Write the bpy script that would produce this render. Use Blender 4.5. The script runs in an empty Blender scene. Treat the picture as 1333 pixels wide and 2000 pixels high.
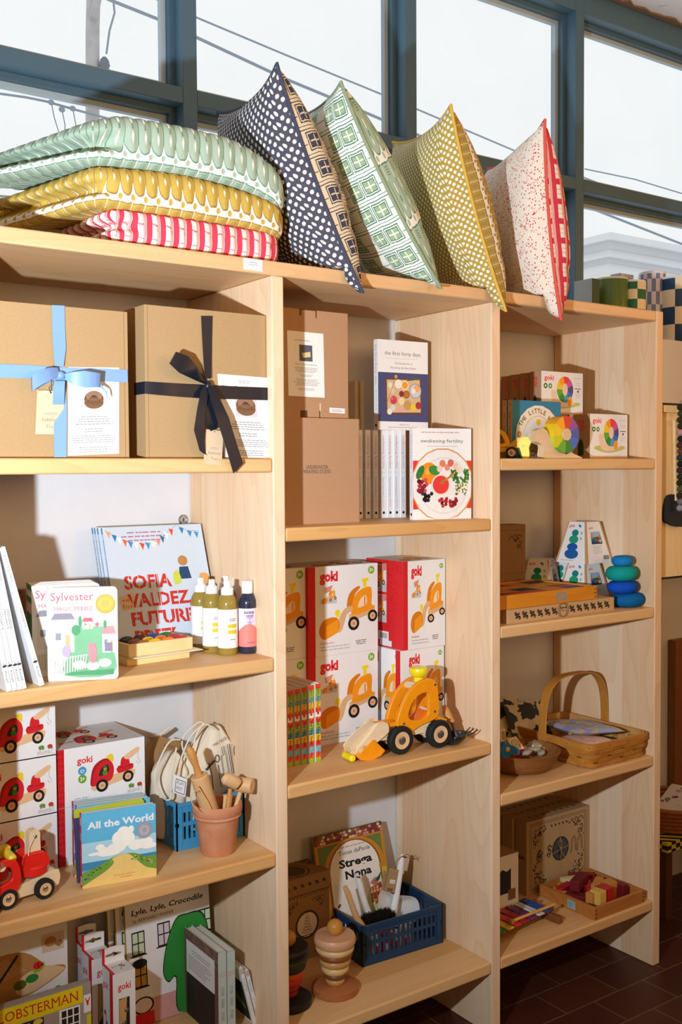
import bpy, bmesh, math, random
from mathutils import Vector, Matrix
R = math.radians
rnd = random.Random(7)
SC = bpy.context.scene
COL = SC.collection

# ------------------------------------------------------------------ camera
CAM_F = 2029.8                      # focal length in pixels of a 1333x2000 frame
YAW, PITCH, ROLL = .95516, .04003, .00636
CP = Vector((-1.20349, -1.93448, 1.47098))
_fw = Vector((math.cos(YAW)*math.cos(PITCH), math.sin(YAW)*math.cos(PITCH), -math.sin(PITCH)))
_rt0 = Vector((math.sin(YAW), -math.cos(YAW), 0))
_dn0 = _fw.cross(_rt0)
_rt = _rt0*math.cos(ROLL) + _dn0*math.sin(ROLL)
_dn = -_rt0*math.sin(ROLL) + _dn0*math.cos(ROLL)
cam = bpy.data.objects.new('camera', bpy.data.cameras.new('camera'))
COL.objects.link(cam)
cam.data.sensor_fit = 'VERTICAL'
cam.data.sensor_height = 36
cam.data.lens = CAM_F/2000*36
cam.data.clip_start = .05
cam.matrix_world = Matrix(((_rt.x, -_dn.x, -_fw.x, CP.x), (_rt.y, -_dn.y, -_fw.y, CP.y), (_rt.z, -_dn.z, -_fw.z, CP.z), (0, 0, 0, 1)))
SC.camera = cam

# ------------------------------------------------------------------ light and exposure
w = bpy.data.worlds.new('world'); SC.world = w; w.use_nodes = True
w.node_tree.nodes['Background'].inputs[0].default_value = (.93, .97, .985, 1)
w.node_tree.nodes['Background'].inputs[1].default_value = 1.0
SC.view_settings.view_transform = 'Standard'
SC.view_settings.look = 'None'
SC.view_settings.exposure = 0
SC.view_settings.gamma = 1

def light(name, kind, loc, energy, color, target=None, **kw):
    d = bpy.data.lights.new(name, kind); d.energy = energy; d.color = color
    for k, v in kw.items(): setattr(d, k, v)
    o = bpy.data.objects.new(name, d); COL.objects.link(o); o.location = loc
    if target is not None:
        o.rotation_euler = (Vector(target)-Vector(loc)).to_track_quat('-Z', 'Y').to_euler()
    return o
# the photographer's off-camera flash, and unseen warm area lights added as ambient fill
FLASH = (-1.314, -1.157, 1.36)
light('camera_flash', 'SPOT', FLASH, 205, (.84, .93, 1), (2.0, .42, 2.85), spot_size=R(146), spot_blend=1.0, shadow_soft_size=.022)
for lx, ly, e in ((-1.6, -4.3, 15), (1.4, -4.3, 20), (4.2, -2.4, 19)):
    light('warm_fill', 'AREA', (lx, ly, 2.2), e, (1, .54, .19), (.6, .2, 3.9), size=1.3, spread=R(104))

# ------------------------------------------------------------------ pixel <-> place (used to read positions off the photograph)
def ray(u, v):
    return _rt*((u-666.5)/CAM_F) + _dn*((v-1000)/CAM_F) + _fw
def on(axis, val, u, v):
    d = ray(u, v); s = (val-CP[axis])/d[axis]; return CP+d*s
def onx(u, v, x): return on(0, x, u, v)
def ony(u, v, y): return on(1, y, u, v)
def onz(u, v, z): return on(2, z, u, v)
def Wx(u, y, z):
    a = (u-666.5)/CAM_F; n = _rt-_fw*a
    return CP.x-(n.y*(y-CP.y)+n.z*(z-CP.z))/n.x
def Hz(x, y, v):
    a = (v-1000)/CAM_F; n = _dn-_fw*a
    return CP.z-(n.x*(x-CP.x)+n.y*(y-CP.y))/n.z

# ------------------------------------------------------------------ materials
def lin(h):
    h = h.lstrip('#')
    def f(c):
        c = int(c, 16)/255
        return c/12.92 if c <= .04045 else ((c+.055)/1.055)**2.4
    return (f(h[0:2]), f(h[2:4]), f(h[4:6]), 1)
MATS = {}
class NT:
    """small helper to write node expressions"""
    def __init__(s, name):
        s.m = bpy.data.materials.new(name); s.m.use_nodes = True
        s.t = s.m.node_tree; s.b = s.t.nodes['Principled BSDF']
    def n(s, typ, **kw):
        x = s.t.nodes.new(typ)
        for k, v in kw.items(): setattr(x, k, v)
        return x
    def put(s, sock, v):
        if isinstance(v, (int, float)): sock.default_value = v
        elif isinstance(v, (tuple, list)): sock.default_value = v
        else: s.t.links.new(v, sock)
    def M(s, op, a, b=0, c=0):
        x = s.n('ShaderNodeMath', operation=op)
        s.put(x.inputs[0], a); s.put(x.inputs[1], b); s.put(x.inputs[2], c)
        return x.outputs[0]
    def lt(s, a, b): return s.M('LESS_THAN', a, b)
    def gt(s, a, b): return s.M('GREATER_THAN', a, b)
    def between(s, a, lo, hi): return s.M('MULTIPLY', s.gt(a, lo), s.lt(a, hi))
    def AND(s, a, b): return s.M('MULTIPLY', a, b)
    def OR(s, a, b): return s.M('MAXIMUM', a, b)
    def mix(s, f, a, b):
        x = s.n('ShaderNodeMix', data_type='RGBA')
        s.put(x.inputs[0], f); s.put(x.inputs[6], a); s.put(x.inputs[7], b)
        return x.outputs[2]
    def coord(s, which='Object'):
        return s.n('ShaderNodeTexCoord').outputs[which]
    def sep(s, v):
        x = s.n('ShaderNodeSeparateXYZ'); s.put(x.inputs[0], v); return x.outputs
    def comb(s, a, b, c=0):
        x = s.n('ShaderNodeCombineXYZ'); s.put(x.inputs[0], a); s.put(x.inputs[1], b); s.put(x.inputs[2], c); return x.outputs[0]
    def noise(s, vec, scale, detail=3, rough=.5):
        x = s.n('ShaderNodeTexNoise'); s.put(x.inputs['Vector'], vec)
        x.inputs['Scale'].default_value = scale; x.inputs['Detail'].default_value = detail; x.inputs['Roughness'].default_value = rough
        return x.outputs[0]
    def map(s, vec, loc=(0, 0, 0), rot=(0, 0, 0), scale=(1, 1, 1)):
        x = s.n('ShaderNodeMapping'); s.put(x.inputs[0], vec)
        x.inputs[1].default_value = loc; x.inputs[2].default_value = rot; x.inputs[3].default_value = scale
        return x.outputs[0]
    def done(s, color, rough=.6, spec=.3, bump=None, bs=.2, bd=.002):
        s.put(s.b.inputs['Base Color'], color); s.put(s.b.inputs['Roughness'], rough)
        s.b.inputs['Specular IOR Level'].default_value = spec
        if bump is not None:
            x = s.n('ShaderNodeBump'); x.inputs['Strength'].default_value = bs; x.inputs['Distance'].default_value = bd
            s.put(x.inputs['Height'], bump); s.t.links.new(x.outputs[0], s.b.inputs['Normal'])
        return s.m
def K(h, r=.55, s=.3, metal=0, coat=0, var=.05, sc=60):
    """plain paint, print or plastic colour with a slight procedural unevenness"""
    key = (h, r, s, metal, coat, var, sc)
    if key in MATS: return MATS[key]
    t = NT('paint_'+h.lstrip('#'))
    c = lin(h)
    if var:
        n = t.noise(t.coord(), sc, 2)
        d = tuple(x*(1-var*1.6) for x in c[:3])+(1,)
        e = tuple(min(1, x*(1+var*1.6)) for x in c[:3])+(1,)
        t.put(t.b.inputs['Base Color'], t.mix(n, d, e))
    else: t.b.inputs['Base Color'].default_value = c
    t.b.inputs['Roughness'].default_value = r
    t.b.inputs['Specular IOR Level'].default_value = s
    t.b.inputs['Metallic'].default_value = metal
    t.b.inputs['Coat Weight'].default_value = coat
    MATS[key] = t.m
    return t.m
def wood(name, c1, c2, axis=2, staves=.09, scale=1.0, rough=.5, contrast=1.0, streak=None):
    """planed timber: grain along axis, glued staves across it"""
    key = ('wood', name)
    if key in MATS: return MATS[key]
    t = NT('wood_'+name)
    oi = t.n('ShaderNodeObjectInfo').outputs['Random']
    co = t.coord()
    va = t.n('ShaderNodeVectorMath', operation='ADD'); t.put(va.inputs[0], co)
    t.put(va.inputs[1], t.comb(t.M('MULTIPLY', oi, 7.1), t.M('MULTIPLY', oi, 3.3), t.M('MULTIPLY', oi, 5.7)))
    co = va.outputs[0]
    sx, sy, sz = t.sep(co)
    s = [26*scale]*3; s[axis] = 1.3*scale
    g = t.noise(t.map(co, scale=tuple(s)), 1.0, 5, .55)
    s2 = [140*scale]*3; s2[axis] = 4*scale
    f = t.noise(t.map(co, scale=tuple(s2)), 1.0, 3, .6)
    # rings: cathedral figure
    s3 = [7*scale]*3; s3[axis] = .8*scale
    wv = t.noise(t.map(co, scale=tuple(s3)), 1.0, 1, .4)
    rings = t.M('FRACT', t.M('MULTIPLY', wv, 16))
    rings = t.M('POWER', rings, 3)
    col = t.mix(g, lin(c1), lin(c2))
    dark = tuple(x*y for x, y in zip(lin(c2)[:3], (.80, .66, .50)))+(1,)
    col = t.mix(t.M('MULTIPLY', rings, .46*contrast), col, dark)
    col = t.mix(t.M('MULTIPLY', t.M('POWER', f, 2), .62*contrast), col, dark)
    if staves:
        a = {2: t.M('ADD', sy, t.M('MULTIPLY', sx, .13)), 0: sy, 1: sx}[axis]
        cell = t.M('FLOOR', t.M('DIVIDE', t.M('ADD', a, .021), staves))
        wn = t.n('ShaderNodeTexWhiteNoise', noise_dimensions='1D'); t.put(wn.inputs['W'], cell)
        pale = tuple(min(1, x*y) for x, y in zip(lin(c1)[:3], (1.06, 1.1, 1.16)))+(1,)
        rose = tuple(x*y for x, y in zip(lin(c2)[:3], (1.02, .92, .82)))+(1,)
        tone = t.mix(wn.outputs[0], pale, rose)
        col = t.mix(.42, col, tone)
    m = t.done(col, rough, .35, f, .08)
    MATS[key] = m
    return m

# ------------------------------------------------------------------ mesh building
class MB:
    """collects shapes and links them as ONE mesh object"""
    def __init__(s): s.v = []; s.f = []; s.m = []; s.mats = []; s.uv = {}; s.T = None
    def mi(s, mat):
        if isinstance(mat, str): mat = K(mat)
        if mat not in s.mats: s.mats.append(mat)
        return s.mats.index(mat)
    def add(s, vs, fs, mat, uvs=None):
        b = len(s.v); i = s.mi(mat)
        if s.T is not None: vs = [s.T @ Vector(p) for p in vs]
        s.v.extend([tuple(p) for p in vs])
        for k, f in enumerate(fs):
            if uvs is not None: s.uv[len(s.f)] = [uvs[j] for j in f]
            s.f.append([b+j for j in f]); s.m.append(i)
        return s
    def box(s, x0, x1, y0, y1, z0, z1, mat):
        v = [(x0, y0, z0), (x1, y0, z0), (x1, y1, z0), (x0, y1, z0), (x0, y0, z1), (x1, y0, z1), (x1, y1, z1), (x0, y1, z1)]
        return s.add(v, [(0, 3, 2, 1), (4, 5, 6, 7), (0, 1, 5, 4), (1, 2, 6, 5), (2, 3, 7, 6), (3, 0, 4, 7)], mat)
    def hexa(s, bottom, top, mat):
        """solid between two quads"""
        return s.add(list(bottom)+list(top), [(0, 3, 2, 1), (4, 5, 6, 7), (0, 1, 5, 4), (1, 2, 6, 5), (2, 3, 7, 6), (3, 0, 4, 7)], mat)
    def lathe(s, prof, mat, c=(0, 0, 0), seg=28, axis='z', sx=1, sy=1):
        """profile of (radius, height) pairs turned about an axis"""
        v = []; f = []
        n = len(prof)
        for r, h in prof:
            for k in range(seg):
                a = 2*math.pi*k/seg; x, y = r*math.cos(a)*sx, r*math.sin(a)*sy
                p = {'z': (x, y, h), 'y': (x, h, y), 'x': (h, x, y)}[axis]
                v.append((p[0]+c[0], p[1]+c[1], p[2]+c[2]))
        for i in range(n-1):
            for k in range(seg):
                k2 = (k+1) % seg
                f.append((i*seg+k, i*seg+k2, (i+1)*seg+k2, (i+1)*seg+k))
        if prof[0][0] > 1e-6: f.append(tuple(range(seg))[::-1])
        if prof[-1][0] > 1e-6: f.append(tuple((n-1)*seg+k for k in range(seg)))
        return s.add(v, f, mat)
    def cyl(s, c, r, h, mat, axis='z', seg=24, r2=None, bev=0):
        r2 = r if r2 is None else r2
        p = [(r, 0), (r2, h)] if not bev else [(r-bev, 0), (r, bev), (r2, h-bev), (r2-bev, h)]
        return s.lathe(p, mat, c, seg, axis)
    def ball(s, c, r, mat, sc=(1, 1, 1), seg=20, rings=10):
        v = []; f = []
        for i in range(rings+1):
            th = math.pi*i/rings
            for k in range(seg):
                a = 2*math.pi*k/seg
                v.append((c[0]+r*sc[0]*math.sin(th)*math.cos(a), c[1]+r*sc[1]*math.sin(th)*math.sin(a), c[2]+r*sc[2]*math.cos(th)))
        for i in range(rings):
            for k in range(seg):
                k2 = (k+1) % seg
                f.append((i*seg+k, (i+1)*seg+k, (i+1)*seg+k2, i*seg+k2))
        return s.add(v, f, mat)
    def tube(s, pts, r, mat, seg=8, closed=False, radii=None, flat=1.0):
        """round bar along a path"""
        pts = [Vector(p) for p in pts]; n = len(pts); v = []; f = []
        prev = None
        for i, p in enumerate(pts):
            if closed: d = pts[(i+1) % n]-pts[i-1]
            else: d = pts[min(i+1, n-1)]-pts[max(i-1, 0)]
            if d.length < 1e-9: d = Vector((0, 0, 1))
            d.normalize()
            if prev is None:
                a = Vector((0, 0, 1)) if abs(d.z) < .9 else Vector((1, 0, 0))
                u = d.cross(a).normalized()
            else:
                u = (prev-d*prev.dot(d))
                u = u.normalized() if u.length > 1e-6 else d.orthogonal().normalized()
            prev = u; w_ = d.cross(u)
            rr = radii[i] if radii else r
            for k in range(seg):
                a = 2*math.pi*k/seg
                v.append(p+u*(rr*math.cos(a))+w_*(rr*flat*math.sin(a)))
        m = n if closed else n-1
        for i in range(m):
            for k in range(seg):
                k2 = (k+1) % seg; j = (i+1) % n
                f.append((i*seg+k, i*seg+k2, j*seg+k2, j*seg+k))
        if not closed:
            f.append(tuple(range(seg))[::-1]); f.append(tuple((n-1)*seg+k for k in range(seg)))
        return s.add(v, f, mat)
    def prism(s, pts, a0, a1, mat, axis='y'):
        """outline extruded between two positions of an axis"""
        def q(p, a): return {'y': (p[0], a, p[1]), 'z': (p[0], p[1], a), 'x': (a, p[0], p[1])}[axis]
        n = len(pts)
        v = [q(p, a0) for p in pts]+[q(p, a1) for p in pts]
        f = [tuple(range(n)), tuple(range(2*n-1, n-1, -1))]+[(i, (i+1) % n, n+(i+1) % n, n+i) for i in range(n)]
        return s.add(v, f, mat)
    def ring(s, outer, inner, a0, a1, mat, axis='y'):
        """plate with one opening; both outlines have the same number of points"""
        def q(p, a): return {'y': (p[0], a, p[1]), 'z': (p[0], p[1], a), 'x': (a, p[0], p[1])}[axis]
        n = len(outer)
        v = [q(p, a0) for p in outer]+[q(p, a0) for p in inner]+[q(p, a1) for p in outer]+[q(p, a1) for p in inner]
        f = []
        for i in range(n):
            j = (i+1) % n
            f += [(i, j, n+j, n+i), (2*n+i, 3*n+i, 3*n+j, 2*n+j), (i, 2*n+i, 2*n+j, j), (n+i, n+j, 3*n+j, 3*n+i)]
        return s.add(v, f, mat)
    def build(s, name, parent=None, bev=0, seg=2, loc=None, angle=38, subd=0):
        me = bpy.data.meshes.new(name)
        me.from_pydata(s.v, [], s.f)
        for m in s.mats: me.materials.append(m)
        me.polygons.foreach_set('material_index', s.m)
        if s.uv:
            l = me.uv_layers.new(name='UVMap')
            for fi, uvs in s.uv.items():
                p = me.polygons[fi]
                for k, li in enumerate(p.loop_indices): l.data[li].uv = uvs[k]
        me.polygons.foreach_set('use_smooth', [True]*len(s.f))
        me.set_sharp_from_angle(angle=R(angle))
        me.update()
        o = bpy.data.objects.new(name, me); COL.objects.link(o)
        if parent is not None: o.parent = parent
        if loc is not None: o.location = loc
        if bev:
            b = o.modifiers.new('bevel', 'BEVEL'); b.width = bev; b.segments = seg; b.limit_method = 'ANGLE'; b.angle_limit = R(50)
        if subd:
            b = o.modifiers.new('subd', 'SUBSURF'); b.levels = subd; b.render_levels = subd
        return o
def tag(o, label=None, cat=None, group=None, kind=None):
    if label: o['label'] = label
    if cat: o['category'] = cat
    if group: o['group'] = group
    if kind: o['kind'] = kind
    return o
def thing(name, label, cat, loc=(0, 0, 0), rz=0, group=None, rx=0, ry=0):
    o = bpy.data.objects.new(name, None); COL.objects.link(o)
    o.empty_display_size = .05
    o.location = loc; o.rotation_euler = (rx, ry, rz)
    return tag(o, label, cat, group)
def single(mb, name, label, cat, loc=(0, 0, 0), rz=0, group=None, rx=0, ry=0, **kw):
    o = mb.build(name, **kw); o.location = loc; o.rotation_euler = (rx, ry, rz)
    return tag(o, label, cat, group)
def struct(mb, name, **kw):
    o = mb.build(name, **kw); o['kind'] = 'structure'; return o
def dup(root, loc=None, rz=None, label=None, rx=None, ry=None):
    """a copy of a thing with copies of its parts and their sub-parts"""
    def cp(o, par):
        c = o.copy(); COL.objects.link(c)
        if par is not None: c.parent = par
        for ch in kids.get(o, ()): cp(ch, c)
        return c
    kids = {}
    for o in root.children_recursive: kids.setdefault(o.parent, []).append(o)
    r = cp(root, None)
    if loc is not None: r.location = loc
    e = list(r.rotation_euler)
    if rx is not None: e[0] = rx
    if ry is not None: e[1] = ry
    if rz is not None: e[2] = rz
    r.rotation_euler = e
    if label: r['label'] = label
    return r

# ------------------------------------------------------------------ print: lettering and pictures as thin flat shapes on a face
_txt = {}
def glyphs(sx, bold=0):
    """flat triangles of a string in the built-in font, cap height 1, plus its width"""
    key = (sx, bold)
    if key in _txt: return _txt[key]
    c = bpy.data.curves.new('lettering', 'FONT'); c.body = sx; c.size = 1; c.resolution_u = 2
    c.offset = bold; c.fill_mode = 'FRONT'
    o = bpy.data.objects.new('lettering', c)
    me = bpy.data.meshes.new_from_object(o)
    vs = [(p.co.x, p.co.y) for p in me.vertices]; fs = [tuple(p.vertices) for p in me.polygons]
    bpy.data.objects.remove(o); bpy.data.curves.remove(c); bpy.data.meshes.remove(me)
    if not vs: vs = [(0, 0)]
    x0 = min(p[0] for p in vs); x1 = max(p[0] for p in vs)
    vs = [((p[0]-x0)/CAPH, p[1]/CAPH) for p in vs]
    _txt[key] = (vs, fs, (x1-x0)/CAPH)
    return _txt[key]
CAPH = 1.0
_v, _f, _w = glyphs('H'); CAPH = max(p[1] for p in _v); _txt.clear()
def serifs(vs, fs):
    """short bars at the ends of upright stems, for roman lettering"""
    cnt = {}
    for f in fs:
        for i in range(len(f)):
            e = tuple(sorted((f[i], f[(i+1) % len(f)]))); cnt[e] = cnt.get(e, 0)+1
    out = []
    for (a, b), k in cnt.items():
        if k != 1: continue
        (xa, ya), (xb, yb) = vs[a], vs[b]
        if abs(ya-yb) < .012 and .05 < abs(xa-xb) < .30:
            if min(abs(ya), abs(ya-1), abs(ya-.75), abs(ya-1.03), abs(ya+.27)) < .045:
                m = (xa+xb)/2; hw = abs(xa-xb)/2+.075
                t = .055 if ya < .5 else -.055
                out.append([(m-hw, ya), (m+hw, ya), (m+hw, ya+t), (m-hw, ya+t)])
    return out
class Art:
    """a printed face: x to the right and y downwards, both 0..1"""
    def __init__(s, mb, O, U, V, w_, h, N=None, step=2.5e-5, cnt=None, root=None):
        s.mb = mb; s.O = Vector(O); s.U = Vector(U).normalized(); s.V = Vector(V).normalized()
        s.N = Vector(N) if N is not None else s.V.cross(s.U).normalized()
        s.w = w_; s.h = h; s.step = step; s.c = cnt if cnt is not None else [2]
        s.a = w_/h
        s.root = root or (s.O, w_, h)
    def sub(s, x0, y0, x1, y1):
        return Art(s.mb, s.O+s.U*(x0*s.w)+s.V*(y0*s.h), s.U, s.V, (x1-x0)*s.w, (y1-y0)*s.h, s.N, s.step, s.c, s.root)
    def P(s, p, lay=None):
        d = s.O-s.root[0]                       # print never runs past the edge of its face
        x = min(max(d.dot(s.U)+p[0]*s.w, 0), s.root[1]); y = min(max(d.dot(s.V)+p[1]*s.h, 0), s.root[2])
        return s.root[0]+s.U*x+s.V*y+s.N*(s.step*(s.c[0] if lay is None else lay))
    def up(s, k=1): s.c[0] += k
    def poly(s, pts, mat, up=True):
        s.mb.add([s.P(p) for p in pts], [tuple(range(len(pts)))], mat)
        if up: s.up()
        return s
    def rect(s, x0, y0, x1, y1, mat, up=True): return s.poly([(x0, y0), (x1, y0), (x1, y1), (x0, y1)], mat, up)
    def ell(s, x, y, r, mat, ry=None, seg=18, rot=0, up=True, a0=0, a1=360):
        ry = r if ry is None else ry
        pts = []
        full = abs(a1-a0) >= 360
        for k in range(seg+(0 if full else 1)):
            a = R(a0+(a1-a0)*k/seg); px, py = r*math.cos(a), ry*math.sin(a)
            px, py = px*math.cos(rot)-py*math.sin(rot), px*math.sin(rot)+py*math.cos(rot)
            pts.append((x+px, y+py*s.a))
        return s.poly(pts, mat, up)
    def ringe(s, x, y, r, wd, mat, ry=None, seg=24, a0=0, a1=360, up=True):
        ry = r if ry is None else ry
        pts = [(x+r*math.cos(R(a0+(a1-a0)*k/seg)), y+ry*s.a*math.sin(R(a0+(a1-a0)*k/seg))) for k in range(seg+1)]
        return s.line(pts, wd, mat, up)
    def line(s, pts, wd, mat, up=True):
        """stroke of width wd (in widths of the face)"""
        q = [Vector((p[0], p[1]/s.a)) for p in pts]; L = []; Rr = []
        n = len(q)
        for i in range(n):
            d = q[min(i+1, n-1)]-q[max(i-1, 0)]
            if d.length < 1e-9: d = Vector((1, 0))
            d.normalize(); nn = Vector((-d.y, d.x))*(wd/2)
            L.append(q[i]+nn); Rr.append(q[i]-nn)
        vs = [s.P((p.x, p.y*s.a)) for p in L]+[s.P((p.x, p.y*s.a)) for p in Rr]
        s.mb.add(vs, [(i, i+1, n+i+1, n+i) for i in range(n-1)], mat)
        if up: s.up()
        return s
    def text(s, st, x0, x1, y, cap, mat, bold=0, serif=False, ital=0, rot=0, align=None, up=True):
        """st set between x0 and x1 on baseline y; cap = cap height / face height"""
        vs, fs, wd = glyphs(st, bold)
        ch = cap*s.h
        k = (x1-x0)*s.w/wd if x1 is not None else ch
        ox, oy = x0*s.w, y*s.h
        if align == 'c': ox -= wd*k/2
        c_, s_ = math.cos(rot), math.sin(rot)
        def T(p):
            px, py = p[0]*k+p[1]*ch*ital, p[1]*ch
            px, py = px*c_+py*s_, -px*s_+py*c_
            return s.O+s.U*(ox+px)+s.V*(oy-py)+s.N*(s.step*s.c[0])
        s.mb.add([T(p) for p in vs], fs, mat)
        if serif:
            s.up()
            for q in serifs(vs, fs): s.mb.add([T(p) for p in q], [(0, 1, 2, 3)], mat)
        if up: s.up()
        return s
    def arc(s, st, cx, cy, r, a0, a1, cap, mat, bold=0, wd=None):
        """letters along an arc (angles in degrees, 0 = up, clockwise)"""
        n = len(st)
        for i, ch in enumerate(st):
            if ch == ' ': continue
            a = R(a0+(a1-a0)*i/(n-1))
            x = cx+r*math.sin(a); y = cy-r*s.a*math.cos(a)
            s.text(ch, x, None, y, cap, mat, bold, rot=a, align='c', up=False)
        s.up(); return s
    def greek(s, x0, x1, y, n, dy, mat, ht=.35, center=False, seed=1):
        """rows of print too small to read"""
        r = random.Random(seed)
        for i in range(n):
            e = x1-(x1-x0)*r.uniform(0, .35); st = x0
            if center: d = (x1-e)/2; st = x0+d; e = x1-d
            x = st
            while x < e-.004:
                l = min(r.uniform(.03, .09), e-x)
                s.rect(x, y+i*dy, x+l*.82, y+i*dy+dy*ht, mat, up=False); x += l
        s.up(); return s
def frontart(mb, w_, h, y=0, x=0, z=0): return Art(mb, (x, y, z+h), (1, 0, 0), (0, 0, -1), w_, h, (0, -1, 0))
def leftart(mb, d, h, x=0, y=0, z=0):   # face at local x, seen from the left: U runs from back to front
    return Art(mb, (x, y+d, z+h), (0, -1, 0), (0, 0, -1), d, h, (-1, 0, 0))
def topart(mb, w_, d, z, x=0, y=0): return Art(mb, (x, y+d, z), (1, 0, 0), (0, -1, 0), w_, d, (0, 0, 1))
def smooth(pts, n=4, closed=True):
    """Catmull-Rom through points"""
    out = []; m = len(pts)
    for i in range(m if closed else m-1):
        p = [Vector(pts[(i+k-1) % m]) if closed else Vector(pts[min(max(i+k-1, 0), m-1)]) for k in range(4)]
        for j in range(n):
            t = j/n
            out.append(tuple(.5*((2*p[1])+(p[2]-p[0])*t+(2*p[0]-5*p[1]+4*p[2]-p[3])*t*t+(3*p[1]-p[0]-3*p[2]+p[3])*t**3)))
    if not closed: out.append(tuple(pts[-1]))
    return out
def stand(bl, br, z, vtop=None):
    """footprint of an upright face read from its bottom corners on a shelf: corner, turn, width, height"""
    a = onz(bl[0], bl[1], z); b = onz(br[0], br[1], z)
    d = b-a
    return a, math.atan2(d.y, d.x), d.length, (Hz(a.x, a.y, vtop)-z if vtop else None)
# ------------------------------------------------------------------ the room
P = .65; TH = .031; D = .397; ZT = 1.925
Z = dict(L1=1.498, L2=1.061, L3=.6257, L4=.195, M1=1.345, M2=.7697, M3=.195, R1=1.499, R2=1.0655, R3=.6284, R4=.197)
XL0, XL1 = -P+TH/2, -TH/2
XM0, XM1 = TH/2, P-TH/2
XR0, XR1 = P+TH/2, 2*P-TH/2
YW = .62                      # face of the window frames
t = NT('plaster'); n = t.noise(t.coord(), 9, 4); n2 = t.noise(t.coord(), 90, 3)
PLASTER = t.done(t.mix(n, lin('#e0e1e6'), lin('#d3d4da')), .75, .2, n2, .15)
t = NT('ceiling_plaster'); n = t.noise(t.coord(), 6, 5, .7)
CEIL = t.done(t.mix(t.gt(n, .6), lin('#e2e4ea'), lin('#c6c8cc')), .85, .2, n, .6, .01)
t = NT('terracotta_tiles')
bt = t.n('ShaderNodeTexBrick'); t.put(bt.inputs['Vector'], t.map(t.coord(), loc=(.066, .035, 0)))
bt.inputs['Scale'].default_value = 1; bt.inputs['Brick Width'].default_value = .21; bt.inputs['Row Height'].default_value = .12
bt.inputs['Mortar Size'].default_value = .0028; bt.inputs['Mortar Smooth'].default_value = .3
bt.inputs['Color1'].default_value = lin('#542a1c'); bt.inputs['Color2'].default_value = lin('#452016'); bt.inputs['Mortar'].default_value = lin('#70583f')
n = t.noise(t.coord(), 14, 4, .6)
FLOOR = t.done(t.mix(t.M('MULTIPLY', n, .6), bt.outputs[0], lin('#381b11')), .45, .4, bt.outputs['Fac'], .35, .003)
TEAL = K('#456375', .42, .4, var=.03); TEAL_L = K('#9fb0ba', .4, .4, var=.03)  # the lighter teal puts the sky's reflection into the glazing bead's colour
struct(MB().box(-3.3, 4.6, -4.6, 1.2, -.1, 0, FLOOR), 'floor')
struct(MB().box(-3.3, 4.6, -4.6, YW-.001, 3.165, 3.3, CEIL), 'ceiling')
struct(MB().box(-3.3, 4.6, D+.002, YW+.13, 0, 1.9225, PLASTER), 'wall_back')
struct(MB().box(-3.3, 4.6, YW, YW+.13, 3.165, 3.5, PLASTER), 'wall_top')
WARMW = K('#c09a70', .8, .2)
struct(MB().box(-3.4, -3.3, -4.6, 1.2, 0, 3.3, WARMW), 'wall_left')
struct(MB().box(4.6, 4.7, -4.6, 1.2, 0, 3.3, WARMW), 'wall_right')
struct(MB().box(-3.3, 4.6, -4.7, -4.6, 0, 3.3, WARMW), 'wall_front')
# peeling paint line where the ceiling meets the window head
mb = MB(); r = random.Random(3); pts = []
x = -1.0
while x < 3.2:
    pts.append((x, r.uniform(-.012, .012))); x += r.uniform(.015, .05)
pts2 = [(a, YW-.004) for a, b in reversed(pts)]
mb.prism([(a, YW-.030+b) for a, b in pts]+pts2, 3.158, 3.1655, K('#7a6552', .9), axis='z')
struct(mb, 'trim_2')

# window grid
ztr0, ztr1 = Hz(Wx(0, YW, 2.45), YW, 123), Hz(Wx(0, YW, 2.5), YW, 88)
zhead = Hz(Wx(1250, YW, 3.0), YW, 66)
posts = [(Wx(a, YW, 2.6), Wx(b, YW, 2.6)) for a, b in ((357, 385), (796, 815), (1126, 1141))]
pw = posts[0][1]-posts[0][0]; sp = ((posts[2][0]+posts[2][1])-(posts[0][0]+posts[0][1]))/4
xc = [(posts[0][0]+posts[0][1])/2+sp*k for k in range(-4, 6)]
mb = MB()
for c in xc: mb.box(c-pw/2, c+pw/2, YW, YW+.12, 1.9225, 3.165, TEAL)
for a, b in zip(xc[:-1], xc[1:]):
    mb.box(a+pw/2, b-pw/2, YW, YW+.12, ztr0, ztr1, TEAL)
    mb.box(a+pw/2, b-pw/2, YW, YW+.12, zhead, 3.165, TEAL)
    mb.box(a+pw/2, b-pw/2, YW, YW+.12, 1.9225, 1.965, TEAL)
struct(mb, 'trim_1', bev=.002)
GL = NT('window_glass')
tb = GL.n('ShaderNodeBsdfTransparent'); gb = GL.n('ShaderNodeBsdfGlossy'); gb.inputs['Roughness'].default_value = .02
mx = GL.n('ShaderNodeMixShader')
n = GL.noise(GL.coord(), 3, 1)
GL.put(mx.inputs[0], GL.M('MULTIPLY', n, .06)); GL.t.links.new(tb.outputs[0], mx.inputs[1]); GL.t.links.new(gb.outputs[0], mx.inputs[2])
GL.t.links.new(mx.outputs[0], GL.t.nodes['Material Output'].inputs['Surface'])
GLASS = GL.m
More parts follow.
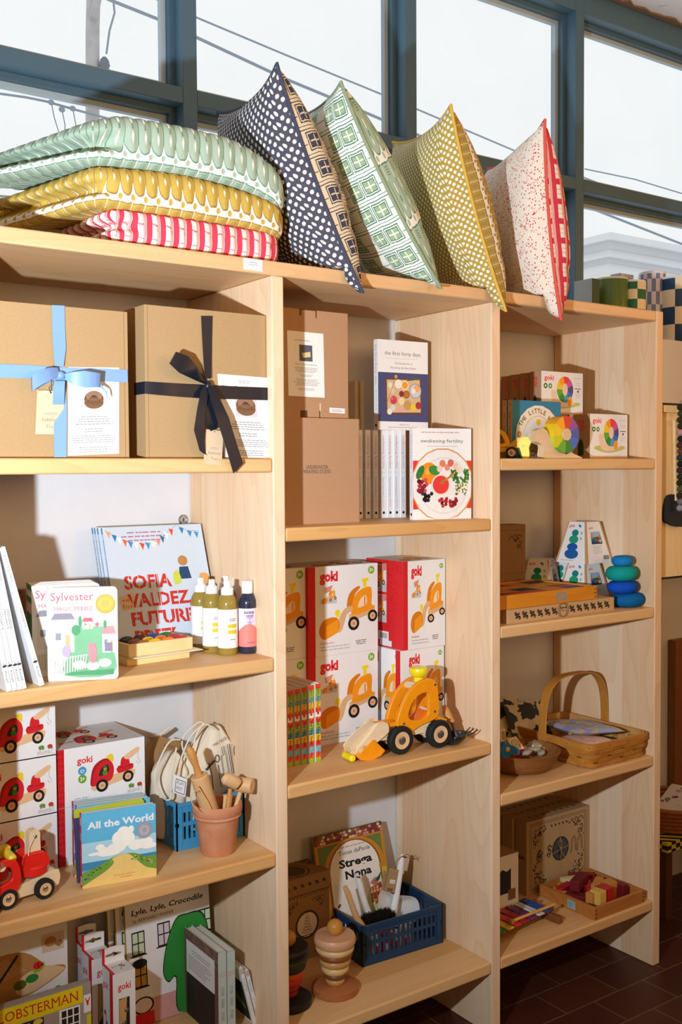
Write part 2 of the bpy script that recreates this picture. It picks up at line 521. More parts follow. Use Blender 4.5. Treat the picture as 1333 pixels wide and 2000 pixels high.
for i, (a, b) in enumerate(zip(xc[:-1], xc[1:])):
    wn = thing('window_%d' % (i+1), None, None, ((a+b)/2, YW+.07, 1.9225)); wn['kind'] = 'structure'
    hw = (b-a-pw)/2
    for z0, z1 in ((1.965, ztr0), (ztr1, zhead)):
        z0 -= 1.9225; z1 -= 1.9225
        m = MB()
        for bw, y0, y1, mt in ((.030, 0, .018, TEAL_L), (.016, -.022, 0, TEAL)):
            m.box(-hw, -hw+bw, y0, y1, z0, z1, mt); m.box(hw-bw, hw, y0, y1, z0, z1, mt)
            m.box(-hw+bw, hw-bw, y0, y1, z0, z0+bw, mt); m.box(-hw+bw, hw-bw, y0, y1, z1-bw, z1, mt)
        m.build('window_frame', wn)
        MB().box(-hw+.02, hw-.02, .006, .010, z0+.02, z1-.02, GLASS).build('pane', wn)

# outdoors: utility pole, cables, a cornice
POLE = K('#b5b2b2', .9, .1, var=.15, sc=8)
pl = thing('utility_pole', 'weathered grey timber utility pole outside the left window', 'pole', (ony(165, 255, 9).x, 9, 0))
bx = pl.location.x
mb = MB(); mb.tube([(0, 0, 0), (ony(181, 60, 9).x-bx, 0, ony(181, 60, 9).z), (ony(188, -200, 9).x-bx, 0, ony(188, -200, 9).z)], .075, POLE, 14)
mb.build('pole', pl)
q = [ony(182, 35, 8.9), ony(195, -20, 8.9), ony(212, -80, 8.9)]
MB().tube([(a.x-bx, -.1, a.z) for a in q], .045, POLE, 8).build('brace', pl)
a = ony(196, 192, 8.9)
MB().cyl((a.x-bx, -.1, a.z-.06), .12, .22, K('#b9b4b0', .7), bev=.02).build('transformer', pl)
a = ony(204, 108, 8.9)
MB().lathe([(.02, -.1), (.055, -.08), (.05, .02), (.06, .04), (.045, .1), (.02, .13)], K('#6b7480', .6), (a.x-bx, -.1, a.z-.15)).build('insulator', pl)
CAB = K('#8a96a2', .7, .2, var=.02)
def cable(name, pts, r, y, label, sag=0):
    q = [ony(u, v, y) for u, v in pts]
    mb = MB(); mb.tube([p-q[0] for p in q], r, CAB, 6)
    single(mb, name, label, 'cable', q[0])
cable('power_cable', [(-300, -240), (215, 0), (328, 45), (386, 74), (560, 155), (640, 188), (1100, 385), (1900, 700)], .017, 8.3, 'thickest dark overhead cable slanting down behind the navy dotted pillow')
cable('power_cable', [(-300, -330), (305, -2), (386, 35), (560, 108), (760, 190), (1000, 292), (1900, 640)], .011, 8.55, 'thin pale overhead cable running above the thickest cable')
cable('power_cable', [(-300, 150), (0, 183), (50, 190), (90, 198), (150, 215), (260, 245), (420, 300)], .012, 8.5, 'dark sagging cable low in the left window')
cable('power_cable', [(222, 5), (224, 25), (214, 60), (208, 105)], .011, 8.8, 'short loose cable hanging down beside the utility pole')
cable('power_cable', [(-200, 376), (0, 383), (60, 388), (300, 410)], .012, 8.2, 'faint cable just above the shelf at the far left')
cable('power_cable', [(1143, 330), (1240, 350), (1333, 378), (1500, 420)], .010, 8.7, 'faint pale cable crossing the right-hand window')
for k, (u, v) in enumerate(((100, 200), (121, 214), (142, 212))):
    q = ony(u, v, 8.46)
    mb = MB().ball((0, 0, 0), .035, CAB, (1, .7, .8), 10, 6)
    mb.tube([(0, 0, 0), (.03, 0, -.15), (.02 if k else .08, 0, -.3), (-.03, 0, -.45)], .006, CAB, 5)
    single(mb, 'cable_clamp', ['leftmost', 'middle', 'rightmost'][k]+' of three clamps with drop wires on the sagging cable', 'clamp', q, group='cable clamps on the sagging cable')
bl = thing('building', 'pale stone building with a moulded cornice outside the right window', 'building', (4.2, 9, 0))
c0 = ony(1193, 453, 9)
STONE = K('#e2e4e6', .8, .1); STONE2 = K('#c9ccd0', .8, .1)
bl.location = (c0.x, 9, 0)
mb = MB(); ztop = c0.z
mb.box(.35, 9, .35, 8, 0, ztop-.55, K('#efece8', .8, .1)); mb.build('wall', bl)
mb = MB()
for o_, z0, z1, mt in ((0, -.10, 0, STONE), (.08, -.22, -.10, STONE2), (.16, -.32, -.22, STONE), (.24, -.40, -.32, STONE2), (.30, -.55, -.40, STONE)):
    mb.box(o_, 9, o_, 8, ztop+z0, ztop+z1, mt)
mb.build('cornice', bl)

# ------------------------------------------------------------------ the bookcase
W_UP = wood('upright', '#f2ddc0', '#e2bb90', 2)
W_SH = wood('shelf', '#e6c28e', '#d6a362', 0, staves=.11)
W_TOP = wood('top', '#e8c79c', '#d9ac78', 0, staves=.13)
bc = thing('bookcase', 'long pale pine bookcase with three open bays under the windows', 'bookcase', (0, 0, 0))
for k in range(-1, 3):
    x = k*P
    zt = ZT if k in (-1, 2) else ZT-TH-.0005
    MB().box(x-TH/2, x+TH/2, 0, D, 0, zt, W_UP).build('side_panel', bc, bev=.003)
MB().box(-P+TH/2+.0003, 2*P-TH/2-.0003, 0, D, ZT-TH, ZT, W_TOP).build('top_board', bc, bev=.004)
for k, zz in Z.items():
    x0, x1 = {'L': (XL0, XL1), 'M': (XM0, XM1), 'R': (XR0, XR1)}[k[0]]
    MB().box(x0+.0003, x1-.0003, .001, D, zz-TH, zz, W_SH).build('shelf', bc, bev=.005, seg=3)
# lock and small scars on the wall
q = ony(358, 1015, D)
mb = MB()
mb.lathe([(.0125, 0), (.0125, -.003), (.0105, -.005), (.0085, -.005), (.0085, -.0035), (0, -.0035)], K('#b9bcc0', .25, .5, metal=1), axis='y')
mb.box(-.0012, .0012, -.0045, -.002, -.004, .004, K('#222222'))
single(mb, 'wall_lock', 'round chrome lock on the white wall behind the stencil book', 'lock', (q.x, D+.0015, q.z))
# ------------------------------------------------------------------ printed cloth
def weave(t, col):
    sx, sy, sz = t.sep(t.coord())
    n = t.noise(t.coord(), 900, 2)
    return t.done(t.mix(t.M('MULTIPLY', n, .10), col, (.25, .22, .2, 1)), .9, .1, n, .25, .001)
def uvs(t, su, sv, ou=0, ov=0):
    u, v, _ = t.sep(t.coord('UV'))
    return t.M('ADD', t.M('MULTIPLY', u, su), ou), t.M('ADD', t.M('MULTIPLY', v, sv), ov)
def wob(t, u, v, amt, sc):
    n = t.noise(t.comb(u, v), sc, 2)
    n2 = t.noise(t.comb(v, u, 3.3), sc, 2)
    return t.M('ADD', u, t.M('MULTIPLY', t.M('SUBTRACT', n, .5), amt)), t.M('ADD', v, t.M('MULTIPLY', t.M('SUBTRACT', n2, .5), amt))
def polka(name, bg, dot, k, rr):
    t = NT(name); u, v = uvs(t, k, k); u, v = wob(t, u, v, .16, 1.1)
    def d(o):
        a = t.M('SUBTRACT', t.M('FRACT', t.M('ADD', u, o)), .5); b = t.M('SUBTRACT', t.M('FRACT', t.M('ADD', v, o)), .5)
        return t.M('SQRT', t.M('ADD', t.M('MULTIPLY', a, a), t.M('MULTIPLY', b, b)))
    m = t.lt(t.M('MINIMUM', d(0), d(.5)), rr)
    return weave(t, t.mix(m, lin(bg), lin(dot)))
def columns(name, main, dark, white, su, sv, ov=0, swap=False):
    t = NT(name)
    u, v = uvs(t, su, sv, 0, ov) if not swap else uvs(t, sv, su)[::-1]
    if swap: v = t.M('ADD', v, ov)
    u, v = wob(t, u, v, .08, 2.0)
    x = t.M('SUBTRACT', t.M('FRACT', u), .5); ax = t.M('ABSOLUTE', x); v = t.M('FRACT', v)
    x2 = t.M('MULTIPLY', ax, ax)
    vb = t.M('ADD', t.M('MULTIPLY', t.M('POWER', ax, 3), 1.15), .375)
    col = lin(main)
    tongue = t.gt(v, vb)
    edge = t.OR(t.between(t.M('SUBTRACT', v, vb), 0, .028), t.AND(tongue, t.gt(ax, .462)))
    low = t.lt(v, .26)
    n = t.noise(t.comb(u, v), 9, 3)
    dk = t.OR(edge, t.AND(t.between(v, .67, .75), t.lt(t.M('ABSOLUTE', t.M('SUBTRACT', ax, t.M('ABSOLUTE', t.M('SUBTRACT', v, .71)))), .05)))
    dk = t.OR(dk, t.AND(t.between(v, .235, .26), low))
    dk = t.OR(dk, t.AND(t.between(v, .04, .2), t.AND(t.lt(ax, .2), t.gt(t.M('FRACT', t.M('MULTIPLY', v, 26)), .62))))
    dk = t.OR(dk, t.AND(t.between(ax, .09, .14), t.between(v, .78, .95)))
    c = t.mix(dk, col, lin(dark))
    band = t.AND(t.gt(v, .26), t.M('SUBTRACT', 1, tongue))
    wh = t.OR(band, t.AND(t.lt(ax, .085), t.between(v, .79, .94)))
    wh = t.OR(wh, t.AND(t.gt(t.M('SUBTRACT', .085, t.M('ADD', ax, t.M('MULTIPLY', t.M('ABSOLUTE', t.M('SUBTRACT', v, .58)), 1.3))), 0), 1))
    wh = t.OR(wh, t.AND(low, t.gt(ax, .475)))
    c = t.mix(wh, c, lin(white))
    xo = t.M('SUBTRACT', t.M('FRACT', t.M('ADD', u, .5)), .5)
    dd = t.M('ADD', t.M('MULTIPLY', xo, xo), t.M('MULTIPLY', t.M('POWER', t.M('SUBTRACT', v, .345), 2), 9))
    c = t.mix(t.lt(dd, .026), c, lin(main))
    return weave(t, c)
def windows_print(name, ground, ink, fill, ku, kv):
    t = NT(name); u, v = uvs(t, ku, kv); u, v = wob(t, u, v, .05, 2)
    cu = t.M('FRACT', u); cv = t.M('FRACT', v)
    col = t.M('FRACT', t.M('MULTIPLY', t.M('FLOOR', u), .3334))
    isw = t.lt(col, .6)
    w0 = t.AND(isw, t.AND(t.between(cu, .04, .96), t.between(cv, .30, .98)))
    w1 = t.AND(isw, t.AND(t.between(cu, .09, .91), t.between(cv, .345, .935)))
    w2 = t.AND(isw, t.AND(t.between(cu, .14, .86), t.between(cv, .39, .89)))
    w3 = t.AND(isw, t.AND(t.between(cu, .19, .81), t.between(cv, .43, .85)))
    cross = t.OR(t.lt(t.M('ABSOLUTE', t.M('SUBTRACT', cu, .5)), .035), t.lt(t.M('ABSOLUTE', t.M('SUBTRACT', cv, .64)), .028))
    stripe = t.OR(t.between(cv, .05, .085), t.OR(t.between(cv, .18, .205), t.AND(t.between(cv, .55, .58), t.M('SUBTRACT', 1, isw))))
    stripe = t.AND(stripe, t.M('SUBTRACT', 1, w0))
    line = t.OR(stripe, t.OR(t.AND(w0, t.M('SUBTRACT', 1, w1)), t.AND(w2, t.M('SUBTRACT', 1, w3))))
    line = t.AND(line, t.gt(t.noise(t.comb(u, v), 14, 1), .33))
    c = t.mix(line, lin(ground), lin(ink))
    c = t.mix(t.AND(w3, t.M('SUBTRACT', 1, cross)), c, lin(fill))
    return weave(t, c)
def red_grid(name, su, sv, swap=False):
    t = NT(name)
    u, v = uvs(t, su, sv) if not swap else uvs(t, sv, su)[::-1]
    u, v = wob(t, u, v, .10, 1.5)
    cu = t.M('FRACT', u); cv = t.M('FRACT', v)
    red = lin('#d23b52'); crm = lin('#f1ebdf'); wh = lin('#eef0ee')
    sq = t.AND(t.between(cu, .40, .82), t.between(cv, .22, .92))
    c = t.mix(sq, red, wh)
    c = t.mix(t.AND(sq, t.OR(t.between(cv, .44, .465), t.between(cv, .67, .695))), c, lin('#d98a8f'))
    pin = t.OR(t.between(cu, .86, .90), t.OR(t.between(cu, .94, .98), t.between(cu, .02, .05)))
    c = t.mix(pin, c, crm)
    return weave(t, c)
def dashes(name):
    t = NT(name); u, v = uvs(t, 1, 1)
    a = t.n('ShaderNodeTexVoronoi', feature='F1'); a.inputs['Scale'].default_value = 1; a.inputs['Randomness'].default_value = .75
    uu = t.M('ADD', t.M('MULTIPLY', u, 84), t.M('MULTIPLY', v, 26)); vv = t.M('SUBTRACT', t.M('MULTIPLY', v, 62), t.M('MULTIPLY', u, 20))
    t.put(a.inputs['Vector'], t.comb(uu, vv))
    dot = t.lt(a.outputs['Distance'], .30)
    n = t.noise(t.comb(u, v), 11, 1)
    n2 = t.noise(t.comb(v, u, 2.2), 26, 1)
    sq = t.AND(t.lt(t.M('ABSOLUTE', t.M('SUBTRACT', n2, .5)), .011), t.gt(n, .52))
    c = t.mix(t.OR(dot, sq), lin('#f0e7d9'), lin('#c63a50'))
    return weave(t, c)
CL_NAVY = polka('navy_dots', '#4b4b5c', '#efecdd', 23, .21)
CL_MUST = polka('mustard_dots', '#b79b45', '#eceee6', 29, .225)
CL_GWIN = windows_print('green_windows', '#eef0ea', '#3f7a62', '#9db58f', 12.5, 8.4)
CL_BWIN = windows_print('beige_windows', '#e2d6bd', '#3a3a48', '#41465e', 10, 8.4)
CL_DASH = dashes('red_dashes')
CL_RGP = red_grid('red_grid_pillow', 13, 10)
CL_GCOLB = columns('green_columns_back', '#a3bba6', '#4f8a72', '#efeeea', 24, 3.2, .3)
CL_MCOLB = columns('mustard_columns_back', '#b0974c', '#8a7440', '#e9e2d3', 22, 4.2, .1, swap=True)
CL_GQ = columns('green_columns_quilt', '#a5b8a6', '#5f937b', '#f2f4f2', 1, 1)
CL_MQ = columns('mustard_columns_quilt', '#c4a74d', '#a1834a', '#f4f3ec', 1, 1)
CL_RQ = red_grid('red_grid_quilt', 1, 1)

# ------------------------------------------------------------------ quilts folded in a stack
def quilt(name, label, mat, foot, z0, z1, per, vsc, voff, lift, notch, e=.055, ribs=.006):
    """plump folded quilt: rounded footprint, swollen sides, quilting ribs"""
    # footprint: rounded quad, dense
    q = [Vector(p) for p in foot]; loop = []; lens = [0]
    rad = .045
    for i in range(4):
        a, b, c = q[i-1], q[i], q[(i+1) % 4]
        d0 = (a-b).normalized(); d1 = (c-b).normalized()
        p0, p1 = b+d0*rad, b+d1*rad
        for k in range(9):
            s = k/8; loop.append((p0*(1-s)**2+b*2*s*(1-s)+p1*s*s))
        e0 = p1; nxt = q[(i+1) % 4]; e1 = nxt+(b-nxt).normalized()*rad
        n = max(2, int((e1-e0).length/.006))
        for k in range(1, n): loop.append(e0.lerp(e1, k/n))
    N = len(loop)
    for i in range(N): lens.append(lens[-1]+(loop[(i+1) % N]-loop[i]).length)
    cen = (q[0]+q[1]+q[2]+q[3])/4
    NP = 26; H = z1-z0; v = []; uvc = []; f = []; uvl = {}
    for j in range(NP+1):
        ph = -math.pi/2+math.pi*j/NP
        cz = math.copysign(abs(math.sin(ph))**.75, ph); ce = 1-abs(math.cos(ph))**.62
        for i in range(N):
            p = loop[i]; tn = (loop[(i+1) % N]-loop[i-1]).normalized(); nr = Vector((tn.y, -tn.x))
            u = lens[i]/per
            ins = e*ce+ribs*(abs(math.cos(math.pi*u))**6)*(1.3-abs(cz))
            g = notch(p, ph) if notch else 0
            x, y = p-nr*(ins+g)
            zz = (z0+z1)/2+H/2*cz*(1-.05*abs(math.cos(math.pi*u))**6)
            v.append((x, y, zz+lift(x, y, (cz+1)/2)))
            uvc.append((u, vsc*(j/NP)+voff))
    # close top and bottom with shrinking loops
    def cap(base, zc, sgn):
        last = base
        for s in (.7, .4, .12):
            st = len(v)
            for i in range(N):
                x, y, z_ = v[base+i]
                px, py = cen.x+(x-cen.x)*s, cen.y+(y-cen.y)*s
                v.append((px, py, zc+lift(px, py, (sgn+1)/2))); uvc.append((uvc[base+i][0], uvc[base+i][1]+sgn*(1-s)*1.2))
            for i in range(N):
                i2 = (i+1) % N
                f.append((last+i, last+i2, st+i2, st+i) if sgn > 0 else (last+i2, last+i, st+i, st+i2))
            last = st
        f.append(tuple(range(last, last+N)) if sgn > 0 else tuple(reversed(range(last, last+N))))
    for j in range(NP):
        for i in range(N):
            i2 = (i+1) % N
            f.append((j*N+i, j*N+i2, (j+1)*N+i2, (j+1)*N+i))
    cap(NP*N, z1, 1); cap(0, z0, -1)
    mb = MB()
    # uv with wrap at the seam
    b = mb.add(v, f, mat)
    tot = lens[-1]/per
    for k, fc in enumerate(f):
        uv = [uvc[i] for i in fc]
        if len(fc) == 4 and max(a[0] for a in uv)-min(a[0] for a in uv) > tot/2:
            uv = [(a[0]+tot if a[0] < tot/2 else a[0], a[1]) for a in uv]
        mb.uv[k] = uv
    return single(mb, name, label, 'quilt', angle=80, group='folded quilts stacked on the bookcase')
def groove(x0, amp, sl=0):
    def g(p, ph):
        k = max(0, min(1, (x0-p.x)/.05)) if p.y < .33 else 0
        return amp*k*math.exp(-((ph-sl*(p.y-.1))/.2)**2)
    return g
zr = ZT+.001
quilt('folded_quilt', 'red and white checked quilt folded at the bottom of the stack', CL_RQ, [(-.405, .27), (-.385, .005), (.022, .012), (.10, .30)], zr, zr+.064, .030, 1.05, .12, lambda x, y, h: .006*h*math.cos((x+.2)*5), groove(-.31, .03), e=.03)
quilt('folded_quilt', 'mustard yellow printed quilt folded in the middle of the stack', CL_MQ, [(-.555, .31), (-.425, .0), (.030, .006), (.12, .33)], zr+.064, zr+.140, .0275, 1.05, -.06, lambda x, y, h: (-.030*max(0, (-.40-x)/.15)**1.0-.012*max(0, (x+.1)/.12)**2+.018*h*math.exp(-((x+.22)/.16)**2)), groove(-.36, .045, .9), e=.042)
quilt('folded_quilt', 'sage green printed quilt folded on top of the stack', CL_GQ, [(-.600, .30), (-.428, -.004), (.030, .0), (.14, .36)], zr+.140, zr+.245, .0275, 1.25, -.08, lambda x, y, h: (-.055*max(0, (x+.13)/.16)**2*(.6+.4*h)-.06*h*max(0, (-.35-x)/.2)+.012*math.exp(-((x+.22)/.2)**2)+.03*h*y), groove(-.34, .055, .8), e=.055)

# ------------------------------------------------------------------ cushions
def pillow(label, bot, top, dep, T, m_front, m_back, m_pipe, seed):
    """square piped cushion on its edge: bot/top = its front corners, dep = unit direction of its depth"""
    bot = Vector(bot); e1 = Vector(top)-bot; L = e1.length; e1.normalize()
    e2 = Vector(dep).normalized(); e2 = (e2-e1*e2.dot(e1)).normalized(); nn = e1.cross(e2)
    if nn.x > 0: nn = -nn
    base = bot
    root = thing('throw_pillow', label, 'pillow', base, group=None)
    n = 34; r = random.Random(seed)
    ph = [r.uniform(0, 6.28) for _ in range(6)]
    def pos(a, b, side):
        # a, b in -1..1; a along depth, b upwards
        pa = a*(1-.115*(1-b*b)**.85*abs(a)**3); pb = b*(1-.115*(1-a*a)**.85*abs(b)**3)
        h = ((1-abs(a)**2.4)*(1-abs(b)**2.4))
        h = max(h, 0)**.50*T
        # soft dents running in from the corners and along the bottom
        h *= 1-.10*math.exp(-((a*.8+b*.5+.3)/.12)**2)*(1-abs(a))-.08*math.exp(-((b+.55+.1*math.sin(3*a+ph[0]))/.07)**2)
        h += .004*math.sin(5*a+3*b+ph[1])*(1-a*a)*(1-b*b)
        q = e2*((pa+1)/2*L)+e1*((pb+1)/2*L)+nn*(side*h)
        if base.y+q.y > -.012: q.z = max(q.z, ZT+.005-base.z+.002*math.sin(9*a))     # the lower edge rests on the board
        elif base.y+q.y < -.002: pass
        return q
    for side, mt, nm in ((1, m_front, 'front_panel'), (-1, m_back, 'back_panel')):
        v = []; uv = []; f = []
        for j in range(n+1):
            for i in range(n+1):
                a, b = -1+2*i/n, -1+2*j/n
                v.append(pos(a, b, side)); uv.append([0, 0])
        for q in range(n+1):        # cloth lengths measured over the swell, so that the print is not stretched
            for st, base_, c in ((1, q*(n+1), 0), (n+1, q, 1)):
                ln = [0]
                for k in range(n): ln.append(ln[-1]+(v[base_+(k+1)*st]-v[base_+k*st]).length)
                for k in range(n+1): uv[base_+k*st][c] = (ln[k]-ln[n]/2)/L+.5
        for j in range(n):
            for i in range(n):
                q = (j*(n+1)+i, j*(n+1)+i+1, (j+1)*(n+1)+i+1, (j+1)*(n+1)+i)
                f.append(q if side < 0 else q[::-1])
        mb = MB(); mb.add(v, f, mt, uv); mb.build(nm, root, angle=85)
    pts = []
    m = 40
    for (a0, b0, a1, b1) in ((-1, -1, -1, 1), (-1, 1, 1, 1), (1, 1, 1, -1), (1, -1, -1, -1)):
        for k in range(m):
            s = k/m; pts.append(pos(a0+(a1-a0)*s, b0+(b1-b0)*s, 0))
    MB().tube(pts, .0042, m_pipe, 8, closed=True).build('piping', root, angle=80)
    return root
def at(u, v, y): return ony(u, v, y)
dp = (.30, .95, 0)
pillow('cushion with navy and cream dots leaning on the quilts', at(709, 571, -.04), at(541, 124, -.04), dp, .096, CL_NAVY, CL_BWIN, K('#44465c', .8), 1)
pillow('green and white cushion printed with little windows', at(862, 563, -.035), at(666, 160, -.03), (.36, .93, 0), .092, CL_GWIN, CL_GCOLB, K('#8fa083', .8), 2)
pillow('mustard yellow cushion with white dots', at(989, 607, -.045), at(881, 205, -.04), (.42, .91, 0), .094, CL_MUST, CL_MCOLB, K('#d8b352', .8), 3)
pillow('cream cushion with small red dashes, rightmost of the row', at(1097, 624, -.055), at(1065, 234, -.05), (.45, .89, 0), .096, CL_DASH, CL_RGP, K('#dd5a52', .8), 4)

# price card clipped to the top board
q = ony(495, 517, -.0015)
mb = MB(); mb.box(-.0235, .0235, 0, .0008, -.0125, .0125, K('#e8edf2', .6))
A = Art(mb, (-.0235, 0, .0125), (1, 0, 0), (0, 0, -1), .047, .025, (0, -1, 0))
for a, b in (((.04, .07), (.96, .07)), ((.96, .07), (.96, .93)), ((.96, .93), (.04, .93)), ((.04, .93), (.04, .07))): A.line([a, b], .008, K('#5b6a80'), up=False)
A.up(); A.greek(.3, .7, .30, 1, .14, K('#5b6a80'), center=True); A.greek(.22, .78, .48, 1, .14, K('#8a94a2'), center=True, seed=3); A.greek(.44, .56, .68, 1, .14, K('#5b6a80'), seed=5)
single(mb, 'price_card', 'small white price card on the edge of the top board below the quilts', 'card', (q.x, -.0012, q.z))

# candles on the window sill, right end
def cyl_print(name, fn, rough=.35):
    t = NT(name); sx, sy, sz = t.sep(t.coord())
    an = t.M('DIVIDE', t.M('ARCTAN2', sy, sx), 2*math.pi)
    return t.done(fn(t, an, sz), rough, .5)
def checks(c1, c2, nu, hz, top=None, zt=0, cap='#f0f0e8'):
    def fn(t, a, z_):
        p = t.M('ADD', t.M('FLOOR', t.M('MULTIPLY', t.M('ADD', a, 1), nu)), t.M('FLOOR', t.M('DIVIDE', z_, hz)))
        c = t.mix(t.gt(t.M('FRACT', t.M('MULTIPLY', p, .5)), .25), lin(c1), lin(c2))
        return t.mix(t.gt(z_, zt), c, lin(cap)) if zt else c
    return fn
def candle(ul, ur, vt, y, label, mat, vb=None, sq=False, name='pillar_candle', wick=True):
    zb = 1.9228
    x0, x1 = Wx(ul, y, 2.0), Wx(ur, y, 2.0)
    xc_, r_ = (x0+x1)/2, (x1-x0)/2*.93
    h = Hz(xc_, y, vt)-zb
    root = thing(name, label, 'candle', (xc_, y, zb))
    mb = MB()
    if sq: mb.box(-r_, r_, -r_*.8, r_*.8, 0, h, mat); mb.build('wax', root, bev=.004)
    else:
        mb.lathe([(r_*.97, 0), (r_, .004), (r_, h-.006), (r_*.95, h), (r_*.3, h-.004), (0, h-.005)], mat, seg=40); mb.build('wax', root)
    if wick: MB().tube([(0, 0, h-.006), (.001, 0, h+.006), (.004, 0, h+.011)], .0012, K('#e9e4d8'), 6).build('wick', root)
    return root
candle(1170, 1217, 545, .50, 'plain dark green pillar candle with a pale top', cyl_print('green_wax', lambda t, a, z_: t.mix(t.gt(z_, Hz(Wx(1194, .5, 2), .5, 549)-1.9228), t.mix(t.noise(t.comb(a, 0), 40, 3), lin('#3f5a22'), lin('#5f7d33')), lin('#d9dfce'))))
candle(1218, 1254, 550, .47, 'small green and cream checkered pillar candle', cyl_print('green_checks', checks('#0d6b45', '#efe2c0', 6, .034, zt=Hz(Wx(1236, .47, 2), .47, 554)-1.9228)))
candle(1256, 1292, 533, .52, 'tall lavender and blue striped check candle', cyl_print('lavender_checks', checks('#6d7fa6', '#d9cfd6', 20, .046, zt=Hz(Wx(1274, .52, 2), .52, 538)-1.9228, cap='#dfe3e8')))
candle(1301, 1352, 543, .45, 'wide blue and cream checkered candle at the photo edge', cyl_print('blue_checks', checks('#173f66', '#ecdfbf', 3.5, .062, zt=Hz(Wx(1326, .45, 2), .45, 548)-1.9228, cap='#e8e6dc')))
def carton(ul, ur, vt, y, dpt, label, m1, m2, name='carton', cat='box'):
    zb = 1.9228; x0, x1 = Wx(ul, y, 2.0), Wx(ur, y, 2.0); h = Hz(x0, y, vt)-zb
    mb = MB().box(0, x1-x0, 0, dpt, 0, h, m1)
    leftart(mb, dpt, h).rect(0, 0, 1, 1, m2)
    return single(mb, name, label, cat, (x0, y, zb), bev=.0015)
carton(1157, 1172, 543, .47, .08, 'grey carton with a dark green face between the red cushion and green candle', K('#3d5138'), K('#9aa5a6'))
carton(1212, 1238, 533, .56, .045, 'lavender striped carton behind the green candle', cyl_print('stripes', lambda t, a, z_: t.mix(t.gt(t.M('FRACT', t.M('MULTIPLY', t.sep(t.coord())[0], 120)), .5), lin('#8088b0'), lin('#e6dfe4'))), K('#c9cbd9'))
carton(1294, 1299.5, 543, .53, .05, 'narrow dark green carton between the lavender and blue candles', K('#26352c'), K('#c9c9b8'))
# ------------------------------------------------------------------ kinds of goods used on several shelves
def paperfibre(name, c1, c2, sc=220, r=.75):
    t = NT(name); n = t.noise(t.coord(), sc, 4, .65); return t.done(t.mix(n, lin(c1), lin(c2)), r, .2, n, .05)
KRAFT = paperfibre('kraft', '#b89a72', '#a6865e'); KRAFT2 = paperfibre('kraft_light', '#c9a97e', '#b8956a'); KRAFTP = paperfibre('kraft_pink', '#bb9878', '#aa8262')
KRAFTD = paperfibre('kraft_dark', '#a98457', '#8f6b43')
WHITE = K('#eceef2', .5, .3, var=.015); CARD = K('#f0f1f3', .6, .25, var=.01); INK = K('#3a3d42', .6); INK2 = K('#8d9096', .6); INKB = K('#1d1c1c', .6)
RED = K('#d8222a', .5); GOKI = K('#e03038', .5); ORANGE = K('#f39a16', .5); YEL = K('#f2dc1c', .45); BLACK = K('#181818', .6); GREEN = K('#6aa51e', .5)
PAGES = None
def _pages():
    t = NT('paper_block'); sx, sy, sz = t.sep(t.coord())
    n = t.noise(t.map(t.coord(), scale=(900, 900, 6)), 1, 2); return t.done(t.mix(n, lin('#efe9dc'), lin('#d8cfbe')), .8, .15)
PAGES = _pages()
BEECH = wood('beech', '#e8caa2', '#d9b184', 0, staves=0, contrast=.6); BEECHZ = wood('beech_upright', '#e8caa2', '#d9b184', 2, staves=0, contrast=.6)
BEECHY = wood('beech_deep', '#e6c79e', '#d7ae80', 1, staves=0, contrast=.6)
MAPLE = wood('maple', '#eddcbd', '#e2c9a0', 0, staves=0, contrast=.4)
def book(w_, h, t_, cover, spine, name, label, loc, rz=0, art=None, spineart=None, group=None, rx=0, board=.0022, rnd_=0, cat='book', inset=.003, ry=0):
    """upright book: front cover towards -y, spine at x = 0"""
    o = thing(name, label, cat, loc, rz, group, rx, ry)
    m = MB()
    def plate(y0, y1):
        if rnd_:
            pts = [(0, 0)]+[(w_-rnd_+rnd_*math.sin(R(a)), rnd_-rnd_*math.cos(R(a))) for a in range(0, 91, 15)]+[(w_-rnd_+rnd_*math.cos(R(a)), h-rnd_+rnd_*math.sin(R(a))) for a in range(0, 91, 15)]+[(0, h)]
            m.prism(pts, y0, y1, cover)
        else: m.box(0, w_, y0, y1, 0, h, cover)
    plate(0, board); plate(t_-board, t_)
    m.box(-.0004, board, .0002, t_-.0002, 0, h, spine)
    if art: art(frontart(m, w_, h))
    if spineart: spineart(Art(m, (-.0004, 0, h), (0, 0, -1), (0, 1, 0), h, t_, (-1, 0, 0)))
    m.build('cover', o)
    q = inset if not rnd_ else .0006
    MB().box(board, w_-q-(rnd_*.3), board, t_-board, q, h-q, PAGES).build('pages', o)
    return o
def barcode(A, x0, y0, x1, y1, seed=1):
    r = random.Random(seed); x = x0
    while x < x1:
        d = r.uniform(.2, .7)*(x1-x0)/14; A.rect(x, y0, min(x+d, x1), y1, INKB, up=False); x += d+r.uniform(.3, .8)*(x1-x0)/14
    A.up()
def badge(A, x, y, r_, col, st):
    A.ell(x, y, r_, col); A.text(st, x-r_*.55, x+r_*.55, y+r_*.42*A.a, r_*.85*A.a, WHITE, bold=.04)
def wheelpic(A, x, y, r_, hub='#e0b48a'):
    A.ell(x, y, r_, BLACK); A.ell(x, y, r_*.58, K(hub)); A.ell(x, y, r_*.2, K('#a98a70'))
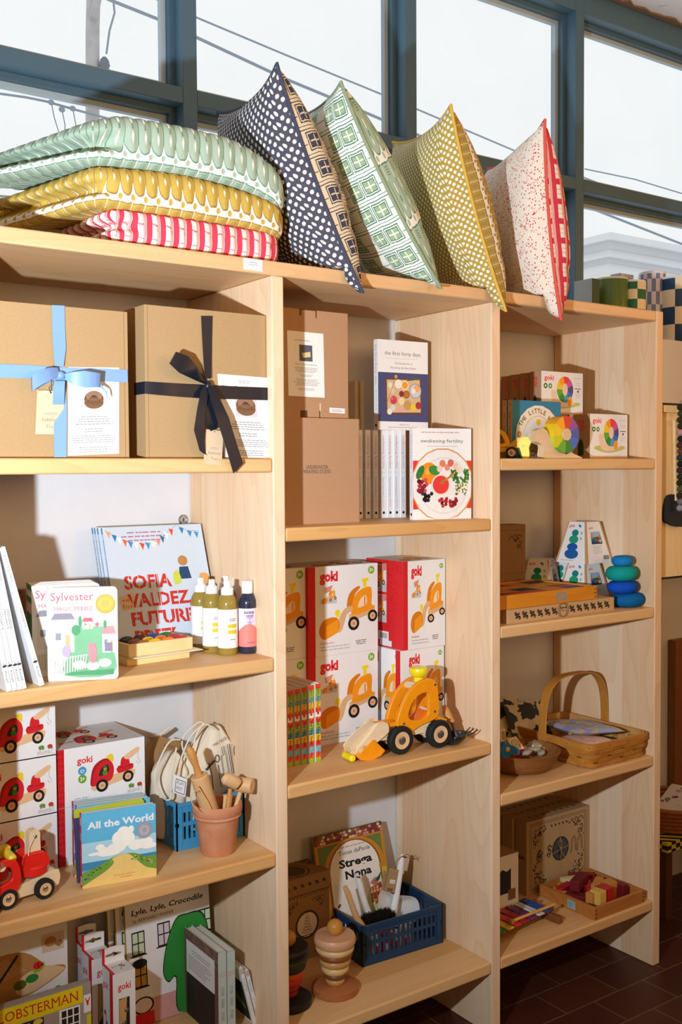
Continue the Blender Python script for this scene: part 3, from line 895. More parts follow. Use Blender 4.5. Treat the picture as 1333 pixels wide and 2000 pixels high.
# --- picture of the tow truck printed on its carton
def pic_truck(A):
    r1 = K('#d2202c'); r2 = K('#b01826'); wd = K('#e5be94')
    A.poly([(.10, .70), (.86, .50), (.97, .56), (.96, .70), (.14, .93), (.08, .86)], wd)
    A.poly(smooth([(.08, .58), (.14, .30), (.30, .15), (.44, .17), (.50, .40), (.48, .66), (.36, .74), (.10, .80)]), r2)
    A.poly(smooth([(.12, .62), (.20, .34), (.34, .20), (.48, .23), (.54, .44), (.50, .68), (.38, .76), (.14, .80)]), r1)
    A.poly(smooth([(.24, .56), (.30, .36), (.42, .31), (.44, .48), (.38, .54)]), K('#2c2a20')); A.ell(.36, .50, .05, K('#3f8f2f')); A.ell(.365, .40, .035, K('#c98a50')); A.ell(.365, .355, .04, K('#2f7f2a'), ry=.022)
    A.poly([(.38, .10), (.48, .03), (.53, .08), (.53, .26), (.47, .22)], K('#e8cf2e'))
    A.poly(smooth([(.60, .52), (.62, .42), (.90, .38), (.93, .46), (.90, .52), (.66, .58)], 3), r1); A.ell(.76, .415, .15, r2, ry=.028)
    A.poly(smooth([(.68, .42), (.69, .22), (.76, .16), (.83, .22), (.85, .40)], 3), r1)
    A.poly(smooth([(.74, .17), (1.0, -.02), (1.06, .02), (1.04, .09), (.84, .26)], 3), wd)
    A.line([(1.03, .10), (1.02, .25), (1.08, .38), (1.03, .42), (1.0, .34)], .006, INK2)
    wheelpic(A, .30, .82, .12); wheelpic(A, .82, .70, .11)
def truck_art(A):
    pic_truck(A.sub(.30, .18, .90, .86))
    A.text('goki', .19, .37, .29, .11, GOKI, bold=.02); A.ell(.25, .42, .048, K('#3f9fd8')); badge(A, .25, .56, .048, GREEN, '2+')
    A.ringe(.25, .425, .02, .008, WHITE, ry=.014)
    A.ell(.83, .83, .035, K('#58a23a'), ry=.022); wheelpic(A, .815, .86, .012); wheelpic(A, .85, .86, .012)
    A.ell(.93, .83, .03, K('#c9382c'), ry=.022); wheelpic(A, .92, .86, .012); wheelpic(A, .95, .86, .012)
    A.greek(.78, .98, .90, 3, .02, INK2); A.greek(.16, .34, .88, 2, .03, INK2)
# --- picture of the wheel loader
def pic_loader(A):
    o1 = K('#f09a1c'); o2 = K('#d97d10'); wd = K('#dcb283')
    A.poly([(.52, .60), (.98, .48), (.98, .60), (.52, .74)], wd)
    A.poly(smooth([(.48, .50), (.52, .26), (.66, .14), (.72, .16), (.62, .28), (.57, .50)], 3), o2)
    A.poly(smooth([(.56, .56), (.60, .34), (.72, .20), (.90, .16), (.93, .30), (.92, .46), (.98, .52), (.80, .58), (.60, .62)], 3), o1)
    A.poly(smooth([(.68, .50), (.72, .36), (.82, .30), (.83, .45)], 3), K('#f4d9b8')); A.line([(.80, .32), (.80, .46)], .02, o2)
    A.poly([(.74, .02), (.86, .0), (.87, .05), (.83, .07), (.83, .17), (.78, .18), (.77, .08)], YEL)
    A.poly(smooth([(.34, .66), (.44, .50), (.56, .46), (.58, .54), (.48, .60), (.40, .84), (.33, .88)], 3), wd)
    A.poly(smooth([(.0, .82), (.06, .68), (.20, .62), (.33, .66), (.33, .86), (.10, .98), (.02, .92)], 3), o2); A.poly([(.12, .76), (.33, .66), (.33, .88), (.10, .99)], o1)
    A.poly(smooth([(.27, .54), (.31, .50), (.36, .53), (.34, .62), (.30, .62)], 3), YEL)
    wheelpic(A, .60, .76, .10); wheelpic(A, .94, .66, .088)
def loader_art(A):
    A.text('goki', .16, .42, .165, .105, GOKI, bold=.05); badge(A, .905, .075, .048, K('#7db829'), '3+')
    pic_loader(A.sub(.15, .16, .97, .83))
    B = A.sub(.17, .22, .40, .42); B.rect(0, .72, 1, 1, K('#c9c9cd')); pic_loader(B.sub(.1, .15, .95, 1)); B.poly([(.25, .1), (.75, -.03), (.6, .3), (.3, .4)], K('#d98c7a'))
    A.text('Radlader', .17, .36, .87, .026, K('#e58a80')); A.greek(.17, .6, .895, 2, .034, K('#b9bcc2')); A.greek(.66, .84, .865, 3, .020, INK, center=True, seed=4)
def loader_side(A):   # red patterned side of the carton, with two small photographs
    r = random.Random(9)
    for k in range(60):
        x, y = r.uniform(0, .92), r.uniform(0, .97); A.rect(x, y, x+.05, y+.018, K('#c41c20'), up=False)
    A.up()
    for y0 in (.05, .40):
        B = A.sub(.04, y0, .56, y0+.32); B.rect(0, 0, 1, 1, K('#e3e1e2')); B.rect(0, .7, 1, 1, K('#c3c3c8')); pic_loader(B.sub(.0, .1, .9, .95)); B.poly([(.5, .1), (1, -.05), (1, .2), (.6, .3)], K('#d98c7a'))
    A.rect(.34, .82, .62, .92, WHITE); barcode(A, .38, .84, .58, .9); A.rect(.38, .92, .7, .985, WHITE); A.rect(.04, .84, .2, .9, WHITE)
# --- picture of the rainbow snail
RAIN = ['#e8404a', '#d05aa0', '#5a4f96', '#3c78c0', '#5aa0d8', '#2f8f3c', '#5fae34', '#f0d21c', '#f6a41c']
def pic_snail(A):
    A.poly(smooth([(-.1, .86), (.2, .80), (.5, .88), (1.05, .82), (1.1, .92), (.5, 1.03), (.0, .95)]), K('#b9c97a'))
    A.poly(smooth([(.08, .50), (.16, .44), (.26, .50), (.30, .70), (.55, .84), (.95, .84), (.7, .96), (.3, .96), (.12, .80)], 3), K('#ead0bb'))
    for k in range(9):
        a0, a1 = -100+k*40, -60+k*40
        pts = [(.58+.30*math.cos(R(a0+(a1-a0)*i/5)), .42+.42*math.sin(R(a0+(a1-a0)*i/5))) for i in range(6)]+[(.58, .42)]
        A.poly(pts, K(RAIN[k]), up=False)
    A.up(); A.ell(.58, .42, .10, K('#ecd3c0'), ry=.16); A.ell(.76, .80, .085, K('#f0a81c'), ry=.13)
def snail_art(A):
    A.text('goki', .07, .30, .20, .11, GOKI, bold=.02); A.ell(.10, .34, .045, K('#1f6b35')); A.ell(.21, .34, .045, K('#5f9a3c')); A.ell(.10, .34, .02, WHITE); A.ell(.21, .34, .02, K('#cfe0b8'))
    pic_snail(A.sub(.18, .10, .84, .84)); A.greek(.78, .97, .12, 1, .05, K('#c9ccd2')); A.greek(.82, .97, .24, 2, .05, K('#d5d7db')); A.rect(.80, .37, .96, .385, INK); A.ell(.88, .44, .02, INK); A.greek(.82, .95, .5, 3, .04, K('#d0d2d6'))
    A.rect(0, .955, 1, 1, K('#c9a37c'))
def snail_side(A):
    B = Art(A.mb, A.O+A.U*(A.w*.86)+A.V*(A.h*.10), A.V, -A.U, A.h, A.w, A.N, A.step, A.c)
    B.text('goki', .02, .27, .45, .34, GOKI, bold=.02); B.greek(.02, .24, .70, 1, .16, INK2)
    A.poly(smooth([(.30, .92), (.28, .70), (.45, .55), (.62, .70), (.58, .95)], 3), K('#243b1e')); A.ell(.5, .96, .10, K('#b8652a'))
def carton_box(w_, d, h, mat, label, name, loc, rz=0, front=None, side=None, top=None, group=None, cat='box', bev=.0012, lid=None, back=None):
    mb = MB(); mb.box(0, w_, 0, d, 0, h, mat)
    if side is not None and side[0]: leftart(mb, d, h).rect(0, 0, 1, 1, side[0])
    if front: front(frontart(mb, w_, h))
    if side is not None and side[1]: A = leftart(mb, d, h); A.up(2); side[1](A)
    if top: top(topart(mb, w_, d, h))
    return single(mb, name, label, cat, loc, rz, group)
# --- scroll ornament printed on kraft cartons
ORN = K('#3b3128', .8)
def curl(A, x, y, r_, d, s=1, wd=.012):
    pts = []
    for k in range(15):
        a = d+s*k*.42; q = r_*(1-k/16); pts.append((x+q*math.cos(a), y+q*math.sin(a)*A.a))
    A.line(pts, wd, ORN, up=False)
def leaf(A, x, y, r_, d):
    c_, s_ = math.cos(d), math.sin(d)
    A.poly([(x+r_*(a*c_-b*s_), y+r_*(a*s_+b*c_)*A.a) for a, b in ((0, 0), (.5, -.32), (1, 0), (.5, .32))], ORN, up=False)
def ornament(A, x, y, sz, fx, fy):
    for k, (dx, dy, r_) in enumerate(((.30, .30, .30), (.72, .20, .22), (.20, .72, .22), (1.05, .14, .14), (.14, 1.05, .14), (.55, .55, .16))):
        curl(A, x+fx*dx*sz, y+fy*dy*sz*A.a, r_*sz, k*1.1, fx*fy, sz*.06)
        leaf(A, x+fx*(dx+.2)*sz, y+fy*(dy+.12)*sz*A.a, .22*sz, k*.9)
        leaf(A, x+fx*(dx-.08)*sz, y+fy*(dy+.28)*sz*A.a, .16*sz, 2+k)
    A.up()
def frieze(A, y0, x0=.05, x1=.95, n=10, sz=.03, skip=()):
    for k in range(n):
        x = x0+(x1-x0)*(k+.5)/n
        if k in skip: continue
        curl(A, x-sz*.4, y0-sz*.45*A.a, sz*.5, 0, 1, sz*.2); curl(A, x+sz*.4, y0+sz*.45*A.a, sz*.5, 3.1, 1, sz*.2)
        for d in (.6, 2.4, 3.9, 5.4): leaf(A, x, y0, sz*.75, d)
    A.up()
def toy_wheel(parent, c, r_, wd, name='wheel', hub=BEECH, cap=None, seg=40):
    """rubber tyre with lugs on a turned wooden hub; axle along y, outer face towards -y"""
    m = MB(); n = 24
    prof = [(.62*r_, 0), (.9*r_, 0), (r_, .18*wd), (r_, .82*wd), (.9*r_, wd), (.62*r_, wd)]
    v = []; f = []; s = n*2
    for k, (rr, h) in enumerate(prof):
        for i in range(s):
            a = 2*math.pi*i/s; q = rr*(1 if (i//1) % 2 == 0 or k in (0, 5) else .955)
            v.append((q*math.cos(a), h, q*math.sin(a)))
    for k in range(5):
        for i in range(s): f.append((k*s+i, k*s+(i+1) % s, (k+1)*s+(i+1) % s, (k+1)*s+i))
    for i in range(s): f.append((5*s+i, 5*s+(i+1) % s, (i+1) % s, i))
    m.add(v, f, K('#1c1f1e', .75, .3, sc=200))
    w_ = m.build(name, parent, loc=c)
    m = MB(); m.lathe([(0, .06*wd), (.10*r_, .06*wd), (.22*r_, .10*wd), (.30*r_, .02*wd), (.60*r_, .02*wd), (.63*r_, .10*wd), (.63*r_, wd*.9), (0, wd*.9)], hub, axis='y', seg=28)
    m.build('hub', w_)
    if cap: MB().lathe([(0, -.05*wd), (.2*r_, -.03*wd), (.3*r_, .03*wd), (.3*r_, .12*wd)], cap, axis='y').build('axle_cap', w_)
    return w_
def cbox(ul, ur, vt, y, z):   # x range and height of an upright face at depth y
    x0 = Wx(ul, y, z+.05); x1 = Wx(ur, y, z+.05); return x0, x1, Hz(x0, y, vt)-z
def strip(mb, rows, mat, th=.0006):
    """flat ribbon given by its two edges (point pairs)"""
    v = []; f = []
    for a, b in rows: v += [Vector(a), Vector(b)]
    n = len(rows)
    nn = [(rows[min(i+1, n-1)][0]-rows[max(i-1, 0)][0]).cross(rows[i][1]-rows[i][0]).normalized()*th for i in range(n)]
    w2 = [v[2*i+k]+nn[i] for i in range(n) for k in (0, 1)]
    b = 2*n
    for i in range(n-1):
        f += [(2*i, 2*i+1, 2*i+3, 2*i+2), (b+2*i, b+2*i+2, b+2*i+3, b+2*i+1), (2*i, 2*i+2, b+2*i+2, b+2*i), (2*i+1, b+2*i+1, b+2*i+3, 2*i+3)]
    f += [(0, b, b+1, 1), (2*n-2, 2*n-1, b+2*n-1, b+2*n-2)]
    mb.add(v+w2, f, mat)
# ================================================================== left bay, top compartment: two ribboned kit boxes
z = Z['L1']
SATB = NT('satin_blue'); SATB = SATB.done(lin('#7aa3de'), .35, .45)
SATN = NT('satin_black'); SATN = SATN.done(lin('#171c28'), .36, .4)
YB = .022
def kit_box(ul, ur, vt, label, sat):
    x0, x1 = max(Wx(ul, YB, 1.65), XL0+.004), Wx(ur, YB, 1.65); h = Hz((x0+x1)/2, YB, vt)-z
    o = thing('gift_box', label, 'box', (x0, YB, z))
    w_ = x1-x0; m = MB(); m.box(0, w_, 0, .15, 0, h, KRAFT)
    dk = K('#7d5f3d', .9)
    A = frontart(m, w_, h)
    for x in (.022, .972): A.line([(x, 0), (x, 1)], .003, dk)
    A.line([(0, .992), (1, .992)], .004, dk)
    m.box(.004, w_-.004, .012, .15, h, h+.0016, KRAFT2)
    m.build('box_body', o, bev=.0025)
    return o, Vector((x0, YB, z)), w_, h
def pk(o, u, v, y):  # pixel -> local point of a kit box at depth offset y in front of its face
    return ony(u, v, YB-y)-o
def ribbon(par, org, rows, sat, name):
    m = MB(); strip(m, [(pk(org, *a, y), pk(org, *b, y)) for a, b, y in rows], sat); m.build(name, par, angle=75)
def info_card(par, org, corners, title, label):
    a, b, d = [pk(org, u, v, .0012) for u, v in corners]
    w_, h = (b-a).length, (d-a).length
    m = MB(); m.add([a, b, b+d-a, d, a+Vector((0, .0005, 0)), b+Vector((0, .0005, 0)), b+d-a+Vector((0, .0005, 0)), d+Vector((0, .0005, 0))], [(0, 1, 2, 3), (4, 7, 6, 5), (0, 4, 5, 1), (1, 5, 6, 2), (2, 6, 7, 3), (3, 7, 4, 0)], CARD)
    A = Art(m, a, b-a, d-a, w_, h, (0, -1, 0))
    A.greek(.38, .62, .06, 2, .022, INK2, center=True)
    if title: A.text(title, .07, .93, .155, .026, INK, bold=.01)
    A.rect(.29, .22, .72, .50, K('#cfcbd2')); A.ell(.5, .365, .19, K('#6b4a34'), ry=.155); A.ell(.5, .40, .19, K('#7d5a40'), ry=.12); A.ell(.5, .33, .16, K('#93705a'), ry=.09); A.ell(.5, .33, .05, K('#5a3a28'), ry=.02)
    for k in range(-4, 5): A.line([(.5+k*.012, .335), (.5+k*.042, .43-.004*abs(k))], .008, K('#4c3122'))
    A.greek(.12, .9, .56, 4, .028, INK2, center=True, seed=2); A.greek(.3, .7, .70, 2, .028, INK2, center=True, seed=3); A.greek(.06, .94, .78, 4, .024, INK2, center=True, seed=5); A.greek(.1, .9, .91, 3, .026, INK2, center=True, seed=6)
    return m.build('info_card', par)
def hang_tag(par, org, corners, string, words):
    a, b, d = [pk(org, u, v, y) for u, v, y in corners]
    m = MB(); n_ = Vector((0, .0008, 0))
    m.add([a, b, b+d-a, d, a+n_, b+n_, b+d-a+n_, d+n_], [(0, 1, 2, 3), (4, 7, 6, 5), (0, 4, 5, 1), (1, 5, 6, 2), (2, 6, 7, 3), (3, 7, 4, 0)], K('#dcc3a4', .8))
    A = Art(m, a, b-a, d-a, (b-a).length, (d-a).length, (0, -1, 0))
    A.greek(.3, .8, .50, 2, .04, INK2, center=True); 
    A.text(words[0], .18, .9, .70, .075, K('#8c7f70'), ital=.25); A.text(words[1], .34, .74, .86, .075, K('#8c7f70'), ital=.25)
    A.ell(.5, .045, .03, INKB)
    t_ = m.build('hang_tag', par)
    m = MB(); m.tube([pk(org, *s) for s in string], .0006, INKB, 6); m.build('tag_string', t_)
b1, o1, w1, h1 = kit_box(-95, 251, 597, 'kraft kit box tied with a pale blue ribbon bow', SATB)
info_card(b1, o1, ((133, 717), (233, 718), (133, 890)), None, '')
ribbon(b1, o1, [((-94, 706), (-94, 733), .0022), ((0, 711), (0, 738), .0022), ((60, 713), (60, 739), .0022), ((110, 717), (110, 742), .0022), ((180, 719), (180, 744), .0022), ((249, 722), (250, 747), .0022)], SATB, 'ribbon')
ribbon(b1, o1, [((101, 596), (126, 597), .0018), ((102, 640), (127, 640), .0018), ((104, 680), (129, 680), .003), ((107, 715), (124, 716), .006)], SATB, 'ribbon')
ribbon(b1, o1, [((103, 745), (128, 745), .0018), ((104, 800), (131, 800), .0018), ((106, 893), (130, 893), .0018)], SATB, 'ribbon')
bw = MB()
def loopb(org, mb, rows, sat): strip(mb, [(pk(org, *a, y), pk(org, *b, y)) for a, b, y in rows], sat)
loopb(o1, bw, [((112, 718), (116, 733), .012), ((98, 718), (104, 740), .026), ((80, 722), (84, 750), .036), ((63, 735), (64, 763), .036), ((61, 737), (62, 764), .024), ((75, 735), (78, 756), .010), ((112, 726), (114, 738), .006)], SATB)
loopb(o1, bw, [((126, 730), (128, 742), .012), ((140, 727), (142, 752), .026), ((165, 724), (168, 757), .034), ((196, 729), (194, 756), .032), ((197, 731), (195, 757), .020), ((165, 733), (168, 748), .008), ((128, 732), (130, 740), .006)], SATB)
loopb(o1, bw, [((126, 734), (130, 742), .012), ((150, 732), (152, 748), .016), ((190, 745), (196, 757), .026), ((204, 758), (209, 766), .028), ((207, 774), (210, 780), .028)], SATB)
loopb(o1, bw, [((105, 744), (127, 744), .010), ((104, 760), (126, 758), .013), ((103, 790), (125, 790), .006)], SATB)
bw.ball(tuple(pk(o1, 118, 733, .010)), .008, SATB, (1.1, .8, 1), 14, 8)
bw.build('bow', b1, angle=80)
hang_tag(b1, o1, ((73, 762, .008), (126, 764, .004), (69, 848, .004)), [(98, 766, .008), (96, 757, .014), (101, 752, .014), (100, 742, .012)], ('Sabbath', 'Tray'))
b2, o2, w2, h2 = kit_box(284, 526, 606, 'kraft kit box tied with a black ribbon bow', SATN)
info_card(b2, o2, ((425, 730), (525, 738), (438, 893)), 'Make an Oversized Woven Tray', '')
ribbon(b2, o2, [((262, 748), (262, 772), -.055), ((283, 745), (283, 769), .0016), ((284, 745), (284, 769), .0022), ((350, 749), (350, 775), .0022), ((410, 752), (410, 779), .0022), ((470, 755), (470, 780), .0022), ((526, 757), (526, 782), .0022)], SATN, 'ribbon')
ribbon(b2, o2, [((393, 617), (415, 617), .0018), ((395, 660), (414, 660), .002), ((398, 710), (413, 710), .004), ((400, 738), (412, 740), .008)], SATN, 'ribbon')
bw = MB()
loopb(o2, bw, [((398, 742), (408, 754), .012), ((385, 716), (380, 742), .026), ((368, 696), (350, 728), .036), ((345, 687), (332, 711), .038), ((343, 688), (331, 710), .030), ((366, 700), (352, 722), .014), ((402, 738), (406, 750), .006)], SATN)
loopb(o2, bw, [((399, 752), (410, 752), .012), ((392, 765), (408, 768), .018), ((385, 800), (401, 805), .022), ((379, 840), (399, 850), .022), ((390, 880), (402, 885), .020), ((407, 893), (408, 893), .020)], SATN)
loopb(o2, bw, [((404, 752), (418, 754), .014), ((410, 775), (428, 775), .026), ((424, 820), (447, 815), .030), ((440, 870), (462, 865), .032), ((456, 925), (475, 905), .034)], SATN)
loopb(o2, bw, [((402, 757), (416, 757), .012), ((400, 790), (424, 785), .014), ((402, 830), (426, 825), .018), ((412, 842), (424, 836), .014)], SATN)
bw.ball(tuple(pk(o2, 407, 753, .012)), .008, SATN, (1, .8, 1.3), 14, 8)
bw.build('bow', b2, angle=80)
hang_tag(b2, o2, ((402, 838, .012), (437, 842, .010), (398, 906, .024)), [(412, 838, .012), (411, 790, .012), (408, 758, .010)], ('Sabbath', 'Tray'))

# ================================================================== left bay, second compartment
z = Z['L2']
t_ = K('#cdb493')
def fred_spine(A):
    A.text('Leo Lionni', .06, .24, .66, .36, INK, serif=True); A.text('FREDERICK', .44, .58, .66, .40, INK, serif=True); A.text('Knopf', .86, .94, .66, .38, INK, serif=True); A.ell(.825, .5, .008, INK, ry=.016); A.line([(.81, .3), (.83, .5), (.80, .6)], .003, INK)
for i, (u, lean, lab) in enumerate(((53, 10.5, 'white slim picture book, fourth from the left in the leaning row'), (45.5, 10.2, 'white slim picture book, third from the left in the leaning row'), (35, 10, 'white slim picture book, second from the left in the leaning row'), (24.5, 9.8, 'white slim picture book, leftmost of the leaning row'), (88, 14.7, 'white slim picture book leaning apart, next to the green-spined board books'))):
    a = onz(u, 1347-(u-50)*.18, z); th = R(lean); tt = .0098
    book(.225, .278, tt, WHITE, WHITE, 'picture_book', lab, (a.x, a.y+.003, z+tt*math.sin(th)+.0005), R(90), None, fred_spine, 'white picture books leaning at the left', rx=-th)
# board books with green spines
def house(A, x, y, w_, h, wall, roof, roofh=.35):
    A.rect(x, y+h*roofh, x+w_, y+h, wall); A.poly([(x-w_*.06, y+h*roofh), (x+w_*.12, y), (x+w_*.88, y), (x+w_*1.06, y+h*roofh)], roof)
    A.rect(x+w_*.15, y+h*.50, x+w_*.40, y+h*.68, K('#8b93a0')); A.rect(x+w_*.6, y+h*.55, x+w_*.8, y+h, K('#dfb183'))
def peb_art(A):
    A.text('Sylvester', .055, .66, .135, .085, K('#dd4350'), serif=True); A.text('and the', .30, .45, .178, .024, INK, serif=True, ital=.25); A.text('MAGIC PEBBLE', .10, .65, .245, .042, K('#dd4350'), serif=True)
    A.ell(.83, .18, .145, K('#c3a63e', .35)); A.ringe(.83, .18, .13, .008, K('#a98c2c')); A.ringe(.83, .18, .075, .02, K('#d2b84e'))
    A.text('William Steig', .67, .90, .335, .022, INK2, serif=True)
    P_ = A.sub(.07, .27, .93, .955); gr = K('#79b58a'); gr2 = K('#4f9a68')
    P_.poly(smooth([(.30, .28), (.55, .22), (.95, .26), (1, .55), (1, .98), (.2, .98), (.28, .6)], 3), gr)
    house(P_, .0, .0, .36, .62, K('#dfe0dc'), K('#8d8694'), .16); house(P_, .50, .08, .17, .18, K('#f0e9e6'), K('#d0606c'))
    house(P_, .82, .22, .22, .42, K('#e6e2d4'), K('#cf8f94'), .3); P_.rect(.86, .48, .99, .62, K('#8a7d98'))
    for x, y, rx_, ry_ in ((.46, .14, .03, .10), (.87, .19, .028, .07)): P_.ell(x, y, rx_, gr2, ry=ry_)
    P_.ell(.39, .27, .075, gr2, ry=.09); P_.ell(.74, .19, .035, K('#e0707a'))
    for k in range(13): P_.line([(.02+k*.045, .70-.004*k), (.03+k*.042, .98-.008*k)], .017, K('#e9e8df')); P_.line([(.035+k*.045, .70), (.042+k*.042, .96)], .004, K('#7a8078'))
    P_.line([(0, .74), (.58, .66)], .012, K('#d8d6ca'))
    for x, y in ((.44, .82), (.66, .84), (.86, .80)): P_.ell(x, y, .11, K('#e3ddd4'), ry=.075)
    P_.poly([(.18, .98), (.3, .93), (1, .90), (1, .99)], gr2)
    P_.poly(smooth([(.60, .48), (.70, .50), (.73, .66), (.71, .78), (.62, .78), (.59, .6)], 3), K('#e48a92')); P_.ell(.23, .60, .075, K('#b9a6c4'), ry=.10)
def peb_spine(A):
    A.rect(.06, .0, .13, 1, K('#c9ddd2')); A.rect(.20, 0, .31, 1, K('#e2b7bb')); A.text('Sylvester and the Magic Pebble', .40, .82, .70, .42, K('#d3c86a')); A.rect(.91, .15, .975, .85, K('#cdb17c'))
GS = K('#1f7a4c')
a, rz_, wd, hh = stand((94, 1331.6), (231.6, 1326), z, 1150)
bk = book(wd, hh, .013, WHITE, GS, 'board_book', 'front board book with green spine and gold medal, village scene on its cover', (a.x, a.y, z+.0004), rz_, peb_art, peb_spine, 'green-spined board books', rnd_=.008, board=.0016)
x = Wx(63, .105, z+.08); ra = R(-12); nd = Vector((-math.sin(ra), math.cos(ra), 0))
for i in range(6):
    p = Vector((x, .105, z+.0004))+nd*(.0135*i)
    dup(bk, p, ra, ['first', 'second', 'third', 'fourth', 'fifth', 'rearmost'][i]+' green-spined board book counted back from behind the front one')
# a wooden toy with two pegs behind the board books
m = MB(); m.box(0, .13, 0, .05, 0, .152, KRAFTD); q = ony(43, 1140, .28)
o = thing('peg_toy', 'dark wooden toy with two pegs just showing behind the board books', 'toy', (Wx(50, .30, z+.1), .30, z))
m.build('block', o); 
for dx in (.022, .085): MB().cyl((dx, .02, .152), .0055, .012, K('#a8743c'), bev=.001).build('peg', o)
# big stencil-lettered picture books leaning back
SKY = K('#c8d8e8', .5, var=.02)
_t = NT('graph_paper'); su, sv, _ = _t.sep(_t.coord()); 
SKY = _t.done(_t.mix(_t.OR(_t.gt(_t.M('FRACT', _t.M('MULTIPLY', su, 260)), .86), _t.gt(_t.M('FRACT', _t.M('MULTIPLY', _t.sep(_t.coord())[2], 260)), .86)), lin('#cfdceb'), lin('#b9cbdf')), .5, .3)
def sten_art(A):
    A.greek(.14, .66, .045, 3, .032, K('#b07f9a'), center=True, seed=2)
    pts = [(-.02, .0), (.10, .07), (.22, .12), (.36, .145), (.50, .13), (.62, .07), (.74, -.0)]; cs = ['#e8e4dc', '#e5a284', '#2f7fb8', '#eeeef0', '#e86a42', '#3f8cc4', '#f0efe9', '#e04a34', '#3a94cf', '#efe9dc', '#e88f7c', '#2d6f9e', '#eceff2', '#e0503c', '#6aa6dc']
    L = smooth(pts, 5, False); A.line(L, .004, INK2); 
    for k in range(14):
        x, y = L[min(2*k+1, len(L)-1)]; A.poly([(x-.022, y-.012), (x+.026, y), (x+.004, y+.052)], K(cs[k % 15]), up=False)
    A.up(); A.line([(.74, 0), (.84, .05), (.97, .06)], .004, INK2)
    for k, (x, y) in enumerate(((.78, .03), (.86, .06), (.93, .07))): A.poly([(x-.02, y-.01), (x+.03, y), (x+.008, y+.05)], K(cs[(k*3+2) % 15]), up=False)
    A.up()
    # a plain stand-in figure patch
    A.ell(.745, .30, .05, K('#b9854f')); A.poly([(.70, .35), (.79, .35), (.81, .45), (.68, .45)], K('#24496e')); A.poly(smooth([(.63, .40), (.68, .38), (.70, .47), (.63, .49)], 3), K('#c9d24e'))
    A.poly(smooth([(.90, .42), (.98, .42), (1.0, .50), (.90, .50)], 3), K('#e2a45e')); A.poly([(.86, .52), (.985, .49), (.99, .68), (.90, .68)], K('#e8e8ee')); A.text('for', .90, .96, .60, .03, K('#4a5aa8'))
    A.poly([(.06, .56), (.20, .53), (.23, .65), (.08, .67)], K('#d8bd94')); A.text('ve', .08, .16, .60, .03, K('#c8493a')); A.text('for', .08, .19, .65, .03, K('#c8493a'))
    rd = K('#c9372c')
    for st, x0, x1, y in (('SOFIA', .13, .60, .50), ('VALDEZ,', .14, .78, .645), ('FUTURE', .15, .775, .79), ('PREZ', .16, .57, .935)):
        A.text(st, x0, x1, y, .098, rd, bold=.035)
        n = len(st.strip(','))
        for k in range(n):
            xx = x0+(x1-x0)*(k+.5)/len(st); A.rect(xx-.0035, y-.102, xx+.0035, y+.004, SKY, up=False)
        A.up()
    A.poly(smooth([(.72, .92), (.78, .88), (.86, .90), (.86, .95), (.76, .96)], 3), K('#6a3d2c'))
def sten_spine(A): A.text('Sofia Valdez, Future Prez', .1, .72, .65, .4, K('#8c5a7c')); A.rect(.0, 0, .05, 1, K('#4f90c0'))
x0 = Wx(233, .235, z); x1 = Wx(428, .235, z); th = R(19)
hb = .295
bk = book(x1-x0, hb, .009, SKY, SKY, 'picture_book', 'large pale blue book with red stencil lettering and bunting, frontmost', (x0, .225, z+.009*math.sin(th)+.0005), 0, sten_art, sten_spine, 'pale blue books with stencil lettering', rx=-th)
for i, dx in enumerate((.004, .012, .016)):
    dup(bk, (x0-dx*.3-.004, .225+.0115*(i+1), z+.009*math.sin(th)+.0005-.0), None, ['second', 'third', 'rearmost'][i]+' of the pale blue stencil books counted from the front', rx=-th)
# crayons
a = onz(249, 1302, z); b = onz(371, 1285, z); rz_ = math.atan2((b-a).y, (b-a).x); wd = (b-a).length
PINE = wood('box_pine', '#eedcae', '#e2c98e', 0, staves=0, contrast=.4)
m = MB(); m.box(0, wd, 0, .085, 0, .017, PINE); m.box(-.001, .006, -.0006, .086, .003, .013, PINE)
single(m, 'wooden_box', 'closed small pale wooden box under the crayon tray', 'box', (a.x, a.y, z+.0003), rz_, bev=.001)
m = MB(); m.box(0, wd*1.12, -.022, .06, 0, .0016, K('#efe6cf')); A = topart(m, wd*1.12, .082, .0016, 0, -.022)
for k in range(9): A.line([(.05+.04*k, .9-.03*k), (.55+.04*k, .7-.03*k)], .006, K('#dfa49c' if k % 2 else '#e6c8a0'), up=False)
single(m, 'paper_sheet', 'scribbled cream sheet sticking out under the crayon tray', 'paper', (a.x+.004, a.y+.004, z+.0175), rz_)
tr = thing('crayon_tray', 'open pale wooden tray holding eight block crayons', 'tray', (a.x+.002, a.y-.003, z+.0192), rz_)
th_ = .007; m = MB(); W2, D2, H2 = wd*1.03, .088, .027
m.box(0, W2, 0, th_, 0, H2, PINE).box(0, W2, D2-th_, D2, 0, H2, PINE).box(0, th_, th_, D2-th_, 0, H2, PINE).box(W2-th_, W2, th_, D2-th_, 0, H2, PINE).box(th_, W2-th_, th_, D2-th_, 0, .006, PINE)
m.build('frame', tr, bev=.0012)
cols = [('#c22b45', 'crimson'), ('#e87d2a', 'orange'), ('#dcae1f', 'yellow'), ('#8a5634', 'brown'), ('#1f7a3c', 'green'), ('#2350a0', 'blue'), ('#4a2e4c', 'purple'), ('#242627', 'black')]
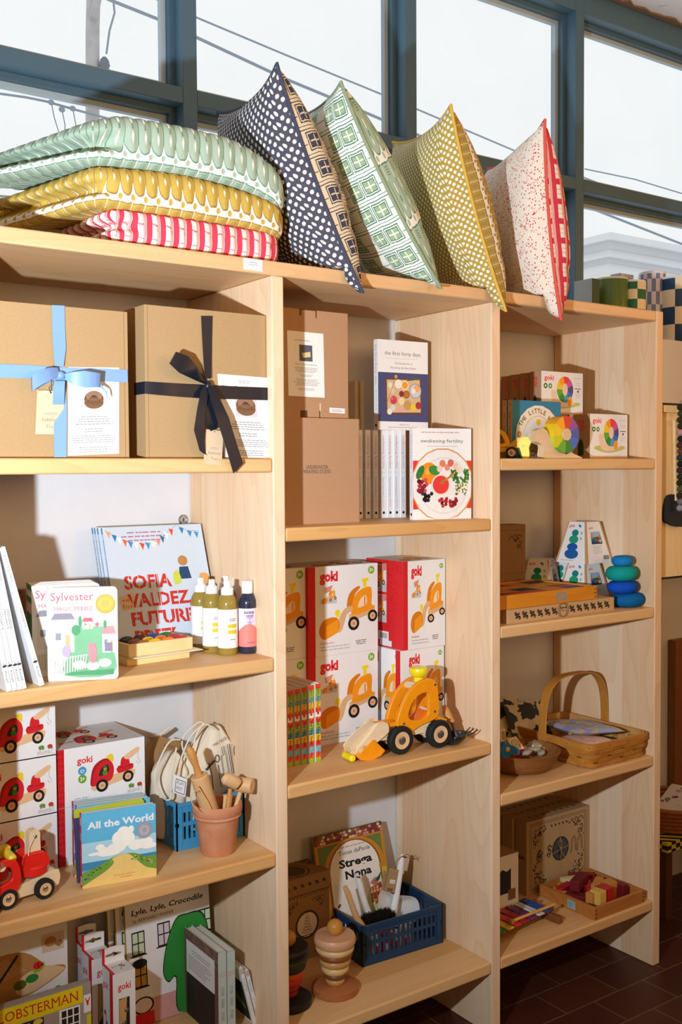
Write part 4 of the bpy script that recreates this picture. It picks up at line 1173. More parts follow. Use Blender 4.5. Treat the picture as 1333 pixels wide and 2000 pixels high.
for k, (c, nm) in enumerate(cols):
    row, i = divmod(k, 4)
    m = MB(); pts = smooth([(-.015, 0), (-.014, .012), (-.006, .0165), (.006, .0165), (.014, .012), (.015, 0)], 4, False)
    m.prism(pts, -.016, .016, K(c, .45, .4)); 
    cx = W2-th_-.017-.0325*i; cy = th_+.018+.0365*row
    v = Vector((cx, cy, .0125)); v.rotate(Matrix.Rotation(rz_, 3, 'Z'))
    single(m, 'block_crayon', nm+' block crayon in the wooden tray', 'crayon', Vector(tr.location)+v, rz_, 'block crayons in the tray', bev=.003)
# paint bottles
def bottle(loc, label, liquid, lab, r_, pink=False, clear=False):
    o = thing('paint_bottle', label, 'bottle', loc, R(-20), 'squeeze bottles in the corner')
    lq = K(liquid, .15, .5)
    m = MB(); m.lathe([(r_*.9, 0), (r_, .004), (r_, .112), (r_*.97, .120), (r_*.72, .131), (r_*.52, .136)], lq, seg=36)
    m.build('bottle_body', o)
    m = MB(); rr = r_*1.012
    t2 = [(rr, .016), (rr, .102)]
    m.lathe(t2, CARD if not pink else K('#efe4ec'), seg=40)
    b = m.build('paper_label', o); b.data.materials.append(CARD)
    m = MB()
    def cyl(a, zz): return (rr*1.006*math.sin(a), -rr*1.006*math.cos(a), zz)
    def patch(f, a0, a1, z0, z1, mat, n=10, q=0):
        v = []; fc = []
        for i in range(n+1):
            aa = a0+(a1-a0)*i/n; v += [tuple(Vector(cyl(aa, z0))*1), cyl(aa, f(aa) if f else z1)]
        if q: v = [(p[0]*(1+q), p[1]*(1+q), p[2]) for p in v]
        m.add(v, [(2*i, 2*i+2, 2*i+3, 2*i+1) for i in range(n)], mat)
    def disc(ac, zc, ra, mat, q=0):
        v = [cyl(ac, zc)]+[cyl(ac+ra/rr*math.cos(2*math.pi*k/20), zc+ra*math.sin(2*math.pi*k/20)) for k in range(20)]
        v = [(p[0]*(1+q), p[1]*(1+q), p[2]) for p in v]
        m.add(v, [(0, 1+k, 1+(k+1) % 20) for k in range(20)], mat)
    if pink:
        patch(lambda a: .058+.010*math.cos(a*1.7), -1.5, 1.5, .016, 0, K('#e9837c'), 24); disc(.1, .076, .0085, K('#b9a0cf'), .004)
        for k in range(7): patch(None, -.55+k*.17, -.43+k*.17, .090, .096, K('#7a4f9a'), 2)
        for k in range(5): patch(None, -.3+k*.17, -.18+k*.17, .083, .088, K('#7a4f9a'), 2)
        for k in range(5): patch(None, -.2+k*.17, -.08+k*.17, .024, .027, K('#a44f8a'), 2, .003)
    else:
        for i in range(3):
            for j in range(2): disc(.05+i*.30, .052+j*.013, .0048, K('#d6c334'))
        for k in range(3): patch(None, .05+k*.24, .25+k*.24, .080, .0815, INK, 2); patch(None, .05+k*.22, .22+k*.22, .076, .0775, INK, 2); patch(None, .1+k*.2, .26+k*.2, .034, .0355, INK, 2)
    m.build('print', b)
    capm = K('#f0f1f4', .35, .5) if not clear else K('#d9d3cc', .2, .6)
    m = MB()
    if pink or clear: m.lathe([(r_*.55, .134), (r_*.62, .136), (r_*.62, .160), (r_*.55, .163), (0, .164)], capm)
    else: m.lathe([(r_*.60, .132), (r_*.64, .134), (r_*.62, .148), (r_*.42, .151), (r_*.34, .153), (r_*.32, .165), (0, .166)], capm)
    m.build('cap', o)
    return o
def bl(u, y): return (Wx(u, y, z+.05), y, z+.0003)
bottle(bl(445, .106), 'yellow paint bottle, frontmost, beside the pink-labelled bottle', '#96803a', CARD, .0225)
bottle(bl(484, .093), 'dark paint bottle with a pink and lilac label', '#2c2f42', CARD, .0205, pink=True)
bottle(bl(415, .150), 'yellow paint bottle second from the left in the bottle group', '#96803a', CARD, .0225)
bottle(bl(393, .195), 'leftmost yellow paint bottle beside the stencil book', '#96803a', CARD, .0225)
bottle(bl(442, .205), 'yellow paint bottle standing behind the frontmost yellow one', '#96803a', CARD, .0225)
bottle(bl(464, .185), 'clear-capped bottle half hidden behind the pink-labelled bottle', '#8a6a5a', CARD, .0205, clear=True)

# ================================================================== left bay, third compartment
z = Z['L3']
RS = (K('#d01f27'), None)
y3 = .205; x0, x1 = Wx(114, y3, z+.1), Wx(284, y3, z+.1); hb = (Hz(x0, y3, 1466)-z)/2; wb = x1-x0
def tfront(A):
    A.rect(0, 0, .075, 1, K('#d01f27'))
    for k in range(9):
        for j in range(2): A.rect(.006+j*.035, .03+k*.108, .03+j*.035, .10+k*.108, K('#b9161f'), up=False)
    A.up(); truck_art(A.sub(.03, 0, 1, 1))
def ttop(A):
    pic_truck(A.sub(.25, .42, .80, .92)); pic_truck(A.sub(.12, .08, .62, .46)); A.text('goki', .1, .3, .75, .08, GOKI)
tb_ = carton_box(wb, .175, hb-.0006, WHITE, 'lower white tow truck toy carton in the right-hand pile, behind the sky-blue books', 'toy_carton', (x0, y3, z+.0003), 0, tfront, (K('#c81d26'), None), ttop, 'white tow truck cartons')
dup(tb_, (x0, y3, z+.0003+hb), None, 'top white tow truck toy carton in the right-hand pile, its picture in full view')
xr = Wx(111, .195, z+.1)
for k in range(3):
    wl = xr-XL0-.003
    dup(tb_, (xr-wl, .193, z+.0003+k*(hb-.003)), None, ['bottom', 'middle', 'topmost'][k]+' tow truck carton of the left-hand pile, cut by the photo edge').scale = (wl/wb, 1, 1)
# sky-blue board books
def sky_art(A):
    A.rect(0, .0, 1, .40, K('#5fb4dc')); A.rect(0, .40, 1, .72, K('#a9d4e8')); 
    cw = K('#f4f3ec')
    for x, y, r_, ry in ((.50, .40, .10, .10), (.56, .33, .09, .085), (.62, .42, .09, .10), (.66, .30, .04, .05), (.46, .52, .13, .07), (.28, .52, .07, .04), (.24, .48, .06, .04), (.36, .58, .15, .035), (.86, .50, .10, .06), (.90, .56, .12, .04), (.72, .52, .10, .07), (.18, .56, .1, .02)):
        A.ell(x, y, r_, cw, ry=ry*A.h/A.w)
    A.rect(0, .66, 1, .76, K('#3f86b4'))
    A.poly(smooth([(0, .80), (.2, .74), (.36, .66), (.50, .62), (.70, .63), (.85, .70), (1, .72), (1, 1), (0, 1)], 3), K('#6f9a3c'))
    A.poly(smooth([(.40, .66), (.50, .625), (.62, .63), (.72, .72), (.86, .85), (1.0, .90), (1, 1), (.0, 1), (.06, .94), (.30, .82), (.42, .72)], 3), K('#e6c878'))
    r = random.Random(5)
    for k in range(70):
        t0 = r.random(); side = r.random() < .5
        x = (.40-.38*t0+r.uniform(-.07, .0)) if side else (.66+.34*t0+r.uniform(-.03, .05)); y = (.66+.22*t0+r.uniform(-.02, .05)) if side else (.65+.12*t0+r.uniform(-.01, .06))
        if 0 < x < .98: A.ell(x, min(y, .97), .016, K(r.choice(['#4f8a34', '#8fb04a', '#3d7a4c', '#b9b060', '#6aa06a'])), ry=.011, seg=8, up=False)
    A.up()
    A.text('All the World', .075, .97, .215, .085, WHITE, bold=.03, serif=True)
    A.ell(.84, .34, .115, K('#a3a3ae', .35)); A.ringe(.84, .34, .10, .006, K('#8a8a96')); A.ringe(.84, .34, .05, .02, K('#b9b9c4'))
    A.text('liz garton scanlon', .42, .70, .90, .020, K('#d0553c')); A.text('marla frazee', .50, .66, .935, .020, K('#d0553c'))
def sky_spine(A): A.rect(.06, .1, .16, .9, K('#c9b9c4')); A.rect(.26, .0, .36, 1, K('#8aa0a8')); A.text('ALL THE WORLD', .42, .74, .7, .4, K('#e58a8c')); A.rect(.85, .15, .96, .85, K('#e6dfe2'))
a, rz_, wd, hh = stand((161, 1737), (306, 1711), z, 1591)
SP = K('#c8203c')
bk = book(wd, hh, .014, K('#5fb4dc'), SP, 'board_book', 'front sky-blue board book with clouds, a silver medal and a sandy path', (a.x, a.y, z+.0004), rz_, sky_art, sky_spine, 'sky-blue board books with red spines', rnd_=.009, board=.0016)
nd = Vector((-math.sin(rz_), math.cos(rz_), 0)); td = Vector((math.cos(rz_), math.sin(rz_), 0))
for i, (dy, dx) in enumerate(((.052, .001), (.067, -.002), (.082, .0))):
    c = dup(bk, Vector((a.x, a.y, z+.0004))+nd*dy+td*dx, rz_+R(-2), ['second', 'third', 'rearmost'][i]+' of the sky-blue board books with red spines, counted from the front')
p = Vector((a.x, a.y, z+.0006))+nd*.034-td*.002
book(wd*.95, hh*.985, .008, K('#b3bc2c'), K('#4a3a62'), 'board_book', 'lime and plum board book tilted between the sky-blue board books', p, rz_+R(-1), lambda A: A.rect(0, .1, 1, 1, K('#4a3a62')), None, rnd_=.008, board=.0016, ry=-R(2.5))
# toy tow truck
def slab(m, pts, y0, y1, mat): m.prism(pts, y0, y1, mat)
a = onz(18, 1778, z); b = onz(90, 1757, z); rz_ = math.atan2(b.y-a.y, b.x-a.x); s = (b-a).length
tk = thing('toy_tow_truck', 'red wooden toy tow truck at the left edge of the shelf', 'toy truck', (a.x, a.y, z), rz_)
RDP = K('#e0261c', .35, .5); wr = .0205
m = MB(); ch = smooth([(-.045, .016), (-.04, .030), (.02, .034), (s+.022, .048), (s+.034, .042), (s+.034, .026), (s+.02, .017), (.0, .014)], 4)
m.prism(ch, .014, .060, MAPLE); m.build('chassis', tk, bev=.002)
cab_o = smooth([(-.058, .030), (-.052, .056), (-.036, .082), (-.012, .096), (.014, .094), (.024, .078), (.027, .055), (.020, .036), (.004, .028), (-.03, .026)], 4)
cab_i = smooth([(-.040, .048), (-.034, .062), (-.022, .076), (-.008, .084), (.004, .082), (.009, .074), (.010, .064), (.006, .056), (-.006, .051), (-.024, .047)], 4)
for k, (y0, y1) in enumerate(((.002, .014), (.060, .072))):
    m = MB(); m.ring(cab_o, cab_i, y0, y1, RDP); m.build('cab_side', tk, bev=.0015)
m = MB(); m.tube([(-.012, .002, .086), (-.012, .072, .086)], .0085, MAPLE, 14); m.build('cab_bar', tk)
m = MB(); m.tube([(.012, .006, .094), (.012, .008, .096), (.012, .044, .101), (.012, .046, .101)], .009, K('#e7cf35', .4, .5), 18, radii=[.006, .0085, .0085, .006]); m.box(.0, .024, .044, .062, .088, .108, K('#e7cf35', .4, .5)); m.build('horn', tk, bev=.001)
m = MB(); m.ball((-.016, .037, .050), .013, K('#2c8f3c', .4), (1, 1, 1.2)); m.ball((-.016, .037, .070), .0085, K('#d8a878')); m.lathe([(.0095, .071), (.006, .078), (0, .080)], K('#2c8f3c'), (-.016, .037, 0)); m.build('driver', tk)
tx = s-.012
m = MB(); m.cyl((tx, .037, .046), .030, .020, RDP, bev=.003, seg=40); 
for y0, y1 in ((.012, .026), (.048, .062)): m.prism(smooth([(tx-.022, .064), (tx-.022, .082), (tx-.016, .090), (tx+.016, .090), (tx+.022, .082), (tx+.022, .064)], 3), y0, y1, RDP)
m.build('turntable', tk, bev=.0015)
m = MB(); m.prism([(tx-.008, .068), (tx+.014, .068), (tx+.013, .128), (tx+.008, .134), (tx-.004, .134), (tx-.008, .128)], .026, .048, MAPLE); jb = m.build('crane_arm', tk, bev=.001)
m = MB(); m.lathe([(0, -.002), (.0035, -.001), (.0035, .001)], K('#9aa0a6', .3, metal=1), (tx+.003, .0255, .122), axis='y'); m.build('bolt', jb)
m = MB(); m.tube([(tx+.002, .022, .126), (tx-.012, .020, .105), (tx-.015, .018, .09)], .0009, K('#e8e4dc')); m.build('hook_line', tk)
CAPM = K('#c3c6c8', .2, .6, metal=.9)
for x in (0, s):
    toy_wheel(tk, (x, 0, wr), wr, .014, cap=CAPM); toy_wheel(tk, (x, .060, wr), wr, .014, cap=CAPM)
# folding crate builder
def crate(label, loc, rz, w_, d, h, mat, name='folding_crate', rows=2, nx=12, ny=8):
    o = thing(name, label, 'crate', loc, rz)
    t0 = .004
    def wall(mb, T, L, n):
        mb.T = T
        mb.box(0, L, 0, t0, 0, h*.22, mat); mb.box(0, L, 0, t0, h*.86, h, mat); mb.box(0, L, 0, t0, h*.50, h*.58, mat)
        mb.box(0, L*.09, 0, t0, h*.22, h*.86, mat); mb.box(L*.91, L, 0, t0, h*.22, h*.86, mat)
        for k in range(n+1):
            x = L*.09+(L*.82)*k/n; g = L*.82/n*.22
            mb.box(max(x-g, L*.09), min(x+g, L*.91), .0004, t0-.0004, h*.22, h*.86, mat)
        for x in (L*.04, L*.92): mb.box(x, x+L*.04, -.002, 0, h*.12, h*.92, mat)
        mb.box(L*.1, L*.9, -.0016, 0, h*.80, h*.86, mat); mb.box(L*.03, L*.97, -.003, 0, h*.93, h, mat)
        mb.T = None
    I = Matrix.Identity(4)
    for nm, T, L, n in (('front_panel', I, w_, nx), ('back_panel', Matrix.Translation((0, d-t0, 0)), w_, nx), ('side_panel', Matrix.Translation((t0, 0, 0)) @ Matrix.Rotation(R(90), 4, 'Z'), d, ny), ('side_panel', Matrix.Translation((w_, 0, 0)) @ Matrix.Rotation(R(90), 4, 'Z'), d, ny)):
        mb = MB()
        if nm == 'side_panel' and T.translation.x < w_/2: T = Matrix.Translation((0, d, 0)) @ Matrix.Rotation(R(-90), 4, 'Z')
        wall(mb, T, L, n); mb.build(nm, o)
    MB().box(t0, w_-t0, t0, d-t0, .002, .005, mat).build('base', o)
    return o
a = onz(345, 1664, z); xr = Wx(478, a.y, z+.05)
CB = K('#3f93c4', .45, .4)
hc = Hz(a.x, a.y, 1572)-z; cy = a.y; cx = a.x; cw = xr-a.x; cd = .19
crate('sky-blue plastic folding crate with cotton bags behind the terracotta pot', (cx, cy, z+.0003), 0, cw, cd, hc, CB)
# cotton drawstring bags in the crate
COT = NT('cotton'); n_ = COT.noise(COT.coord(), 700, 2); n3 = COT.noise(COT.coord(), 30, 3); COT = COT.done(COT.mix(n_, lin('#e6dccb'), lin('#d8ccb8')), .9, .1, n3, .5, .004)
def bag(label, cen, w_, d, h, tilt, seed, squeeze=.75):
    o = thing('drawstring_bag', label, 'bag', cen, tilt)
    r = random.Random(seed); NA, NZ = 30, 18; v = []; f = []; ph = [r.uniform(0, 6.3) for _ in range(5)]
    for j in range(NZ+1):
        t_ = j/NZ; 
        s_ = (.86+.22*math.sin(t_*2.2)) if t_ < squeeze else (.86+.22*math.sin(squeeze*2.2))*(1-.80*((t_-squeeze)/(1-squeeze))**.8)
        dd = (.9+.25*math.sin(t_*2.6)) if t_ < squeeze else (.9+.25*math.sin(squeeze*2.6))*(1-.6*((t_-squeeze)/(1-squeeze)))
        for i in range(NA):
            a_ = 2*math.pi*i/NA; c_, s2 = math.cos(a_), math.sin(a_)
            px = math.copysign(abs(c_)**.7, c_)*w_/2*s_; py = math.copysign(abs(s2)**.8, s2)*d/2*dd
            k = 1+.05*math.sin(3*a_+ph[0]+4*t_)+(.12*math.sin(9*a_+ph[1]) if t_ > squeeze*.9 else .02*math.sin(7*a_+ph[2]+6*t_))
            v.append((px*k+.012*math.sin(3*t_+ph[3]), py*k, h*t_))
    for j in range(NZ):
        for i in range(NA): f.append((j*NA+i, j*NA+(i+1) % NA, (j+1)*NA+(i+1) % NA, (j+1)*NA+i))
    f.append(tuple(reversed(range(NA)))); f.append(tuple(range(NZ*NA, NZ*NA+NA)))
    m = MB(); m.add(v, f, COT); m.build('cloth_body', o, angle=70, subd=1)
    return o
by = cy+.085; zb_ = z+.006
bx = Wx(428, by-.04, z+.2)
bg = bag('tall cotton drawstring bag printed with kitchen tools, in the blue crate', (bx, by, zb_), .128, .062, .245, R(0), 3)
m = MB(); A = Art(m, (-.048, -.041, .205), (1, 0, 0), (0, .0, -1), .105, .13, (0, -1, 0))
A.line([(.20, .30), (.27, .55), (.30, .80)], .022, INK); A.line([(.12, .42), (.34, .28)], .05, INK); A.ringe(.40, .25, .05, .018, INK, ry=.08); A.line([(.42, .36), (.50, .78)], .018, INK)
for pts in ([(.50, .22), (.62, .18), (.70, .62), (.58, .68), (.50, .22)], [(.54, .19), (.52, .06), (.58, .05), (.60, .18)], [(.64, .66), (.68, .84), (.74, .82), (.70, .63)]): A.line(pts, .014, INK)
A.line([(.66, .02), (.78, .58)], .018, INK); A.line([(.72, .02), (.82, .58)], .018, INK); A.ringe(.86, .16, .035, .02, INK, ry=.11); A.line([(.87, .28), (.92, .52)], .03, INK)
A.text('real tools', .30, .66, .02, .06, INK, ital=.2, rot=-R(20)); A.text('Ingredients', .42, .86, .98, .06, INK, ital=.2, rot=-R(25))
m.build('print', bg)
m = MB()
for pts in ([(420, 1425), (400, 1415), (372, 1440), (352, 1490), (352, 1530), (372, 1512)], [(398, 1412), (382, 1440), (377, 1480), (384, 1500)], [(384, 1500), (360, 1470), (358, 1440), (386, 1412), (397, 1412)]):
    m.tube(smooth([tuple(ony(u, v, by-.045)-Vector((bx, by, zb_))) for u, v in pts], 6, False), .0020, COT, 8)
m.build('drawstring', bg)
bx2 = Wx(340, by-.02, z+.2)
b2_ = bag('smaller cotton drawstring bag at the left end of the blue crate', (bx2, by+.01, zb_), .075, .075, .195, R(0), 8, .8)
m = MB()
for pts in ([(352, 1445), (330, 1450), (306, 1500), (304, 1530), (322, 1560), (334, 1557), (334, 1520), (345, 1460)],):
    m.tube(smooth([tuple(ony(u, v, by-.06)-Vector((bx2, by+.01, zb_))) for u, v in pts], 6, False), .0020, COT, 8)
m.build('drawstring', b2_)
q = [ony(u, v, by-.056)-Vector((bx2, by+.01, zb_)) for u, v in ((340, 1512), (366, 1522), (336, 1547))]
m = MB(); m.add([q[0], q[1], q[1]+q[2]-q[0], q[2]], [(0, 1, 2, 3)], WHITE); A = Art(m, q[0], q[1]-q[0], q[2]-q[0], (q[1]-q[0]).length, (q[2]-q[0]).length, (0, -1, 0))
for a_, b_ in (((.2, .2), (.9, .2)), ((.9, .2), (.9, .9)), ((.9, .9), (.2, .9)), ((.2, .9), (.2, .2))): A.line([a_, b_], .04, INK, up=False)
A.text('PLAY', .3, .8, .45, .18, INK); A.text('POT', .3, .72, .75, .18, INK); m.build('label_tag', b2_)
# net bag and kraft packet behind
NET = paperfibre('netting', '#a5794e', '#d9bf98', 380)
q = Wx(300, .335, z+.2)
o = thing('net_bag', 'brown mesh bag tied with a clip behind the tow truck carton', 'bag', (q, .335, z))
MB().lathe([(.03, 0), (.052, .05), (.055, .11), (.040, .155), (.022, .185), (.010, .205), (.015, .215)], NET, seg=20).build('net', o)
m = MB(); m.tube([(-.012, 0, .206), (.012, 0, .212), (.035, -.004, .226), (.038, -.004, .228)], .005, K('#d8cfc0')); m.build('clip', o)
m = MB(); m.box(-.03, .03, -.001, .001, 0, .105, KRAFTD); A = Art(m, (-.03, -.001, .105), (1, 0, 0), (0, 0, -1), .06, .105, (0, -1, 0)); A.greek(.3, .8, .12, 2, .04, INK, center=True); A.greek(.1, .9, .4, 5, .03, INK2)
single(m, 'kraft_card', 'brown printed card hanging in front of the mesh bag', 'card', (Wx(301, .275, z+.2), .275, z+.12), 0, ry=R(24))
m = MB(); m.box(0, .05, 0, .06, 0, .118, KRAFTD); m.box(.01, .04, -.001, 0, .07, .085, K('#6d5232'))
single(m, 'kraft_packet', 'crumpled kraft packet between the carton and the blue crate', 'packet', (Wx(286, .272, z+.1), .278, z+.0003), 0)
# terracotta pot and its utensils
py_ = .088; px_ = Wx(425, py_, z+.05)
t = NT('terracotta'); n1 = t.noise(t.coord(), 26, 4, .6); n2 = t.noise(t.coord(), 300, 2)
TERRA = t.done(t.mix(t.M('POWER', n1, 2), lin('#c17a52'), lin('#dcae92')), .85, .15, n2, .2)
po = thing('terracotta_pot', 'terracotta flower pot holding wooden utensils', 'pot', (px_, py_, z+.0003))
m = MB(); m.lathe([(.0, 0), (.036, 0), (.0385, .003), (.047, .075), (.0485, .079), (.0530, .083), (.0515, .088), (.0545, .092), (.0555, .108), (.053, .112), (.0485, .110), (.0465, .085), (.037, .012), (0, .012)], TERRA, seg=48)
m.build('pot_body', po)
def inpot(pts, y): return [tuple(ony(u, v, y)) for u, v in pts]
TURN = wood('turned', '#e2bd90', '#d0a16c', 2, staves=0, contrast=.5); TURN2 = wood('turned_dark', '#d29a55', '#bf8443', 2, staves=0, contrast=.4)
yq = py_-.005
o = thing('rolling_pin', 'wooden rolling pin leaning in the terracotta pot', 'rolling pin', ony(415, 1610, yq))
B0 = Vector(o.location)
p = [ony(u, v, yq)-B0 for u, v in ((421, 1618), (389, 1514))]
m = MB(); m.tube([p[0], p[0].lerp(p[1], .02), p[0].lerp(p[1], .98), p[1]], .02, TURN, 28, radii=[.0185, .0200, .0200, .0175]); m.build('roller', o)
p = [ony(u, v, yq)-B0 for u, v in ((389, 1515), (386, 1506), (383, 1496), (377, 1480), (371, 1465), (368, 1459))]
m = MB(); m.tube(p, .01, TURN2, 20, radii=[.0085, .0078, .0070, .0096, .0088, .003]); m.build('handle', o)
def stick(nm, label, pts, radii, mat, y, cat='utensil', head=None):
    b = ony(*pts[0], y); o = thing(nm, label, cat, b)
    MB().tube([ony(u, v, y)-b for u, v in pts], .004, mat, 14, radii=radii).build('handle', o)
    if head: head(o, b)
    return o
def mallet_head(o, b):
    c = ony(474, 1533, py_-.012)-b; d = Vector((.62, -.78, -.05)).normalized()
    MB().tube([c-d*.024, c-d*.022, c+d*.022, c+d*.024], .02, TURN, 26, radii=[.0155, .017, .017, .0155]).build('mallet_head', o)
stick('wooden_mallet', 'wooden mallet with a round barrel head in the terracotta pot', [(454, 1610), (462, 1572), (470, 1545)], [.0055, .0052, .0048], TURN, py_-.012, head=mallet_head)
def tend_head(o, b):
    c = ony(451, 1527, py_-.018)-b
    m = MB(); m.tube([c+Vector((-.016, .004, .014)), c+Vector((-.012, 0, .010)), c+Vector((.010, -.006, -.004)), c+Vector((.014, -.008, -.008))], .014, TURN, 20, radii=[.010, .0145, .0145, .012]); m.build('mallet_head', o)
stick('meat_mallet', 'wooden tenderiser with a knobbly head in the terracotta pot', [(440, 1612), (446, 1575), (450, 1540)], [.0056, .0052, .0046], TURN2, py_-.018, head=tend_head)
stick('wooden_spoon', 'thin wooden spoon handle behind the tenderiser in the pot', [(433, 1612), (438, 1580), (442, 1552)], [.004, .004, .006], TURN, py_+.01)
def whisk(o, b):
    m = MB()
    for pts in ([(417, 1592), (404, 1562), (385, 1545), (375, 1552), (377, 1572), (398, 1590), (413, 1598)], [(416, 1592), (405, 1565), (390, 1540), (386, 1536)], [(415, 1593), (400, 1560), (388, 1538), (396, 1550), (416, 1590)]):
        m.tube(smooth([tuple(ony(u, v, py_-.030)-b) for u, v in pts], 5, False), .0011, K('#d8b071'), 8)
    m.build('whisk_loops', o)
stick('small_whisk', 'small wooden whisk with cane loops at the front of the pot', [(420, 1615), (416, 1597), (413, 1590)], [.0065, .0072, .006], TURN2, py_-.030, head=whisk)

# ================================================================== left bay, bottom compartment
z = Z['L4']
def lady_art(A):
    wd_ = K('#b98a52'); A.poly(smooth([(-.1, .40), (.2, .30), (.5, .33), (.7, .50), (.75, .56), (.95, .60), (.95, .68), (.7, .80), (.3, .92), (-.1, .98)], 3), wd_)
    A.poly(smooth([(.45, .62), (.7, .55), (.93, .62), (.93, .68), (.6, .82), (.4, .8)], 3), K('#e2c79c'))
    for k in range(8): A.line([(-.05+.045*k, .45+.02*k), (.30+.03*k, .36+.025*k)], .012, K('#c9b088'))
    A.line([(.15, .68), (.42, .34)], .03, K('#2b3326')); A.ell(.66, .55, .075, K('#8fb53a'), ry=.05, rot=-.5); A.ell(.65, .525, .055, RED, ry=.045); A.line([(.65, .49), (.66, .56)], .008, BLACK); A.ell(.70, .53, .012, BLACK)
    A.ell(.58, .66, .075, K('#2e8a3c'), ry=.05); A.ell(.44, .70, .075, K('#5b6a1c'), ry=.055)
    A.rect(.70, .18, .96, .40, K('#d9c5b5')); A.ell(.80, .28, .07, K('#b98545'), ry=.06); A.poly([(.84, .32), (.92, .28), (.95, .33), (.90, .37)], K('#a6784a'))
    A.ell(.74, .90, .05, K('#3f9fd8')); badge(A, .88, .885, .05, K('#58a23a'), '5+')
y_ = .19; x0, x1 = max(Wx(-40, y_, z+.3), XL0+.003), Wx(131, y_, z+.3); hh = Hz(x1, y_, 1785)-z
zbot = Hz(x1, y_, 1945)
carton_box(x1-x0, .12, hh, WHITE, 'white carton picturing a wooden xylophone with a ladybird', 'toy_carton', (x0, y_, z+.0003), 0, lambda A: lady_art(A.sub(0, 0, 1, (hh-(zbot-z))/hh)))
def lob_art(A):
    A.rect(0, 0, 1, 1, K('#a39a92')); A.poly([(.0, .014), (.91, .012), (.91, .155), (.0, .175)], K('#e6d41e'))
    A.text('LOBSTERMAN', .05, .86, .125, .078, K('#c8281e'), serif=True)
    A.rect(.0, .175, .50, 1, K('#25221f')); A.rect(.16, .20, .24, .27, K('#c9c0a8')); A.rect(.28, .19, .36, .26, K('#c9c0a8')); A.ell(.44, .20, .05, K('#d8c840'), ry=.03)
    A.rect(.66, .165, .88, .46, WHITE)
    for i in range(3):
        for j in range(4): A.rect(.685+.065*i, .18+.065*j, .735+.065*i, .235+.065*j, K('#2a2724'), up=False)
    A.up(); A.rect(.92, .10, 1.0, .25, WHITE); A.ell(.962, .17, .012, RED, ry=.03); A.line([(.94, .125), (.95, .16)], .01, RED); A.line([(.985, .125), (.972, .16)], .01, RED); A.rect(.95, .27, 1, .5, K('#cfd234'))
y_ = .050; x0, x1 = max(Wx(-12, y_, z+.2), XL0+.003), Wx(178, y_, z+.2); hh = Hz(x1, y_, 1917)-z
def lob_sp(A): A.rect(0, 0, 1, 1, K('#8a2a2a'))
CVR = K('#a39a92')
bk = book(x1-x0, hh, .004, CVR, K('#8a2a2a'), 'picture_book', 'front grey book with red lettering on a yellow band and a red lobster', (x0, y_, z+.0003), 0, lob_art, lob_sp, 'grey books with a yellow title band', board=.0012)
for i in range(3): dup(bk, (x0, y_+.0045*(i+1), z+.0003), None, ['second', 'third', 'rearmost'][i]+' of the grey books with a yellow title band, counted from the front')
# bell cartons
def bell_front(A):
    A.text('goki', .22, .80, .16, .06, GOKI, bold=.02); A.rect(.26, .24, .74, 1.0, K('#2d2620')); A.poly([(.27, .25), (.62, .24), (.56, .5), (.30, .6)], K('#c9a06a'))
    for k in range(5): A.ell(.60-.12*(k % 2), .36+.115*k, .10, K('#b8b2a6', .25, metal=.8), ry=.10); A.ell(.58-.12*(k % 2), .352+.115*k, .04, K('#efe9dd', .25, metal=.5)); A.line([(.52-.12*(k % 2), .37+.115*k), (.68-.12*(k % 2), .365+.115*k)], .02, INKB)
def bell_side(A):
    A.rect(.70, 0, 1.0, .62, RED); A.text('goki', .08, .55, .18, .06, GOKI, bold=.02); A.line([(.3, .40), (.3, .85)], .07, K('#c9a06a'))
    for k in range(5): A.ell(.22+.16*(k % 2), .42+.09*k, .10, K('#77706a'), ry=.10)
    A.greek(.08, .5, .9, 3, .03, INK)
def bell_top(A): A.rect(0, 0, .12, 1, RED); A.text('goki', .22, .55, .45, .14, K('#c98a8a')); A.line([(.5, .75), (.75, .25)], .05, K('#c9a06a')); A.ell(.6, .4, .07, K('#77706a')); A.ell(.72, .5, .07, K('#77706a'))
def bell_box(ul, ur, vt, y, label):
    x0, x1 = Wx(ul, y, z+.3), Wx(ur, y, z+.3); w_ = x1-x0; h = Hz(x0, y, vt)-z; d = .055
    o = thing('bell_carton', label, 'box', (x0, y, z+.0003), 0, 'white bell cartons with red edges')
    m = MB(); m.box(0, w_, 0, d, 0, h, WHITE); bell_front(frontart(m, w_, h)); bell_side(leftart(m, d, h)); bell_top(topart(m, w_, d, h)); m.build('carton', o)
    m = MB(); hw = .034
    outer = [(0, h)]*1+[(w_, h)]+[(w_, h+hw)]+[(0, h+hw)]
    hole = smooth([(w_*.15, h+hw*.42), (w_*.4, h+hw*.40), (w_*.5, h+hw*.32), (w_*.6, h+hw*.40), (w_*.85, h+hw*.42), (w_*.85, h+hw*.56), (w_*.6, h+hw*.58), (w_*.5, h+hw*.66), (w_*.4, h+hw*.58), (w_*.15, h+hw*.56)], 2)
    n = len(hole); out = []
    for k in range(n):
        a_ = math.atan2(hole[k][1]-(h+hw/2), hole[k][0]-w_/2); c_, s_ = math.cos(a_), math.sin(a_)
        q = min((w_/2)/max(abs(c_), 1e-6), (hw/2)/max(abs(s_), 1e-6)); out.append((w_/2+q*c_, h+hw/2+q*s_))
    m.ring(out, hole, d-.001, d, CARD); m.box(-.0003, .005, d-.0013, d+.0003, h, h+hw, RED); m.build('hanging_flap', o)
bell_box(219, 263, 1905, .075, 'front white bell carton with a window of jingle bells')
bell_box(178, 222, 1876, .150, 'second white bell carton, behind the front one')
bell_box(165, 205, 1858, .225, 'rearmost white bell carton, its flap in shade')
